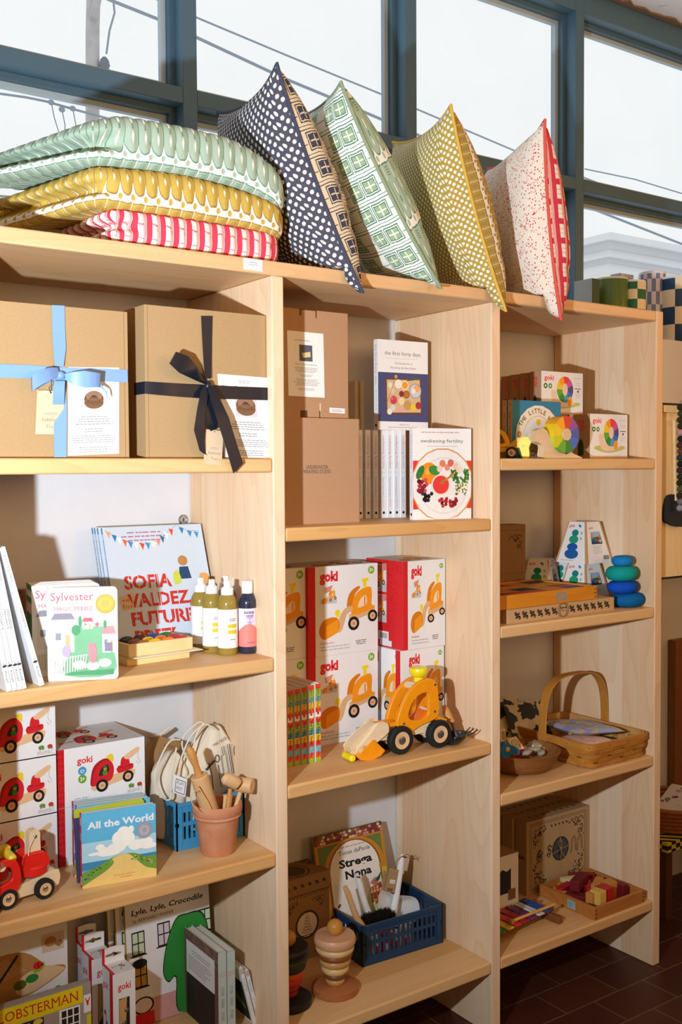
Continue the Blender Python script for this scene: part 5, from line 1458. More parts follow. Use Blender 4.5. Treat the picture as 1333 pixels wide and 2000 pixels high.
# tall green picture books
def croc_art(A):
    A.text('Lyle, Lyle, Crocodile', .07, .92, .105, .042, INKB, bold=.02, serif=True, ital=.22); A.text('by BERNARD WABER', .08, .56, .165, .026, INK, serif=True, ital=.22)
    A.rect(0, .80, 1, 1, K('#d9a3a8'))
    for x, y, c in ((.06, .24, '#cfe0c4'), (.36, .22, '#d9d4e0'), (.07, .50, '#c99a3c'), (.86, .20, '#cfe0c4')):
        A.rect(x, y, x+.15, y+.19, INKB); A.rect(x+.012, y+.012, x+.138, y+.18, K(c)); A.rect(x+.068, y, x+.08, y+.19, INKB, up=False); A.rect(x, y+.09, x+.15, y+.10, INKB); A.rect(x-.02, y+.19, x+.17, y+.2, INKB)
    A.ell(.14, .50, .085, INKB, ry=.05); A.ell(.16, .84, .12, INKB, ry=.09); A.ell(.16, .84, .10, K('#e6d9dc'), ry=.075); A.rect(.06, .90, .28, 1, RED)
    # plain green stand-in shape
    g = K('#2f8f3c'); A.poly(smooth([(.40, .62), (.46, .40), (.58, .22), (.72, .20), (.90, .22), (.97, .40), (.90, .60), (.92, .98), (.56, .98), (.55, .70), (.46, .72)], 4), INKB)
    A.poly(smooth([(.41, .62), (.47, .40), (.585, .23), (.72, .21), (.89, .23), (.96, .40), (.89, .60), (.91, .98), (.57, .98), (.56, .69), (.465, .71)], 4), g)
y_ = .245; x0, x1 = Wx(251, y_, z+.35), Wx(416, y_, z+.35); th = R(5); hh = (Hz(x0, y_+.03, 1768)-z)/math.cos(th)
bk = book(x1-x0, hh, .009, WHITE, K('#c9a83c'), 'picture_book', 'large white picture book with a green shape, windows and italic title', (x0, y_, z+.002), 0, croc_art, None, 'large white picture books with yellow spines', rx=-th)
for i in range(2): dup(bk, (x0-.016-.012*i, y_+.018*(i+1), z+.002), None, ['second', 'rearmost'][i]+' large white picture book, its yellow spine showing behind the green-shape cover')
# two pale blue spine-out books
BEAR = K('#b9c9c4', .5); 
def bear_spine(A):
    for st, x0, x1 in (('LITTLE BEAR', .40, .50), ('FATHER BEAR', .53, .63), ("LITTLE BEAR'S", .68, .78)): A.text(st, x0, x1, .66, .36, K('#5d7a78'), serif=True)
    for x in (.23, .25, .27): A.rect(x, 0, x+.004, 1, K('#c98a5a'), up=False)
    A.up()
def bear_back(A):   # the left-hand cover: framed panel with a text block over a dark picture
    r = random.Random(3); A.rect(.0, .0, 1, 1, K('#6a4f48'))
    for k in range(70):
        x, y = r.random(), r.random(); A.line([(x, y*.16), (min(1, x+.08), min(.2, y*.16+.04))], .006, K('#b08a80'), up=False)
    A.up(); A.rect(.06, .12, .9, 1, K('#e3e0e0')); A.greek(.2, .8, .2, 2, .03, INK2, center=True); A.greek(.12, .84, .28, 7, .026, INK2); A.rect(.06, .50, .9, 1, K('#26201f'))
for i, (ul, ur) in enumerate(((425, 441), (443, 458))):
    y_ = .085; xr = Wx(ur, y_, z+.3); xl = Wx(ul, y_, z+.3); hh = Hz(xl, y_, 1862-i*2)-z; tt = xr-xl
    o = book(.165, hh, tt, BEAR, BEAR, 'picture_book', ['left', 'right'][i]+' one of the two pale blue-green books standing spine out', (xr, y_, z+.0003), R(90), None, bear_spine, 'pale blue-green books standing spine out', board=.0025)
    if i == 0:
        m = MB(); bear_back(Art(m, (0, tt, hh), (-1, 0, 0), (0, 0, -1), .165, hh, (0, 1, 0))) if 0 else None
        A = Art(m, (.165, tt, hh), (-1, 0, 0), (0, 0, -1), .165, hh, (0, 1, 0)); bear_back(A); m.build('back_cover_print', o)
# leaning slim paperbacks
def toad_spine(A): A.text('Frog and Toad', .18, .40, .68, .5, K('#4f8a3c'), serif=True); A.greek(.5, .8, .4, 1, .3, K('#d9a0a4')); A.rect(.0, 0, .10, 1, K('#c9b6b0'))
for i, u in enumerate((492, 503)):
    y_ = .10; th = R(14); tt = .0085; hh = .225
    zt_ = Hz(Wx(u-18, y_, z+.2), y_, 1892+4*i)
    xb = Wx(u-18, y_, z+.2)+ (zt_-z)*math.tan(th)
    o = book(.15, (zt_-z)/math.cos(th), tt, WHITE, WHITE, 'paperback', ['left', 'right'][i]+' of two slim white paperbacks leaning at the right end of the bottom shelf', (xb, y_, z+tt*math.sin(th)+.0006), R(90), None, toad_spine, 'slim white paperbacks leaning on the bottom shelf', board=.001, rx=-th)
    if i == 0:
        m = MB(); h_ = (zt_-z)/math.cos(th); A = Art(m, (.15, tt, h_), (-1, 0, 0), (0, 0, -1), .15, h_, (0, 1, 0)); A.rect(.1, .25, .95, .95, K('#2c3326')); A.poly(smooth([(.2, .4), (.6, .5), (.9, .75), (.6, .7)], 3), K('#5f7a3c')); m.build('back_cover_print', o)
# ================================================================== middle bay, top compartment
z = Z['M1']
y_ = .098; x1 = Wx(703, y_, z+.1); x0 = XM0+.006; hl = Hz(x1, y_, 819)-z
def fx(u): return (Wx(u, y_, z+.17)-x0)/(x1-x0)
def low_front(A): A.text('UNDERWATER', fx(598), fx(641), .480, .034, INK, serif=True); A.text('WEAVING STUDIO', fx(592), fx(647), .522, .034, INK, serif=True); A.line([(.995, 0), (.995, 1)], .006, K('#8f6b4c'))
carton_box(x1-x0, .20, hl, KRAFTP, 'lower plain kraft box with two lines of black lettering', 'kraft_box', (x0, y_, z+.0003), 0, low_front)
y2 = .115; x1u = Wx(681, y2, z+.3); hu = Hz(x1u, y2, 613)-z-hl
def up_front(A):
    dk = K('#5d4429', .9)
    A.rect(.44, .0, .46, .06, dk); A.rect(.46, .0, .62, .008, dk); A.rect(.62, .0, .635, .07, dk); A.rect(.44, .93, .52, 1, dk); A.rect(.66, .86, .675, .99, K('#e0c7a8')); A.rect(.655, .93, .67, 1, dk)
m = MB(); m.box(0, x1u-x0, 0, .17, 0, hu, KRAFTP); A = frontart(m, x1u-x0, hu); up_front(A)
ub = thing('kraft_box', 'upper kraft box carrying a white instruction card', 'box', (x0, y2, z+hl+.0006)); m.build('box_body', ub, bev=.0012)
def flat_card(par, org, y, corners, fn, name, mat=None, th=.0008):
    a, b, d = [ony(u, v, y)-org for u, v in corners]
    m = MB(); n_ = Vector((0, th, 0)); c = b+d-a
    m.add([a, b, c, d, a+n_, b+n_, c+n_, d+n_], [(0, 1, 2, 3), (4, 7, 6, 5), (0, 4, 5, 1), (1, 5, 6, 2), (2, 6, 7, 3), (3, 7, 4, 0)], mat or CARD)
    fn(Art(m, a, b-a, d-a, (b-a).length, (d-a).length, (0, -1, 0)))
    return m.build(name, par)
def instr(A):
    A.greek(.2, .82, .13, 1, .03, INK2, seed=2); A.rect(.32, .20, .68, .45, K('#55596b')); A.poly([(.38, .33), (.62, .30), (.63, .38), (.42, .40)], K('#d9cf9c')); A.poly([(.38, .33), (.42, .40), (.42, .36), (.40, .31)], K('#b3a874'))
    A.text('Make an Heirloom Bassinet', .2, .8, .51, .018, INK); A.greek(.15, .85, .55, 4, .022, INK2, center=True, seed=3); A.greek(.3, .7, .66, 2, .022, INK2, center=True, seed=4); A.greek(.12, .9, .73, 5, .022, INK2, center=True, seed=5); A.greek(.2, .8, .87, 2, .022, INK2, center=True, seed=6)
ubo = Vector(ub.location)
flat_card(ub, ubo, y2-.001, ((561, 645), (632, 652), (564, 773)), instr, 'instruction_card')
def stk(A): A.greek(.2, .8, .3, 1, .2, INK2, center=True); A.greek(.15, .85, .55, 1, .3, INK, center=True, seed=8)
flat_card(ub, ubo, y2-.001, ((644, 796), (674, 798), (644, 806)), stk, 'price_sticker', th=.0003)
# fertility and first-days books: white covers, photo of food
def plate(A, cx, cy, r_, items, rim='#dfe0de'):
    A.ell(cx, cy, r_, K(rim)); A.ell(cx, cy, r_*.8, K('#eceae4')); 
    for x, y, q, c in items: A.ell(x, y, q, K(c), seg=12)
def aw_art(A):
    g = K('#4d4f52'); A.greek(.14, .86, .04, 1, .03, K('#c99a94'), seed=3); A.text('awakening fertility', .13, .86, .155, .035, g, serif=True); A.rect(.24, .195, .76, .199, K('#9a9a9a')); A.text('The Essential Art of', .32, .68, .255, .024, K('#6c7178'), serif=True, ital=.25); A.text('Preparing for Pregnancy', .28, .72, .305, .024, K('#6c7178'), serif=True, ital=.25)
    A.text('HENG OU', .42, .60, .925, .015, K('#8a8a8a')); A.greek(.25, .78, .945, 1, .03, K('#a9a9a9'), center=True)
    B = A.sub(0, .355, 1, .885); B.rect(0, 0, 1, 1, K('#e0362c')); B.ell(.5, .5, .54, K('#cf9b5a'), ry=.54); B.ell(.5, .5, .52, K('#e9eaec'), ry=.52); B.ell(.52, .52, .42, K('#d9dadd'), ry=.42); B.ell(.52, .52, .40, K('#e9eaeb'), ry=.40)
    r = random.Random(4)
    B.ell(.27, .26, .15, K('#f0901c'), ry=.16); B.ell(.25, .22, .05, K('#f6ae4c')); B.ell(.12, .24, .055, K('#2f7a34'), ry=.11, rot=.5); B.ell(.36, .20, .10, K('#3a8a3c'), ry=.07, rot=.3)
    for x, y, q, c in ((.50, .06, .055, '#d98268'), (.58, .14, .05, '#e0927a'), (.64, .05, .055, '#d06a58'), (.72, .12, .05, '#e8c8b0'), (.45, .17, .05, '#e9cdbd'), (.78, .2, .05, '#e6d6c4')): B.ell(x, y, q, K(c), seg=12)
    for k in range(26): x, y = .80+r.uniform(-.14, .14), .34+r.uniform(-.12, .12); B.ell(x, y, .05, K(r.choice(['#4f8a3c', '#6aa04c', '#3a7434'])), ry=.018, rot=r.uniform(0, 3), seg=8, up=False)
    B.up()
    for k in range(40): x, y = .82+r.uniform(-.1, .1), .60+r.uniform(-.11, .11); B.ell(x, y, .014, K(r.choice(['#a9a03a', '#c3b658', '#7f8a34'])), seg=7, up=False)
    B.up()
    for k in range(14): x, y = .17+r.uniform(-.09, .09), .52+r.uniform(-.12, .12); B.ell(x, y, .035, K(r.choice(['#b02a3a', '#d04a58', '#8a1f2c'])), seg=9, up=False)
    for k in range(12): x, y = .24+r.uniform(-.08, .09), .74+r.uniform(-.07, .09); B.ell(x, y, .030, K(r.choice(['#2a2430', '#3f3548', '#1d1a22'])), seg=9, up=False)
    for k in range(26): x, y = .58+r.uniform(-.14, .17), .86+r.uniform(-.07, .09); B.ell(x, y, .028, K(r.choice(['#c8323c', '#a02434', '#e05058', '#7f1c2c'])), seg=9, up=False)
    B.up(); B.ell(.47, .50, .165, K('#e6dfd6'), ry=.165*.96); B.ell(.47, .50, .14, K('#e03a3c'), ry=.14*.96); B.line([(.48, .46), (.60, .36), (.70, .27)], .03, K('#b88a3c')); B.ell(.50, .44, .05, K('#a9742c'), ry=.03, rot=-.6)
def aw_spine(A):
    A.text('awakening fertility', .06, .44, .66, .42, K('#c98a74'), serif=True); A.text('The Essential Art of Preparing for Pregnancy', .53, .75, .68, .32, K('#9a9a9a'), serif=True); A.rect(.48, .2, .482, .8, INK2); A.rect(.76, .2, .762, .8, INK2); A.text('HENG OU', .78, .88, .66, .3, K('#d0a596')); A.ell(.94, .5, .016, INKB)
a, rz_, wd, _h = stand((807.5, 1016), (921, 1012.5), z); hh = Hz(a.x, a.y, 836)-z
bk = book(wd, hh, .0165, WHITE, WHITE, 'hardcover_book', 'white hardcover showing a plate of fruit on a red ground', (a.x, a.y, z+.0003), rz_, aw_art, aw_spine, None)
hb_ = .0
for i, u in enumerate((793, 780, 767.5, 754.5, 739.5, 724.5, 709)):
    y_ = .213+.0058*i; x = Wx(u, y_, z+.1); tl = 0
    c = dup(bk, (x, y_, z+.0003), R(90), 'white spine-out hardcover , '+['beside the plate cover', 'second', 'third', 'fourth', 'fifth', 'sixth', 'seventh'][i]+(' counted leftwards from the plate cover' if i else '')); c['group'] = 'white hardcovers spine out in a row'
    hb_ = hh
def ff_art(A):
    g = K('#5d5f64'); A.text('the first forty days', .13, .85, .165, .04, g, serif=True); A.rect(.16, .20, .78, .203, K('#b9b0a8')); A.text('The Essential Art of', .32, .68, .265, .022, K('#7d8088'), serif=True, ital=.25); A.text('Nourishing the New Mother', .24, .76, .315, .022, K('#7d8088'), serif=True, ital=.25)
    A.text('HENG OU', .42, .62, .945, .014, K('#8a8a8a')); A.greek(.2, .8, .965, 1, .02, K('#a9a9a9'))
    B = A.sub(0, .36, 1, .905); B.rect(0, 0, 1, 1, K('#464c7a')); B.poly([(.14, .12), (.86, .10), (.88, .84), (.15, .86)], K('#6d4530')); B.poly([(.17, .15), (.83, .13), (.85, .80), (.18, .82)], K('#d3b795'))
    for x, y, q, c in ((.40, .23, .075, '#eae6e0'), (.53, .25, .075, '#efe9e0'), (.53, .25, .06, '#ee9a24'), (.74, .36, .125, '#8d95a4'), (.74, .36, .11, '#c9ced6'), (.77, .31, .06, '#f0a860'), (.70, .36, .045, '#e9e4ea'), (.56, .44, .065, '#8a5a34'), (.56, .44, .05, '#b8742c'), (.46, .43, .05, '#8a2c34'), (.30, .56, .07, '#c8404c'), (.27, .53, .03, '#e06470'), (.34, .53, .03, '#d0505c'), (.46, .58, .06, '#e3d9a8'), (.58, .66, .08, '#c39a5a'), (.44, .74, .055, '#e0a8a4'), (.70, .70, .06, '#e8c92c'), (.80, .66, .06, '#a8324c'), (.22, .80, .05, '#e9e6e2'), (.29, .72, .05, '#d9d6d2'), (.24, .26, .05, '#e6dcc4'), (.27, .37, .05, '#dcccb0')): B.ell(x, y, q, K(c), seg=14)
    for k in range(8): B.line([(.56+.02*k, .16-.004*k), (.70+.02*k, .10)], .012, K('#5f8a4c'), up=False)
    B.up(); B.line([(.17, .62), (.34, .10)], .012, K('#b98a4c')); B.ell(.35, .08, .03, K('#c99a5c'))
def ff_spine(A): A.text('the first forty days', .05, .50, .66, .40, K('#8fa3ad'), serif=True); A.greek(.55, .8, .4, 1, .3, K('#b0b8bd')); A.ell(.95, .5, .017, INKB)
y_ = .222; zr_ = z+hh+.0005; x0 = Wx(739, y_, zr_+.1); x1 = Wx(832.5, y_, zr_+.1); h2 = Hz(x0, y_, 662)-zr_
book(x1-x0, h2, .019, WHITE, WHITE, 'hardcover_book', 'white hardcover with a photo of a food tray, standing on the spine row', (x0, y_, zr_), R(-3), ff_art, ff_spine)
m = MB()
for i, (u, sh) in enumerate(((700, 0), (711, 1))):
    y_ = .315; x = Wx(u, y_, zr_+.1)
    book(.05, Hz(x, y_, 744)-zr_, .011, K('#e6dcc0'), K('#e6dcc0'), 'hardcover_book', ['left', 'right'][i]+' plain cream book in shade between the upper kraft box and the food-tray book', (x, y_, zr_), R(90), None, None, 'plain cream books standing in shade')

# ================================================================== middle bay, second compartment
z = Z['M2']
y_ = .236; x0 = Wx(603, y_, z+.15); x1 = Wx(738.5, y_, z+.15); wb = x1-x0; hb = Hz(x1, y_, 1268)-z
def lfront(A):
    A.rect(0, 0, .10, 1, K('#d01f27')); A2 = A; loader_art(A2)
ht_ = Hz(x1, y_, 1096)-z-hb
def ltop(A): pic_loader(A.sub(.15, .2, .9, .9))
lb = carton_box(wb, .135, hb-.0006, WHITE, 'lower middle white wheel loader carton behind the striped books', 'toy_carton', (x0, y_, z+.0003), 0, lfront, (K('#c81d26'), None), ltop, 'white wheel loader cartons')
dup(lb, (x0, y_-.001, z+.0003+hb), None, 'upper middle white wheel loader carton, its picture in full view')
xl = Wx(600, y_+.012, z+.15)
for k in range(2):
    w_ = wb; dup(lb, (xl-wb, y_+.010, z+.0003+k*hb), None, ['lower', 'upper'][k]+' left wheel loader carton, mostly hidden by the bookcase upright')
# right-hand cartons turned a little
YC = .3
while Wx(870, YC, .95) > .631: YC -= .002
def turned(uc, ul_, ur, vt, zz, h, label, side):
    yc = YC; xc_ = Wx(uc, yc, zz+.1); x1 = Wx(ur, yc+.0, zz+.1); rz = R(0)
    mb = MB(); w_ = x1-xc_; d = .16
    while Wx(ul_+1, yc+d, zz+.1) < xc_ and d > .05: d -= .002
    mb.box(0, w_, 0, d, 0, h, WHITE); A = frontart(mb, w_, h); A.rect(0, 0, .11, 1, K('#d01f27')) if side else None; loader_art(A.sub(.03, 0, 1, 1))
    A = leftart(mb, d, h); A.rect(0, 0, 1, 1, K('#d8262c')) if side else A.rect(0, 0, 1, 1, CARD); A.up()
    if side: loader_side(A)
    else: loader_art(A); A.rect(.88, 0, 1, 1, K('#d01f27'))
    ltop(topart(mb, w_, d, h))
    return single(mb, 'toy_carton', label, 'box', (xc_, yc, zz), rz, 'white wheel loader cartons', bev=.0012)
turned(783, 740, 868, 1090, z+.0003, hb-.0006, 'lower right wheel loader carton directly behind the toy loader cab', False)
turned(788, 742, 870, 1085, z+.0003+hb, ht_, 'upper right wheel loader carton with its red printed side showing', True)
# striped spines
def ts_spine(A):
    r = random.Random(8); cs = ['#e0402a', '#8fb52c', '#5f9a9a', '#e8b41e', '#d83328', '#f0ece2', '#e0402a', '#8fae2c', '#4f8f96', '#e8b81e', '#dc3a2a', '#6cb0d0', '#e84a2c', '#9ab82c']
    y = 0; ws = [.06, .09, .07, .08, .06, .06, .07, .08, .07, .08, .07, .08, .07, .06]; k = 0
    for c, w_ in zip(cs, ws): A.rect(y, 0, min(1, y+w_), 1, K(c), up=False); y += w_
    A.up()
    for k in range(26): q = r.random(); A.line([(q, r.random()), (min(1, q+.05), r.random())], .003, K(r.choice(['#c9d87c', '#e88a5c', '#3f6a3c', '#f0d26c'])), up=False)
    A.up(); A.text('ERIC CARLE', .05, .30, .66, .36, INKB); A.ell(.375, .5, .018, K('#c8322c')); A.text('The Tiny Seed', .44, .76, .66, .40, INKB, bold=.02); A.greek(.86, .95, .4, 1, .3, INKB)
a = onz(627, 1487, z)
hs = Hz(a.x, a.y, 1335)-z
for i in range(5):
    u = 627-13.6*i; x = Wx(u, a.y+.001*i, z+.05); tt = .0138 if i else .0150
    book(.13, hs-.002*i, tt, K('#e8e2d6'), K('#d9d0c0'), 'board_book', ['rightmost', 'second from the right', 'middle', 'second from the left', 'leftmost'][i]+' of the five board books with red, green and yellow striped spines', (x, a.y+.0012*i, z+.0003), R(90), None, ts_spine, 'board books with striped spines', board=.0016)
# toy wheel loader
OR = K('#f29a12', .35, .5); a = onz(787, 1475, z); b = onz(862, 1462, z); rz_ = math.atan2(b.y-a.y, b.x-a.x); s = (b-a).length
ld = thing('toy_wheel_loader', 'orange and wooden toy wheel loader with a yellow knob, in front of its cartons', 'toy loader', (a.x, a.y, z+.0003), rz_)
wr = Hz(a.x, a.y, 1419)-z; wr *= .5
WD = .082   # width over the tyres
for x in (0, s):
    for yy in (0, WD-.022): toy_wheel(ld, (x, yy, wr), wr, .022, cap=K('#8d8f92', .3, metal=.8))
kx = s/.119 if s else 1
def zf(q): return q if q < .045 else .045+(q-.045)*1.36
def S(pts, dx=0): return [(x*kx+dx, zf(zz)) for x, zz in pts]
DX = .026
m = MB(); m.prism(S([(-.055, .040), (-.050, .054), (.150, .060), (.150, .046), (.118, .044), (.118, .030), (.085, .030), (.085, .042), (-.02, .038)]), .020, .062, MAPLE); m.build('chassis', ld, bev=.0015)
m = MB()
for x in (0, s): m.tube([(x, .01, wr), (x, WD-.01, wr)], .005, BEECHY, 12)
m.box(s-.018, s+.012, .022, .060, .026, .046, BEECH); m.box(-.016, .016, .022, .060, .024, .042, BEECH); m.build('axle_block', ld)
co = smooth(S([(-.034, .066), (-.026, .088), (-.004, .116), (.030, .137), (.068, .142), (.088, .132), (.095, .104), (.096, .076), (.084, .066), (.04, .058), (.010, .050), (-.022, .052)], DX), 4)
ci = smooth(S([(.000, .080), (.006, .094), (.020, .108), (.040, .116), (.060, .117), (.064, .108), (.064, .090), (.062, .076), (.050, .070), (.034, .068), (.016, .069), (.006, .072)], DX), 4)
for k, (y0, y1) in enumerate(((.012, .024), (.058, .070))):
    m = MB(); m.ring(co, ci, y0, y1, OR)
    ob = m.build('cab_side', ld, bev=.0015)
    if k == 0:
        m = MB()
        for x, zz in ((-.014, .066), (.083, .130), (.082, .080)): m.lathe([(0, -.001), (.0028, -.001), (.0030, .0004)], K('#8d8f92', .3, metal=.9), (x*kx+DX, .012, zf(zz)), axis='y', seg=12)
        m.build('bolt', ob)
m = MB(); m.box(-.05*kx, .0, .020, .062, zf(.062), zf(.069), OR); m.build('deck', ld, bev=.001)
m = MB(); m.prism(S([(.094, .070), (.122, .062), (.122, .060), (.085, .060)], DX), .014, .068, OR); m.build('rear_wing', ld)
m = MB(); m.prism(S([(.03, .062), (.062, .082), (.066, .076), (.04, .058)], DX), .024, .058, K('#e2701c')); m.build('seat', ld)
def cb(x, zz, r_): m = MB(); m.tube([(x*kx+DX, .022, zf(zz)), (x*kx+DX, .060, zf(zz))], r_, MAPLE, 14); m.build('cab_bar', ld)
cb(.028, .128, .009); cb(.074, .080, .006)
m = MB(); m.box(.024*kx+DX, .078*kx+DX, .026, .056, zf(.128), zf(.136), MAPLE); m.build('roof', ld, bev=.002)
kn = (.052*kx+DX, .041, zf(.136))
m = MB(); m.lathe([(.0125, 0), (.0125, .010), (.018, .013), (.0225, .018), (.0240, .026), (.022, .033), (.016, .0365), (0, .037)], K('#f2e11c', .25, .6, coat=.5), kn, seg=32); m.build('knob', ld)
for y0, y1 in ((.012, .024), (.058, .070)):
    m = MB(); m.prism(smooth(S([(-.040, .072), (-.062, .070), (-.082, .056), (-.112, .034), (-.120, .026), (-.114, .016), (-.100, .018), (-.074, .036), (-.046, .050), (-.034, .058)]), 3), y0, y1, MAPLE); ob = m.build('lift_arm', ld, bev=.0015)
    if y0 < .02: m = MB(); m.lathe([(0, -.0015), (.005, -.001), (.0055, .0006)], K('#c9a878'), (-.106*kx, .012, .030), axis='y', seg=16); m.build('dowel', ob)
m = MB(); m.prism(S([(-.138, .030), (-.124, .046), (-.080, .066), (-.060, .072), (-.064, .060), (-.10, .040), (-.118, .008), (-.128, .002)]), .024, .058, MAPLE); m.build('boom', ld, bev=.001)
bo = [(-.062, .026)]+[(-.062-.058*math.cos(R(t_)), .026+.0-.026*1.0*math.sin(R(t_))) for t_ in ()]
bo = S([(-.082, .046), (-.128, .010), (-.118, .003), (-.100, -.0), (-.080, .0005), (-.062, .006), (-.050, .016)])
m = MB(); m.prism([(x, zz+.0005) for x, zz in bo], .006, .076, OR); m.build('bucket', ld, bev=.001)
m = MB(); m.tube([(-.128*kx, .030, .016), (-.142*kx, .030, .011)], .0045, MAPLE, 10); m.tube([(-.142*kx, .004, .010), (-.142*kx, .008, .010), (-.142*kx, .046, .010), (-.142*kx, .050, .010)], .009, YEL, 16, radii=[.005, .0085, .0085, .005]); m.build('handle', ld)
# garden scoop behind
o = thing('garden_scoop', 'black steel garden scoop with a wooden handle behind the toy loader', 'scoop', onz(908, 1458, z)+Vector((-.022, .026, .0003)))
b = Vector(o.location)
def gp(u, v, y): return ony(u, v, y)-b
m = MB(); m.tube([gp(868, 1378, b.y+.055), gp(873, 1392, b.y+.045), gp(884, 1412, b.y+.03)], .01, TURN2, 16, radii=[.006, .011, .008]); m.build('handle', o)
m = MB(); m.tube([gp(884, 1412, b.y+.03), gp(887, 1425, b.y+.018), gp(894, 1440, b.y+.006)], .004, K('#5a5c5e', .4, metal=.6), 10); m.build('shank', o)
m = MB(); v = []; f = []
for j in range(9):
    t_ = j/8
    for i in range(13):
        a_ = math.pi*i/12; rr = .028*(1-.25*t_**2)*math.sin(math.pi*min(1, .25+.75*t_*.98+.02)/1) ** .35 if t_ < 1 else .004
        v.append((-.012+.062*t_-.0, rr*math.cos(a_), .030-rr*1.0*math.sin(a_)))
for j in range(8):
    for i in range(12): f.append((j*13+i, j*13+i+1, (j+1)*13+i+1, (j+1)*13+i))
m.add(v, f, K('#23272a', .3, .5)); sc_ = m.build('scoop_blade', o); sc_.modifiers.new('thick', 'SOLIDIFY').thickness = .0015
m = MB()
for k in (-1, 0, 1): m.tube([(.048, k*.008, .020), (.066, k*.013, .026), (.078, k*.015, .032)], .0016, K('#23272a', .3, .5), 6)
m.build('tines', o)

# ================================================================== middle bay, bottom compartment
z = Z['M3']
def orn_front(A):
    frieze(A, .11, .08, .95, 6, .045); A.rect(0, .205, 1, .215, K('#4a3a26')); 
    for k in range(14): leaf(A, .04+.068*k, .225, .035, .9)
    A.up(); ornament(A, .14, .27, .16, 1, 1); ornament(A, .86, .27, .16, -1, 1); ornament(A, .14, .95, .14, 1, -1); ornament(A, .86, .95, .14, -1, -1)
    A.ell(.52, .58, .245, K('#4a3a28')); A.ell(.52, .58, .205, K('#e2d6c0'))
    for k in range(6): A.ringe(.52, .66-.035*k, .095-.012*k, .006, ORN, ry=.02)
    A.ringe(.52, .44, .016, .006, ORN); A.greek(.38, .66, .70, 1, .03, INK)
def orn_top(A): A.ringe(.45, .55, .28, .02, ORN); A.ell(.45, .55, .22, K('#54422c')); ornament(A, .05, .1, .2, 1, 1); ornament(A, .95, .1, .2, -1, 1)
a = onz(648, 1856, z); y_ = a.y-.01; x1 = Wx(648, y_, z+.1); w_ = .155; hh = Hz(x1-w_*.02, y_, 1700)-z
ob = thing('ornate_box', 'brown scroll-printed box with an oval stacking-tower picture', 'box', (x1-w_, y_, z+.0003), R(2))
m = MB(); m.box(.0015, w_-.0015, .0015, .1115, 0, hh*.98, KRAFTD); A = frontart(m, w_, hh, .0015); orn_front(A); m.build('box_body', ob, bev=.001)
m = MB(); m.box(0, w_, 0, .113, hh*.80, hh, KRAFTD); A = Art(m, (0, 0, hh), (1, 0, 0), (0, 0, -1), w_, hh*.2, (0, -1, 0)); frieze(A, .5, .05, .95, 6, .05); orn_top(topart(m, w_, .113, hh)); A = leftart(m, .113, hh*.2, z=hh*.8); frieze(A, .5, .1, .9, 4, .07); m.build('lid', ob, bev=.001)
# arch-framed picture book
def arch_art(A):
    A.rect(0, 0, 1, 1, K('#6d7f45')); 
    r = random.Random(6)
    A.rect(0, 0, 1, .085, K('#5d3d22'))
    for j in range(3):
        for k in range(24): A.ell(.02+.042*k+.02*(j % 2), .018+.027*j, .022, K(r.choice(['#8a4a2c', '#d08a9a', '#e3c9b4', '#a6622f', '#7a3a2a'])), ry=.018, seg=8, up=False)
        A.up()
    gold = K('#c9892a'); A.rect(.0, .085, .04, .40, gold); A.rect(.96, .085, 1, .38, gold); A.rect(0, .085, 1, .10, gold)
    arch = [(.17, .99)]+[(.53-.36*math.cos(R(t_)), .37-.265*math.sin(R(t_))) for t_ in range(0, 181, 10)]+[(.89, .99)]
    A.poly([(x+(x-.53)*.20, y-.028 if y < .9 else y) for x, y in arch], gold); A.poly([(x+(x-.53)*.06, y-.01 if y < .9 else y) for x, y in arch], K('#8a5a1c')); A.poly(arch, K('#efece6'))
    A.rect(.02, .37, .18, .41, gold); A.rect(.88, .37, 1, .41, gold); A.rect(.04, .41, .13, 1, K('#d9c25a')); A.rect(.91, .41, .99, 1, K('#d0b93c'))
    A.greek(.34, .74, .145, 1, .02, K('#c06a7a'), center=True)
    A.text('Tomie dePaola', .32, .78, .215, .036, INKB, serif=True); A.text('Strega', .31, .79, .325, .066, INKB, bold=.035, serif=True); A.text('Nona', .38, .76, .43, .066, INKB, bold=.035, serif=True)
    A.poly([(.58, .74), (.70, .56), (.88, .56), (.88, .90), (.60, .90)], K('#cfcf9a')); A.poly([(.70, .56), (.88, .53), (.88, .68), (.76, .72)], K('#a8552c'))
    for k in range(20): A.ell(.72+.045*(k % 4), .57+.028*(k//4), .018, K(r.choice(['#c9894a', '#8a3f24', '#e0b07c'])), seg=8, up=False)
    A.up(); A.poly(smooth([(.72, .52), (.80, .48), (.86, .50), (.80, .55)], 3), K('#c07a70')); A.poly([(.78, .52), (.90, .44), (.86, .51)], K('#2f4f3c'))
    A.line([(.10, .86), (.16, .74), (.24, .68)], .012, K('#3f3a24'))
    for x, y in ((.12, .72), (.18, .68), (.24, .64), (.16, .78), (.26, .72)): A.ell(x, y, .03, K('#6a4a38'), ry=.016, rot=-.7)
y_ = .29; th = R(13); zt_ = 1640
x0 = Wx(640, y_, z+.1); hh = (Hz(x0, y_+.06, 1640)-z)/math.cos(th); x1 = x0+(Wx(757, y_+.07, z+.28)-Wx(625, y_+.07, z+.28))
book(x1-x0, hh, .008, K('#8a8a54'), K('#b08a2c'), 'picture_book', 'picture book with a golden arch frame leaning on the wall behind the navy crate', (x0, y_, z+.0025), 0, arch_art, None, rx=-th)
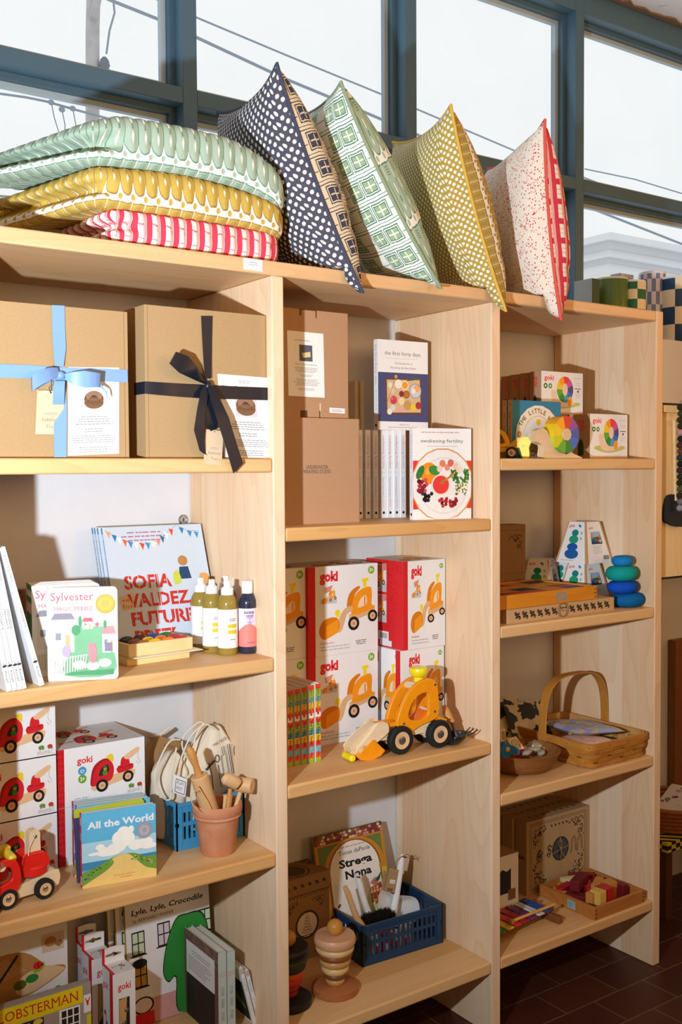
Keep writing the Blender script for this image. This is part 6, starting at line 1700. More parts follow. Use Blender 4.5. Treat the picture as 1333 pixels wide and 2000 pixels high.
# navy crate
a = onz(709, 1890, z); b = onz(866, 1841, z); rz_ = math.atan2(b.y-a.y, b.x-a.x); wd = (b-a).length; hc = Hz(a.x, a.y, 1811)-z
NAVY = K('#143a5c', .45, .4)
crate('navy blue plastic folding crate holding brushes and white scoops', (a.x, a.y, z+.0003), rz_, wd, .205, hc, NAVY, nx=14, ny=9)
# white enamel scoops, brush in the crate
ENA = K('#eef0f2', .2, .6, coat=.6)
cx0 = Vector((a.x, a.y, z)); 
def cpt(u, v, dy): return ony(u, v, a.y+dy)
def scoop(label, pts, blade, dy, tagp=None):
    q = [cpt(u, v, dy) for u, v in pts]; o = thing('enamel_scoop', label, 'scoop', q[-1])
    b = q[-1]; m = MB(); m.tube([p-b for p in q], .008, ENA, 18, radii=[.005, .009, .009, .0085, .0095, .011][:len(q)]); 
    m.tube([q[0]-b+Vector((-.003, -.004, -.006)), q[0]-b+Vector((.003, -.012, -.006))], .002, INKB, 8); m.build('handle', o)
    if blade:
        e = [cpt(u, v, dy+d) - b for u, v, d in blade]
        m = MB(); n = len(e)
        cen = sum(e, Vector())/n; rows = []
        v = [cen+Vector((0, .022, 0))]+e; mid = [cen.lerp(p, .55)+Vector((0, .014, 0)) for p in e]; v += mid
        f = [(0, 1+n+i, 1+n+(i+1) % n) for i in range(n)]+[(1+n+i, 1+i, 1+(i+1) % n, 1+n+(i+1) % n) for i in range(n)]
        m.add(v, f, ENA); ob = m.build('scoop_blade', o, angle=80); ob.modifiers.new('thick', 'SOLIDIFY').thickness = .002
        ob.modifiers.new('s', 'SUBSURF').render_levels = 2
    return o, b
s1, sb1 = scoop('large white enamel scoop with its handle up and kraft tags, in the navy crate', [(787, 1668), (783, 1690), (779, 1720), (776, 1745), (772, 1765), (768, 1785)], [(738, 1738, 0), (752, 1737, 0), (770, 1748, 0), (790, 1748, 0), (812, 1750, 0), (822, 1762, 0), (823, 1795, 0), (800, 1812, 0), (745, 1812, 0), (738, 1790, 0)], .085)
s2, sb2 = scoop('small white enamel scoop leaning beside the brush in the navy crate', [(697, 1707), (702, 1722), (708, 1745), (714, 1765), (720, 1782), (724, 1790)], [(706, 1783, 0), (722, 1776, 0), (738, 1782, 0), (738, 1805, 0), (706, 1805, 0)], .10)
def tagcard(par, org, corners, dy, name, prices):
    a_, b_, d_ = [cpt(u, v, dy)-org for u, v in corners]; m = MB(); n_ = Vector((0, .0008, 0)); c_ = b_+d_-a_
    m.add([a_, b_, c_, d_, a_+n_, b_+n_, c_+n_, d_+n_], [(0, 1, 2, 3), (4, 7, 6, 5), (0, 4, 5, 1), (1, 5, 6, 2), (2, 6, 7, 3), (3, 7, 4, 0)], KRAFT)
    A = Art(m, a_, b_-a_, d_-a_, (b_-a_).length, (d_-a_).length, (0, -1, 0)); A.greek(.2, .9, .2, 3, .04, INK2)
    if prices: A.rect(.3, .46, .85, .62, CARD); A.text('11.00', .42, .74, .58, .06, INK); barcode(A, .2, .82, .8, .96)
    m.build(name, par)
tagcard(s1, sb1, ((762, 1695), (780, 1699), (752, 1741)), .080, 'kraft_tag', True); tagcard(s1, sb1, ((750, 1700), (762, 1702), (746, 1735)), .088, 'kraft_tag', False)
m = MB(); m.tube([cpt(u, v, .078)-sb1 for u, v in ((770, 1697), (776, 1680), (786, 1672), (797, 1668), (806, 1680))], .0009, K('#8a6a48'), 6); m.tube([cpt(u, v, .078)-sb1 for u, v in ((786, 1672), (800, 1676), (810, 1672))], .0009, K('#8a6a48'), 6); m.build('twine', s1)
o = thing('hand_brush', 'dark bristled hand brush with a wooden handle in the navy crate', 'brush', cpt(710, 1808, .05)); b = Vector(o.location)
m = MB(); m.tube([cpt(u, v, .05)-b for u, v in ((674, 1732), (680, 1745), (690, 1775), (697, 1792), (706, 1808), (712, 1822))], .008, TURN, 14, radii=[.006, .0075, .008, .0085, .011, .010]); m.build('handle', o)
m = MB(); m.box(.012, .105, -.004, .030, -.030, -.012, TURN); m.build('brush_back', o)
r = random.Random(2); m = MB()
for k in range(900):
    x, y = r.uniform(.014, .103), r.uniform(-.006, .032); m.tube([(x, y, -.012), (x+r.uniform(-.005, .005), y+r.uniform(-.005, .005), .010+r.uniform(-.004, .007))], .0008, K('#1c1a18'), 3)
m.build('bristles', o)
m = MB(); r = random.Random(4)
for k, c in enumerate(('#e8e6e2', '#c8323c', '#e6e4e0', '#3f8f5c', '#e9e7e4')):
    pass
for k, c in enumerate(('#e9e7e4', '#c8404a', '#e6e4de', '#dcd8cc')):
    v = Vector((.040+.032*k, .012, .008)); v.rotate(Matrix.Rotation(rz_, 3, 'Z'))
    m = MB(); m.box(0, .026, 0, .02, 0, .05+.008*(k % 2), K(c)); m.box(.004, .022, -.0006, 0, .012, .030, K('#c8323c' if k != 1 else '#efefef'))
    single(m, 'small_packet', ['first white', 'red', 'second white', 'cream'][k]+' small packet seen through the slots of the navy crate', 'packet', Vector((a.x, a.y, z))+v, rz_, 'small packets inside the navy crate')
# stacking rings towers
def stacker(label, u, v, discs, base, knob, rot=0, k=1.2):
    discs = [(a_*k, b_*k, c_) for a_, b_, c_ in discs]; base = (base[0]*k, base[1]*k, base[2]); knob = (knob[0]*k, knob[1])
    c = onz(u, v, z); o = thing('stacking_toy', label, 'toy', (Wx(u, c.y+base[0]*.75, z+.05), c.y+base[0]*.75, z+.0003), rot)
    def W(name, c1, ax=0): return wood(name, *c1, axis=ax, staves=0, contrast=.5)
    m = MB(); rb, hb = base[0], base[1]; m.lathe([(rb-.003, 0), (rb, .003), (rb, hb-.004), (rb-.006, hb), (0, hb)], base[2], seg=48); m.build('base', o)
    zz = hb
    for rr, hh, mt in discs:
        m = MB(); m.lathe([(0, 0), (rr-.005, 0), (rr-.001, hh*.28), (rr, hh*.55), (rr-.001, hh*.78), (rr-.004, hh), (0, hh)], mt, (0, 0, zz), seg=48); m.build('ring', o); zz += hh
    m = MB(); m.ball((0, 0, zz+knob[0]*.9), knob[0], knob[1], seg=28, rings=14); m.build('knob', o)
    return o
def WW(n, a, b): return wood(n, a, b, 0, staves=0, contrast=.6, rough=.4)
w1 = WW('walnut', '#8a5a34', '#6d4224'); w2 = WW('cherry', '#b9774a', '#9c5d33'); w3 = WW('ash', '#e6cc96', '#d6b478'); w4 = WW('mahogany', '#94562e', '#7a4020'); w5 = WW('oak', '#d2a468', '#ba8849'); w6 = WW('pear', '#d9ae8a', '#c6946e')
stacker('wooden stacking tower in mixed timbers with a ball on top, nearer the crate', 655, 1957, [(.020, .013, w5), (.0235, .012, w1), (.0285, .015, w3), (.0325, .015, w5), (.0360, .012, w4), (.0395, .014, w3), (.0435, .020, w6)], (.0475, .017, w2), (.0165, WW('ballw', '#d09a4c', '#b97f33')))
def PW(h): return K(h, .45, .4)
stacker('painted stacking tower in black, red and orange beside the upright', 563, 1982, [(.020, .013, PW('#8f1f24')), (.0235, .012, PW('#a8202a')), (.0285, .015, PW('#c9282c')), (.0325, .015, PW('#d9532a')), (.0360, .012, PW('#20303a')), (.0395, .014, PW('#3a4028')), (.0435, .020, PW('#1d2022'))], (.0475, .017, PW('#191a1b')), (.0165, WW('ballw', '#d09a4c', '#b97f33')))
# ================================================================== right bay, top compartment
z = Z['R1']
y_ = .085; x0, x1 = Wx(1153, y_, z+.05), Wx(1226, y_, z+.05); h = Hz(x0, y_, 808)-z; wd = x1-x0
sb = carton_box(wd, .062, h, WHITE, 'white snail toy carton standing alone to the right of the toy snail', 'toy_carton', (x0, y_, z+.0003), 0, snail_art, (KRAFT, snail_side), None, 'white snail toy cartons')
for i in range(2): dup(sb, (x0-.012-.006*i, y_+.066*(i+1), z+.0003), None, ['second', 'third'][i]+' snail toy carton of the lower row, behind the right-hand one')
zz = z+h+.0006; yb = .155; xb0 = Wx(1058, yb, zz+.05)
xs = [Wx(1058, yb, zz+.05), Wx(1038, yb+.052, zz+.05), Wx(1018, yb+.104, zz+.05), Wx(1000, yb+.156, zz+.05)]
k_ = (Wx(1139, yb, zz+.05)-xb0)/wd
sb2 = carton_box(wd*k_, .045, Hz(xb0, yb, 724)-zz, WHITE, 'front snail toy carton of the upper row, picture in full view', 'toy_carton', (xb0, yb, zz), 0, snail_art, (KRAFTP, snail_side), None, 'white snail toy cartons')
for i in range(3): dup(sb2, (xs[i+1]-.0, yb+.052*(i+1), zz), None, ['second', 'third', 'rearmost'][i]+' snail toy carton of the upper row, showing only its kraft side')
# lower row under the upper one
for i in range(4): dup(sb, (xb0-.03-.02*i, yb+.003+.0515*i+(.0), z+.0003), None, ['first', 'second', 'third', 'fourth'][i]+' snail toy carton under the upper row, counted from the front') if i in () else None
m = MB(); m.box(xs[3]-.004-xb0, wd*k_, .004, .205, 0, h, KRAFT2)
single(m, 'shipping_box', 'plain kraft box hidden under the upper row of snail cartons', 'box', (xb0, yb, z+.0003))
# blue board book with an arch of lettering
def lh_art(A):
    A.rect(0, 0, 1, 1, K('#2a7fa6')); A.ell(.53, .62, .46, K('#ece5d8'), ry=.46); A.arc('THE LITTLE HOUSE', .53, .62, .345, -66, 78, .075, K('#4a3a34'), bold=.02)
    A.ringe(.53, .62, .30, .008, K('#b9b36a'), a0=-170, a1=-10); A.ell(.53, .62, .285, K('#e3e7ea'), ry=.285)
    A.ell(.53, .37, .05, K('#eec02c')); A.rect(.46, .62, .62, .73, K('#9c3c34')); A.rect(.45, .585, .63, .63, K('#4b3a3c')); A.rect(.49, .65, .525, .69, WHITE); A.rect(.56, .65, .595, .69, WHITE); A.rect(.535, .54, .545, .59, K('#9c3c34'))
    A.poly(smooth([(.30, .74), (.5, .71), (.78, .74), (.78, .86), (.55, .905), (.32, .86)], 3), K('#a88f5a')); 
    for x, y in ((.36, .67), (.70, .66), (.75, .69), (.33, .70)): A.ell(x, y, .05, K('#6c7a3c'), ry=.05)
    for k in range(3): A.ringe(.42+.11*k, .90, .04, .012, K('#6f5d40'), ry=.035)
    A.ell(.14, .58, .05, K('#d9b873')); A.ell(.14, .58, .03, K('#c9703c')); A.ell(.14, .58, .016, K('#ece5d8'))
def lh_spine(A): A.text('THE LITTLE HOUSE', .20, .75, .7, .4, K('#6a5a44')); A.greek(.04, .12, .4, 1, .3, K('#6a5a44'))
y_ = .100; x0, x1 = Wx(1001, y_, z+.05), Wx(1096, y_, z+.05); h = Hz(x0, y_, 781)-z
bk = book(x1-x0, h, .016, K('#2a7fa6'), K('#d3b48c'), 'board_book', 'front blue board book with a round picture under an arch of lettering', (x0, y_, z+.0003), 0, lh_art, lh_spine, 'blue board books with tan spines', rnd_=.007, board=.0016)
dup(bk, (x0-.004, y_+.0175, z+.0003), None, 'blue board book standing behind the arch-lettered one')
# rainbow snail
sn = thing('toy_snail', 'wooden toy snail with a rainbow wheel for a shell', 'toy snail', (0, 0, 0))
ys = .022; xc_ = Wx(1104, ys, z+.06); zc = Hz(xc_, ys, 849)-z; rw = Hz(xc_, ys, 813)-z-zc
sn.location = (xc_, ys, z+.0003)
xk = 1.0
BP = wood('snail_body', '#ecd6b8', '#dcbf98', 0, staves=0, contrast=.5)
xl = Wx(1050, ys, z+.03)-xc_; xr = Wx(1141, ys, z+.01)-xc_
body = [(xr, 0), (xr, .002), (.030, .016), (.012, .010), (-.012, .018), (-.028, .036), (xl*.50, zc*.90), (xl*.58, zc*1.12), (xl*.75, zc*1.26), (xl*.95, zc*1.14), (xl*1.03, zc*.90), (xl*.93, zc*.68), (xl*.70, zc*.58), (xl*.66, zc*.48), (xl*.70, .010), (xl*.66, 0)]
m = MB(); m.prism(body, .006, .030, BP); m.build('body', sn, bev=.002)
RC = ['#d8202c', '#8a3f9c', '#1f4fb8', '#1a66d0', '#12803c', '#5fae2c', '#c9cf1c', '#ecd01c', '#f0a818']
cs = 'red purple navy blue green lime lemon yellow orange'.split()
for k in range(9):
    a0, a1 = R(105-k*40), R(105-(k+1)*40); n = 8; m = MB()
    out = [(rw*1.0*math.cos(a0+(a1-a0)*i/n), zc+rw*math.sin(a0+(a1-a0)*i/n)) for i in range(n+1)]; inn = [(rw*.36*math.cos(a1+(a0-a1)*i/n), zc+rw*.36*math.sin(a1+(a0-a1)*i/n)) for i in range(n+1)]
    pts = out+inn; v = [(p[0], -.006, p[1]) for p in pts]+[(p[0], .036, p[1]) for p in pts]; N = len(pts)
    f = [tuple([i, i+1, N-2-i, N-1-i]) for i in range(n)]+[(N+N-1-i, N+N-2-i, N+i+1, N+i) for i in range(n)]+[(i, N+i, N+(i+1) % N, (i+1) % N) for i in range(N)]
    m.add(v, f, K(RC[k], .4, .45)); ob = m.build('wheel_segment', sn); ob['label'] = cs[k]+' segment'
m = MB(); m.cyl((0, -.009, zc), rw*.355, .048, BP, 'y', 9, bev=.001); m.build('axle_disc', sn)
# yellow toy loader peeping out behind the upright
yl = .085; xc_ = Wx(1000, yl, z+.02); YP = K('#eab41c', .4, .5); YB_ = K('#e9dc1e', .4, .5)
ly = thing('toy_wheel_loader', 'yellow toy loader partly hidden by the upright, facing the snail', 'toy loader', (xc_, yl, z+.0003), R(-48))
for x in (0, -.064):
    for yy in (0, .05): toy_wheel(ly, (x, yy, .0165), .0165, .016, cap=K('#8d8f92', .3, metal=.8))
m = MB(); m.box(-.082, .012, .014, .052, .018, .032, YP); m.prism([(-.01, .032), (.024, .032), (.034, .056), (.012, .054), (.0, .042)], .016, .05, YP); m.build('chassis', ly, bev=.002)
m = MB(); m.ring(smooth([(-.07, .034), (-.068, .070), (-.045, .083), (-.022, .074), (-.010, .056), (-.010, .034)], 4), smooth([(-.058, .042), (-.056, .064), (-.044, .072), (-.030, .066), (-.022, .054), (-.022, .042)], 4), .008, .018, YP); m.build('cab_side', ly, bev=.001)
m = MB(); m.prism([(.030, .002), (.044, .002), (.046, .012), (.044, .030), (.050, .044), (.046, .058), (.026, .056), (.018, .040), (.026, .018)], .004, .06, YB_); ob = m.build('bucket', ly, bev=.0015)
m = MB(); m.lathe([(0, -.001), (.003, -.0006), (.003, .001)], K('#d9c9a0'), (.030, .004, .034), axis='y', seg=12); m.build('pin', ob)

# ================================================================== right bay, second compartment
z = Z['R2']
def scroll_side(A):
    frieze(A, .5, .05, .45, 6, .036); frieze(A, .5, .55, .96, 6, .036); A.ringe(.5, .5, .035, .006, ORN, ry=.042); A.ringe(.5, .5, .05, .005, ORN, ry=.05); A.text('75 L', .475, .525, .62, .22, ORN); A.rect(.47, .28, .53, .36, ORN)
a = onz(993, 1219, z); b = onz(1200, 1191, z); rz_ = math.atan2(b.y-a.y, b.x-a.x)
wd = (b-a).length; h = Hz(a.x, a.y, 1192)-z
carton_box(wd, .225, h, KRAFT2, 'flat kraft box with a scroll frieze along its edge, under the puzzle tray', 'flat_box', (a.x, a.y, z+.0003), rz_, scroll_side, (KRAFT2, lambda A: frieze(A, .5, .1, .9, 6, .05)))
# puzzle tray of coloured wooden tiles
OW = wood('oiled', '#e0982c', '#cf8420', 0, staves=0, contrast=.7)
zz = z+h+.001; at_ = Vector((a.x, a.y, 0))+Vector((.010, .006, 0)); yt = at_.y
xl = Wx(983, yt, zz); xr = Wx(1174, yt, zz); ht = Hz(Wx(1100, yt, zz), yt, 1152)-Hz(Wx(1100, yt, zz), yt, 1178)
pt = thing('puzzle_tray', 'orange-stained wooden tray of coloured tiles on the flat kraft box', 'tray', (xl-.03, yt, zz), rz_)
wt = xr-xl+.03; dt = .235; e = .011; m = MB()
m.box(0, wt, 0, e, 0, ht, OW).box(0, wt, dt-e, dt, 0, ht, OW).box(0, e, e, dt-e, 0, ht, OW).box(wt-e, wt, e, dt-e, 0, ht, OW).box(e, wt-e, e, dt-e, 0, ht*.4, OW)
A = Art(m, (wt*.585, 0, ht*.80), (1, 0, 0), (0, 0, -1), wt*.10, ht*.62, (0, -1, 0)); A.rect(0, 0, 1, 1, K('#8f8f96')); A.rect(.2, .2, .8, .6, K('#b98a5a')); A.greek(.2, .8, .75, 1, .1, K('#c9b08a'))
dk = K('#7d4e16')
for k in range(3):
    m.box(wt-e, wt-e*.2, -.0004, 0, ht*(.12+.3*k), ht*(.22+.3*k), dk); m.box(e*.2, e, -.0004, 0, ht*(.12+.3*k), ht*(.22+.3*k), dk)
m.build('tray_frame', pt, bev=.0012)
r = random.Random(12); nx, ny = 5, 4; tw = (wt-2*e)/nx; td_ = (dt-2*e)/ny
tc = ['#2f4a3c', '#c9762c', '#233a5c', '#b03024', '#c9a03c', '#1f2c3f', '#a8552c', '#3f5a2c', '#8a3a3c', '#d08a3c']
for i in range(nx):
    for j in range(ny):
        c = tc[(i*3+j*7+i*j) % 10]; m = MB()
        m.box(.001, tw-.001, .001, td_-.001, 0, ht*.5, K(c, .5, .35))
        v = Vector((e+tw*i, e+td_*j, ht*.41)); v.rotate(Matrix.Rotation(rz_, 3, 'Z'))
        single(m, 'puzzle_tile', 'coloured wooden tile lying in the puzzle tray', 'tile', Vector(pt.location)+v, rz_, 'tiles in the puzzle tray')
def frustum(label, cx, y, zb, wb, wt_, h, rz=0, dark=False):
    """carton shaped like a cut pyramid, pictures of felt stones on two faces"""
    o = MB(); b_, t_ = wb/2, wt_/2
    bot = [(-b_, -b_, 0), (b_, -b_, 0), (b_, b_, 0), (-b_, b_, 0)]; top = [(-t_, -t_, h), (t_, -t_, h), (t_, t_, h), (-t_, t_, h)]
    o.hexa(bot, top, CARD)
    def face(p0, p1, p2, p3, fn):   # top-left, top-right, bottom-right, bottom-left
        p0, p1, p2, p3 = [Vector(p) for p in (p0, p1, p2, p3)]; U = (p2-p3).normalized(); mid_t = (p0+p1)/2; mid_b = (p2+p3)/2; V = (mid_b-mid_t).normalized()
        A = Art(o, mid_t-U*(wb/2), U, V, wb, (mid_b-mid_t).length); fn(A)
    s = wt_/wb
    def edge(A):
        for sx in (-1, 1): A.poly([(.5+sx*.5*s, 0), (.5+sx*.43*s, 0), (.5+sx*.44, 1), (.5+sx*.5, 1)], K('#c99f6e'))
    def front(A):
        edge(A); A.text('goki', .5-.40*s, .5-.40*s+.17, .13, .065, GOKI, bold=.02); A.ell(.60, .09, .03, K('#2a6fa8')); A.ell(.63, .11, .03, K('#1f9a84'))
        A.ell(.5, .27, .105, K('#168a84'), ry=.085); A.ell(.48, .43, .145, K('#1f9f78'), ry=.105); A.ell(.47, .61, .165, K('#1f58b0'), ry=.095); A.ell(.47, .78, .215, K('#1c62a8'), ry=.125)
        for yy in (.27, .40): A.ringe(.70, yy, .025, .014, K('#2f8a3c'))
        A.greek(.16, .6, .93, 1, .03, INK2)
    def side(A):
        edge(A); A.text('goki', .5-.36*s, .5-.36*s+.15, .17, .05, GOKI, bold=.02); A.poly([(.33, .24), (.68, .24), (.72, .54), (.31, .54)], K('#9fc0d8')); A.poly([(.33, .38), (.69, .36), (.72, .54), (.31, .54)], K('#3f6a3c')); A.rect(.32, .46, .715, .54, K('#24386a'))
        for x, y, c in ((.38, .44, '#2a62a8'), (.48, .45, '#1f8f84'), (.58, .46, '#c84a4a'), (.65, .47, '#e0d0b0')): A.ell(x, y, .04, K(c))
        for x in (.36, .66): A.poly([(x-.05, .40), (x, .27), (x+.05, .40)], K('#e07a5c'))
        A.greek(.32, .72, .58, 6, .035, K('#b9bcc2')); barcode(A, .66, .82, .88, .92)
    face(top[0], top[1], bot[1], bot[0], front); face(top[1], top[2], bot[2], bot[1], side); face(top[3], top[0], bot[0], bot[3], side)
    return single(o, 'pyramid_carton', label, 'box', (cx, y, zb), rz, 'pyramid-shaped felt stone cartons')
zlow = z+.0003; ztop = 1.1885; rzf = R(-88)
frustum('lower pyramid carton in front, carrying the top one', 1.2205, .213, zlow, .120, .066, ztop-zlow-.0006, rzf)
frustum('top pyramid carton standing on another, both faces lit', 1.2185, .211, ztop, .122, .066, Hz(1.2, .2, 1019)-ztop, rzf)
frustum('pyramid carton behind the stacked pair, only its top corner showing', Wx(1104, .332, z+.1)+.02, .333, zlow, .116, .066, .128, rzf)
frustum('pyramid carton in shade at the left of the group', Wx(1060, .332, z+.1)-.005, .333, zlow, .116, .066, .128, R(-62))
# felt stones
FELT = {}
def felt(h_):
    t = NT('felt'); n = t.noise(t.coord(), 500, 4, .7); n2 = t.noise(t.coord(), 60, 3)
    c = lin(h_); return t.done(t.mix(n2, c, tuple(min(1, x*1.25) for x in c[:3])+(1,)), .95, .1, n, .8, .002)
zz = z+.0003
ya = .065
for k, (ul, ur, vt, vb, c, nm) in enumerate(((1166, 1251, 1158, 1192, '#11609f', 'deep blue felt stone at the bottom of the pile'), (1156, 1239, 1148, 1169, '#1450c0', 'bright blue felt stone, second from the bottom of the pile'), (1150, 1239, 1120, 1150, '#149a96', 'turquoise felt stone, second from the top of the pile'), (1193, 1233, 1105, 1124, '#1f7fc4', 'small sky-blue felt stone topping the pile'))):
    y2 = ya+.004*k; x0, x1 = Wx(ul, y2, zz), Wx(ur, y2, zz); r_ = (x1-x0)/2*.86; hh = (.042, .037, .044, .030)[k]
    if k == 0: x1 = Wx(1251, y2, zz); r_ = .056; cxx = x1-r_
    elif k == 1: r_ = .052; cxx = Wx(1239, y2, zz)-r_
    elif k == 2: r_ = .056; cxx = Wx(1239, y2, zz)-r_
    else: r_ = .039; cxx = Wx(1233, y2, zz)-r_
    m = MB(); m.lathe([(0, 0), (r_*.55, .001), (r_*.82, hh*.10), (r_*.97, hh*.32), (r_, hh*.52), (r_*.95, hh*.74), (r_*.78, hh*.92), (r_*.45, hh), (0, hh*1.01)], felt(c), seg=44, sx=1, sy=.8)
    single(m, 'felt_stone', nm, 'toy', (cxx, y2, zz), R(10*k), 'felt stones piled on the shelf', angle=80); zz += hh*.97
# scroll box at the back
yb = .33; x1 = Wx(1027, yb, z+.2); h = Hz(x1, yb, 1024)-z
def sc_front(A): A.line([(0, .62), (1, .62)], .006, K('#6d5230')); A.line([(0, .07), (1, .07)], .005, ORN); A.line([(.92, 0), (.92, 1)], .004, ORN); ornament(A, .90, .12, .22, -1, 1); ornament(A, .90, .70, .16, -1, 1); ornament(A, .12, .12, .2, 1, 1); ornament(A, .12, .7, .16, 1, 1)
carton_box(.17, .06, h, KRAFTD, 'tall kraft box with scroll corners standing against the wall', 'scroll_box', (x1-.17, yb, z+.0003), 0, sc_front)

# ================================================================== right bay, third compartment
z = Z['R3']
SPL = wood('splint', '#cf9440', '#b07028', 0, staves=0, contrast=.8); SPL2 = wood('splint_pale', '#d8ac68', '#c08a48', 0, staves=0, contrast=.8)
# market basket
bx0, bx1, by0, by1 = 1.012, XR1-.006, .004, .345
bh = Hz(1.03, .012, 1455)-z; bw = bx1-bx0
bs = thing('market_basket', 'woven splint basket with a hooped handle holding cloth packets', 'basket', (bx0, by0, z+.0003))
L_, D_ = bw, by1-by0
def rect_loop(g, zz, rad=.03, n=10):
    q = []
    x0, x1, y0, y1 = -g, L_+g, -g, D_+g
    for cx, cy, a0 in ((x1-rad, y0+rad, -90), (x1-rad, y1-rad, 0), (x0+rad, y1-rad, 90), (x0+rad, y0+rad, 180)):
        for k in range(n+1): a_ = R(a0+90*k/n); q.append((cx+rad*math.cos(a_), cy+rad*math.sin(a_), zz))
    out = []                             # resample evenly
    seg = [(Vector(q[i]), Vector(q[(i+1) % len(q)])) for i in range(len(q))]; tot = sum((b-a).length for a, b in seg); N = 120; acc = 0; i = 0
    for k in range(N):
        d = tot*k/N
        while acc+(seg[i][1]-seg[i][0]).length < d: acc += (seg[i][1]-seg[i][0]).length; i += 1
        l = (seg[i][1]-seg[i][0]).length; out.append(seg[i][0].lerp(seg[i][1], (d-acc)/l if l else 0))
    return out
m = MB(); N = 120; per = 6
bands = 4
for bnd in range(bands):
    z0 = bh*(.04+.19*bnd); z1 = z0+bh*.175; lo = rect_loop(-.012+.010*(bnd/bands), z0); hi = rect_loop(-.012+.010*((bnd+1)/bands), z1); v = []; f = []
    for k in range(N):
        ph = math.sin(2*math.pi*k/(2*per)+bnd*math.pi)*.0022
        for p in (lo[k], hi[k]):
            d = Vector((p.x-L_/2, p.y-D_/2, 0)); d = Vector((math.copysign(abs(d.x/L_)**6, d.x), math.copysign(abs(d.y/D_)**6, d.y), 0)).normalized()
            v += [p+d*(ph+.0012), p+d*(ph-.0002)]
    for k in range(N):
        a_, b_ = 4*k, 4*((k+1) % N); f += [(a_, b_, b_+2, a_+2), (a_+1, a_+3, b_+3, b_+1), (a_+2, b_+2, b_+3, a_+3), (a_, a_+1, b_+1, b_)]
    m.add(v, f, SPL)
for k in range(0, N, per):
    lo, hi = rect_loop(-.013, bh*.02), rect_loop(-.003, bh*.86); t_ = rect_loop(-.013, bh*.02)[(k+2) % N]
    a_, b_ = lo[(k-2) % N], lo[(k+2) % N]; c_, d_ = hi[(k+2) % N], hi[(k-2) % N]; m.add([a_, b_, c_, d_], [(0, 1, 2, 3)], SPL2)
lo = rect_loop(-.014, .002); m.add(lo, [tuple(range(N))], SPL2)
m.build('woven_body', bs)
m = MB()
for g, mt in ((.0005, SPL), (-.0055, SPL2)):
    lo, hi = rect_loop(g, bh*.76), rect_loop(g, bh*1.0); v = []; f = []
    lo2, hi2 = rect_loop(g-.004, bh*.76), rect_loop(g-.004, bh*1.0)
    for k in range(N): v += [lo[k], hi[k], lo2[k], hi2[k]]
    for k in range(N): a_, b_ = 4*k, 4*((k+1) % N); f += [(a_, b_, b_+1, a_+1), (a_+2, a_+3, b_+3, b_+2), (a_+1, b_+1, b_+3, a_+3), (a_, a_+2, b_+2, b_)]
    m.add(v, f, mt)
for k in range(0, N, 8):
    p = rect_loop(.001, bh*.87)[k]; m.ball(p, .0016, K('#4a3a2a'), seg=8, rings=5)
m.build('rim', bs)
# the hoop springs from the two long sides
top_h = Hz(bx0+.12, .18, 1316)-z; hy = .178; arc = []
for k in range(29):
    a_ = math.pi*k/28; c_, s_ = math.cos(a_), math.sin(a_)
    arc.append(Vector((L_/2-(L_/2+.003)*math.copysign(abs(c_)**.62, c_), 0, bh*.55+(top_h-bh*.55)*abs(s_)**.55)))
v = []; f = []
for k, p in enumerate(arc):
    t_ = (arc[min(k+1, 28)]-arc[max(k-1, 0)]).normalized(); nn = Vector((t_.z, 0, -t_.x))
    for dx, dn in ((-.015, .0018), (.015, .0018), (.015, -.0018), (-.015, -.0018)): v.append(p+Vector((0, hy+dx, 0))+nn*dn)
for k in range(28):
    for i in range(4): f.append((4*k+i, 4*k+(i+1) % 4, 4*k+4+(i+1) % 4, 4*k+4+i))
m = MB(); m.add(v, f, SPL); m.build('handle', bs, bev=.0012)
def cloth_pattern(name, cols, sc):
    t = NT(name); n = t.noise(t.coord(), sc, 2, .4); c = lin(cols[0])
    for k, h_ in enumerate(cols[1:]): c = t.mix(t.gt(n, .42+.09*k), c, lin(h_))
    n2 = t.noise(t.coord(), sc*.8, 1); c = t.mix(t.gt(n2, .60), c, lin(cols[-1]))
    return t.done(c, .55, .4)
def packet(label, loc, w_, d, h, mat, rz=0, rx=0, name='cloth_packet', ry=0):
    n = 16; v = []; f = []
    for s in (1, -1):
        for j in range(n+1):
            for i in range(n+1):
                a_, b_ = -1+2*i/n, -1+2*j/n; q = max(0, (1-a_**4)*(1-b_**4))**.5
                v.append((a_*w_/2, b_*d/2, h/2+s*h/2*q*(1+.10*math.sin(5*a_+3*b_))))
    M_ = (n+1)**2
    for j in range(n):
        for i in range(n):
            q = (j*(n+1)+i, j*(n+1)+i+1, (j+1)*(n+1)+i+1, (j+1)*(n+1)+i); f += [q, tuple(M_+x for x in reversed(q))]
    m = MB(); m.add(v, f, mat); return single(m, name, label, 'packet', loc, rz, 'cloth packets in the basket', rx=rx, ry=ry, angle=70)
cp_ = [cloth_pattern('dino_print', ['#e3d9c6', '#dccfb8', '#2e3534'], 26), cloth_pattern('floral_print', ['#8c9bd0', '#b7a6c4', '#c9c46a', '#9fb0dc'], 34), cloth_pattern('pink_print', ['#e6c8b4', '#dfb8a4'], 30), cloth_pattern('ink_print', ['#ded3c0', '#3a3c40'], 40)]
bl_ = Vector(bs.location)
packet('cream packet lying lowest in the basket, dark printed', bl_+Vector((L_*.54, .095, .012)), .19, .15, .030, cp_[3])
packet('pale pink packet lying in the basket', bl_+Vector((L_*.33, .10, .040)), .13, .13, .022, cp_[2], R(8))
packet('lilac and blue flowered packet on top in the basket', bl_+Vector((L_*.56, .165, .060)), .17, .21, .022, cp_[1], R(-16), R(-4), ry=R(3))
packet('upright clear packet printed with dark animal shapes behind the handle', (bx0+.060, .300, z+.060), .16, .15, .016, cp_[0], 0, R(62))
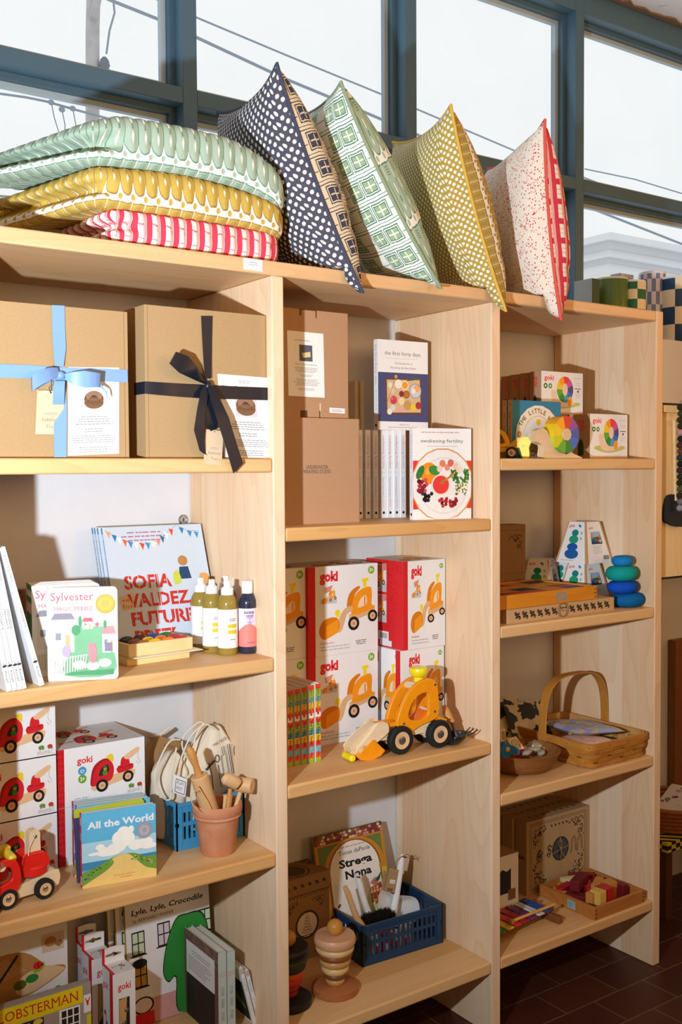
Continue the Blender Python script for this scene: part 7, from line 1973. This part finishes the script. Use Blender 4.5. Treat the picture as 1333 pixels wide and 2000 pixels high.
packet('second dark-printed clear packet leaning on the wall behind the bowl', (Wx(1003, .33, z+.09)-.02, .335, z+.070), .13, .15, .014, cp_[0], 0, R(66))
# wooden bowl with small things
yb = .135; xb = .872; rb = .112
BW = wood('bowl', '#a8743f', '#7a4a24', 0, staves=0, contrast=1.0)
hbw = .056
m = MB(); m.lathe([(0, 0), (rb*.50, 0), (rb*.70, .008), (rb*.88, .028), (rb*.98, hbw-.002), (rb, hbw+.002), (rb*.96, hbw+.004), (rb*.90, hbw-.010), (rb*.72, .026), (rb*.5, .012), (0, .010)], BW, seg=56)
single(m, 'wooden_bowl', 'turned wooden bowl filled with small wrapped toys', 'bowl', (xb, yb, z+.0003), angle=50)
def inb(u, v, dy): return ony(u, v, yb+dy)
o = thing('toy_whistle', 'blue toy whistle with a yellow ball in the wooden bowl', 'toy', inb(985, 1478, -.035)); 
BL = K('#2273b8', .35, .5); m = MB(); m.lathe([(.003, -.012), (.021, -.010), (.022, 0), (.021, .010), (.003, .012)], BL, (.0, 0, .018), axis='y', seg=32); m.prism([(.010, .008), (.048, .002), (.050, .012), (.012, .034)], -.009, .009, BL); m.build('whistle_body', o, bev=.001)
m = MB(); m.ball((.002, -.010, .022), .0075, K('#e0b02c', .4)); m.build('ball', o)
def tag_(label, corners, dy, mat, fn, nm):
    a_, b_, d_ = [inb(u, v, dy) for u, v in corners]; m = MB(); n_ = Vector((0, .0012, 0)); c_ = b_+d_-a_
    q = [p-a_ for p in (a_, b_, c_, d_)]; m.add(q+[p+n_ for p in q], [(0, 1, 2, 3), (4, 7, 6, 5), (0, 4, 5, 1), (1, 5, 6, 2), (2, 6, 7, 3), (3, 7, 4, 0)], mat)
    fn(Art(m, q[0], q[1]-q[0], q[3]-q[0], q[1].length, q[3].length, (0, -1, 0))); return single(m, nm, label, 'tag', a_)
def bub(A): A.ringe(.5, .5, .34, .04, INKB, ry=.30*A.h/A.w); A.text("IT'S A", .34, .66, .46, .14, INKB); A.text('TOOTH', .30, .70, .66, .14, INKB); A.line([(.74, .72), (.86, .86), (.80, .66)], .03, INKB); A.ell(.08, .1, .05, INKB)
tag_('cream card tag with a speech bubble in the wooden bowl', ((992, 1441), (1008, 1437), (1016, 1466)), -.025, K('#ecd9b6'), bub, 'card_tag') if 0 else tag_('cream card tag with a speech bubble in the wooden bowl', ((990, 1443), (1009, 1438), (1006, 1467)), -.025, K('#ecd9b6'), bub, 'card_tag')
tag_('narrow tag with a barcode standing at the left edge of the wooden bowl', ((978, 1424), (988, 1423), (980, 1465)), -.010, K('#e2cfa8'), lambda A: (barcode(A, .2, .1, .9, .5), A.greek(.3, .8, .6, 2, .1, INKB)), 'card_tag')
tag_('red backing card under the speech-bubble tag in the wooden bowl', ((1000, 1452), (1022, 1450), (1004, 1476)), -.018, K('#c9402c'), lambda A: None, 'card_tag')
FOIL = K('#b9b9a4', .25, .6, metal=.35, var=.2, sc=120)
for k, (u, v, dy, w_, r_) in enumerate(((1030, 1470, -.03, .040, 25), (1042, 1464, -.01, .044, -20), (1058, 1470, -.02, .036, 50), (1066, 1462, .01, .040, 10), (1046, 1456, .03, .05, -35), (1078, 1466, .0, .028, 70), (1022, 1462, .04, .04, 15))):
    n = 8; m = MB(); rr = random.Random(k); m.ball((0, 0, 0), .5, FOIL, (w_, w_*.7, .016), 14, 8); m.v = [(a_+rr.uniform(-.0015, .0015), b_+rr.uniform(-.0015, .0015), c_+rr.uniform(-.001, .001)) for a_, b_, c_ in m.v]
    single(m, 'wrapped_toy', 'small toy in crinkled grey-green wrapping in the wooden bowl', 'toy', inb(u, v, dy), R(r_), 'wrapped toys in the bowl', rx=R(rr.uniform(-30, 30)), angle=20)

# ================================================================== right bay, bottom compartment
z = Z['R4']
def big_front(A):
    for q in (.05, .075): 
        for a_, b_ in (((q, q), (1-q, q)), ((1-q, q), (1-q, 1-q)), ((1-q, 1-q), (q, 1-q)), ((q, 1-q), (q, q))): A.line([a_, b_], .005, ORN, up=False)
    A.up()
    for x, y, fx_, fy_ in ((.10, .10, 1, 1), (.90, .10, -1, 1), (.10, .90, 1, -1), (.90, .90, -1, -1)): ornament(A, x, y, .17, fx_, fy_)
    frieze(A, .14, .36, .66, 5, .022)
    A.ell(.53, .49, .135, ORN, ry=.17*.8); A.ell(.53, .49, .115, K('#3d4650'), ry=.145*.8); A.rect(.49, .40, .57, .58, K('#2a2c30'))
    for k in range(2): A.line(smooth([(.70+.10*k, .60), (.72+.10*k, .42), (.755+.10*k, .38), (.77+.10*k, .45), (.78+.10*k, .58)], 4, False), .022, ORN); A.line(smooth([(.70+.10*k, .60), (.72+.10*k, .42), (.755+.10*k, .38), (.77+.10*k, .45), (.78+.10*k, .58)], 4, False), .008, K('#b99a6c'))
    for k in range(3): curl(A, .20, .46+.05*k, .05, k*2, 1, .012); leaf(A, .18, .44+.06*k, .05, k)
    for k in range(3): curl(A, .35, .44+.045*k, .035, k*2, -1, .016)
    A.up(); tw_ = K('#b08a52')
    A.line([(.52, 0), (.525, .3), (.54, .5), (.53, 1)], .007, tw_); A.line([(0, .60), (.3, .56), (.54, .50), (.8, .46), (1, .45)], .007, tw_); A.line(smooth([(.54, .50), (.58, .60), (.68, .72), (.82, .82)], 4, False), .008, tw_); A.line(smooth([(.54, .50), (.50, .42), (.53, .36), (.56, .44), (.54, .50)], 4, False), .008, tw_)
    A.line([(.06, .78), (.18, .92), (.3, .99)], .007, tw_)
    A.up()
a = onz(1029, 1750, z); x1 = Wx(1159, .235, z+.2); h = Hz(x1, .235, 1573)-z; yb = .243; x0 = Wx(1029, yb, z+.1); wd = min(x1-x0, XR1-.003-x0)
def top_dark(A): frieze(A, .4, .1, .9, 8, .03)
gb_ = carton_box(wd, .046, h, KRAFT, 'front square kraft box tied with twine, scroll-printed with an oval window', 'scroll_box', (x0, yb, z+.0003), 0, big_front, (KRAFT, lambda A: frieze(A, .5, .2, .8, 2, .2)), top_dark, 'square scroll-printed kraft boxes')
for i in range(2): dup(gb_, (x0-.010-.008*i, yb+.050*(i+1), z+.0003), None, ['second', 'rearmost'][i]+' square scroll-printed kraft box in shade behind the twine-tied one')
def sm_front(A):
    A.rect(0, .78, 1, 1, K('#e6ddcf'))
    for x, y in ((.38, .32), (.76, .26)): A.rect(x-.10, y, x+.11, y+.34, K('#2c3038')); A.poly([(x-.10, y), (x-.04, y-.05), (x+.04, y), (x+.11, y-.04), (x+.11, y+.06), (x-.10, y+.06)], K('#2c3038'))
    A.ell(.40, .36, .03, CARD); A.ell(.40, .52, .03, CARD); A.line([(0, .60), (.9, .88)], .03, K('#c9964c')); A.line([(0, .80), (.85, .93)], .03, K('#c9964c')); A.greek(.1, .4, .94, 1, .04, INKB); A.rect(.82, .55, .95, .72, K('#8a6a44'))
yb = .165; x1 = Wx(1013, yb, z+.1); h = Hz(x1, yb, 1664)-z; x0 = XR0+.004
carton_box(x1-x0, .09, h, CARD, 'small white carton showing dark castle-like blocks at the left of the bottom shelf', 'toy_carton', (x0, yb, z+.0003), 0, sm_front, None, lambda A: A.rect(0, 0, 1, 1, K('#b5916a')))
# tray of red blocks
OW2 = wood('tray_oak', '#c88642', '#a9662c', 0, staves=0, contrast=.8)
a = onz(1163, 1799, z); 
yt0 = max(a.y, .006); xt0 = Wx(1163, yt0, z+.02); xt1 = min(Wx(1262, .004, z+.02), XR1-.012); wt = xt1-xt0; ht = Hz(xt0, yt0, 1775)-z
rz_ = R(-2)
tb = thing('block_tray', 'oiled wooden tray full of red and yellow building blocks', 'tray', (xt0, yt0, z+.0003), R(0))
dt = .215; e = .010; m = MB(); m.box(0, wt, 0, e, 0, ht, OW2).box(0, wt, dt-e, dt, 0, ht, OW2).box(0, e, e, dt-e, 0, ht, OW2).box(wt-e, wt, e, dt-e, 0, ht, OW2).box(e, wt-e, e, dt-e, .002, .006, OW2)
A = leftart(m, dt, ht); A.rect(.52, .2, .66, .85, K('#8fb0b8')); A.greek(.54, .64, .35, 3, .15, K('#5f8088'))
for k in range(3): m.box(e*.15, e*.85, -.0004, 0, ht*(.14+.3*k), ht*(.24+.3*k), K('#5a3416')); m.box(wt-e*.85, wt-e*.15, -.0004, 0, ht*(.14+.3*k), ht*(.24+.3*k), K('#5a3416'))
m.build('tray_frame', tb, bev=.001)
BC = dict(maroon='#6e1520', red='#b81c24', crimson='#8f1a24', yellow='#d9b45a', amber='#c98a3a', dark='#33201c', cream='#e0cf9a')
blk = [('yellow', .30, .045, 0, .030, .036, .052, 5), ('red', .48, .055, 0, .036, .040, .050, 0), ('amber', .68, .075, 0, .034, .034, .050, -4), ('amber', .20, .055, 0, .018, .022, .046, 12), ('maroon', .17, .10, 0, .030, .060, .030, 20), ('maroon', .34, .125, .034, .085, .028, .030, 24), ('red', .45, .10, .0, .034, .026, .036, -30), ('crimson', .52, .15, .0, .040, .026, .034, 15), ('red', .62, .135, 0, .040, .030, .030, 40), ('dark', .72, .125, .0, .040, .020, .030, -25), ('amber', .58, .100, .026, .075, .024, .020, 30), ('maroon', .80, .055, 0, .022, .040, .044, 0), ('cream', .50, .185, .010, .070, .018, .026, -20), ('crimson', .70, .185, .012, .075, .024, .024, -35), ('red', .26, .165, .006, .060, .024, .024, 10), ('amber', .36, .185, .0, .040, .022, .026, -12), ('dark', .12, .035, 0, .022, .030, .020, 8), ('yellow', .14, .15, 0, .020, .070, .022, 6), ('red', .82, .10, 0, .026, .024, .036, 15)]
for k, (c, fx_, fy_, fz, a_, b_, c_, ang) in enumerate(blk):
    m = MB(); m.box(-a_/2, a_/2, -b_/2, b_/2, 0, c_, wood('block_'+c, BC[c], BC[c], 0, staves=0, contrast=.5))
    single(m, 'building_block', c+' wooden building block heaped in the block tray', 'block', (xt0+fx_*wt, yt0+fy_, z+.0066+fz), R(ang), 'building blocks in the tray', bev=.001)
# xylophone
XW = wood('xylo_frame', '#8f5a2c', '#74431d', 0, staves=0, contrast=.6)
a = onz(997, 1853, z); b = onz(1110, 1806, z); d = (b-a); L = d.length; rz_ = math.atan2(d.y, d.x)
a = Vector((XR0+.006, a.y+.01, 0)); L = Wx(1116, .03, z+.03)-a.x
rz_ = R(3)
xy = thing('xylophone', 'toy xylophone with bright metal bars beside the block tray', 'xylophone', (a.x, a.y, z+.0003), rz_)
m = MB()
m.hexa([(0, .020, .020), (L, .040, .020), (L, .048, .020), (0, .028, .020)], [(0, .020, .032), (L, .040, .032), (L, .048, .032), (0, .028, .032)], XW); m.build('rail', xy)
m = MB(); m.hexa([(0, .122, .020), (L, .102, .020), (L, .110, .020), (0, .130, .020)], [(0, .122, .032), (L, .102, .032), (L, .110, .032), (0, .130, .032)], XW); m.build('rail', xy)
for x in (.012, L-.018):
    m = MB(); m.box(x-.009, x+.009, .0, .150, 0, .020, XW); m.build('foot', xy, bev=.003)
for k, c in enumerate(('#1b3f8f', '#1f8a34', '#e0c02c', '#d8262c', '#a81f34', '#6a2f78', '#c9d2d6', '#1f4fa8')):
    x = .022+(L-.04)*k/7.6; q = .002*k; m = MB(); m.box(x-.0125, x+.0125, .010+q, .140-q, .0325, .0365, K(c, .35, .5)); ob = m.build('bar', xy, bev=.0015); ob['label'] = ['navy', 'green', 'yellow', 'red', 'crimson', 'purple', 'white', 'blue'][k]+' bar'
    m = MB(); 
    for yy in (.026+q, .124-q): m.lathe([(.0034, .0365), (.003, .0385), (0, .039)], K('#c9c9c4', .3, metal=.9), (x, yy, 0), seg=12)
    m.build('pins', ob)
mt = thing('xylophone_mallet', 'wooden mallet with a ball head lying across the xylophone bars', 'mallet', (0, 0, 0))
p0 = ony(999, 1797, .075); p1 = ony(1082, 1768, .09); zt_ = z+.0372
p0 = onz(999, 1800, zt_+.008); p1 = onz(1084, 1766, zt_+.006)
mt.location = p0
m = MB(); m.tube([Vector((0, 0, 0)), p1-p0], .0042, K('#d9a24c', .5), 12); m.build('stick', mt); m = MB(); m.ball((0, 0, 0), .0095, K('#b0742c', .5)); m.build('head', mt)

# ================================================================== beyond the right end
# display cabinet with hanging brush and felt garland, and a basket on a checked stool
CW = wood('cabinet', '#f0d9a8', '#e2be80', 2, staves=.05)
xa = 2*P+TH/2+.014
zt_, zb_ = Hz(1.36, .02, 791), Hz(1.36, .02, 1127)
cbn = thing('display_board', 'pale wooden display board with black edging, right of the bookcase', 'board', (xa, .02, zb_))
hh = zt_-zb_; m = MB(); m.box(0, .62, 0, .02, 0, hh, CW); m.build('panel', cbn)
m = MB(); m.box(-.004, .624, -.003, .022, hh, hh+.006, INKB); m.box(-.004, .624, -.003, .022, -.006, 0, INKB); m.build('edging', cbn)
m = MB(); m.box(.02, .60, .02, D-.02, hh-.06, hh-.02, CW); m.build('bracket', cbn)
m = MB(); m.box(.0, .62, -.012, 0, hh-.022, hh-.002, CW); m.build('top_rail', cbn)
q = ony(1318, 990, .0)
o = thing('hanging_brush', 'black scrubbing paddle on a wooden handle hanging on the display board', 'brush', (q.x, .014, q.z))
def lp(u, v, y=.0): return ony(u, v, y)-Vector(o.location)
p_ = [lp(u, v, .006) for u, v in ((1318, 820), (1319, 900), (1320, 978))]
m = MB(); m.tube(p_, .006, CW, 12); m.build('handle', o)
pts = [lp(u, v, .006) for u, v in ((1307, 973), (1312, 968), (1323, 968), (1336, 985), (1338, 1024), (1320, 1026), (1307, 1020), (1302, 1015), (1303, 990))]
m = MB(); m.prism(smooth([(p.x, p.z) for p in pts], 4), -.010, .004, K('#23262a', .7)); m.build('paddle', o, bev=.002)
m = MB(); m.box(-.006, .010, -.002, .002, -.0, .014, CARD)
q2 = ony(1319, 830, .008); single(m, 'price_tag', 'tiny white tag near the top of the display board', 'tag', (q2.x, .008, q2.z))
gl = thing('felt_garland', 'string of dark felt balls hanging beside the paddle', 'garland', (Wx(1334, -.02, 1.5), -.012, zt_))
cols = ['#2b2a24', '#3a3f2a', '#33302a', '#2c3326', '#b98a94', '#1f2a2c', '#4a2f2a', '#5a3a34', '#2a3a44', '#1d2326', '#3a2a2c', '#26302a', '#2a2c20', '#4a4f3a', '#332a24', '#6a6a74', '#8a8494']
for k in range(17):
    zz = -.008-.0185*k*1.0; m = MB(); m.ball((.0015*((k % 2)*2-1), 0, zz), .0098, K(cols[k], .95, .1), seg=14, rings=8); m.build('felt_ball', gl)
m = MB(); m.tube([(0, 0, .012), (0, 0, -.008), (0, 0, -.32)], .0008, INKB, 6); m.build('cord', gl)
# stool with checked edge
st = thing('stool', 'low stool with a black and yellow checked edge by the wall', 'stool', (1.56, .16, 0))
t = NT('checked_edge'); sx, sy, sz = t.sep(t.coord()); pch = t.M('ADD', t.M('FLOOR', t.M('DIVIDE', t.M('ADD', sx, sy), .022)), t.M('FLOOR', t.M('DIVIDE', sz, .014)))
CHK = t.done(t.mix(t.gt(t.M('FRACT', t.M('MULTIPLY', pch, .5)), .25), lin('#e0c832'), lin('#1c1a16')), .5, .3)
zs = Hz(1.62, .16, 1640)
m = MB(); m.box(0, .42, 0, .21, zs-.032, zs, CHK); m.build('seat', st)
for x in (.03, .39):
    for y in (.03, .18): m = MB(); m.box(x-.015, x+.015, y-.015, y+.015, 0, zs-.032, K('#5d3a20')); m.build('leg', st)
COIL = wood('coil', '#b5722e', '#8f5420', 0, staves=0)
bk_ = thing('coiled_basket', 'round coiled basket of cards on the checked stool', 'basket', (1.74, .265, zs))
m = MB()
for k in range(6):
    rr = .115+.006*k; m.tube([(rr*math.cos(2*math.pi*i/40), rr*.9*math.sin(2*math.pi*i/40), .008+.0145*k) for i in range(40)], .0085, COIL, 8, closed=True)
m.lathe([(0, .003), (.112, .003), (.112, .006), (0, .006)], COIL, sy=.9); m.build('coils', bk_)
for k in range(3):
    m = MB(); m.box(-.085, .07, -.05, .05, 0, .003, [CARD, K('#c9a8b8'), K('#d8d4cc')][k]); A = topart(m, .155, .10, .003, -.085, -.05)
    r = random.Random(k)
    for i in range(12): A.ell(r.uniform(.1, .9), r.uniform(.1, .9), r.uniform(.03, .08), K(r.choice(['#3a3a34', '#a8487c', '#6a8a5a', '#d8c8d0'])), seg=8, up=False)
    single(m, 'greeting_card', ['bottom', 'middle', 'topmost'][k]+' patterned card lying in the coiled basket', 'card', (1.75, .262, zs+.066+.011*k), R(12*k-10), 'cards in the coiled basket', ry=R(-5-6*k))
m = MB(); m.box(0, .30, 0, .03, 0, .62, K('#8a5a30')); single(m, 'leaning_board', 'brown board standing against the wall above the coiled basket', 'board', (Wx(1322, .36, .6), .365, zs-.02+.0))
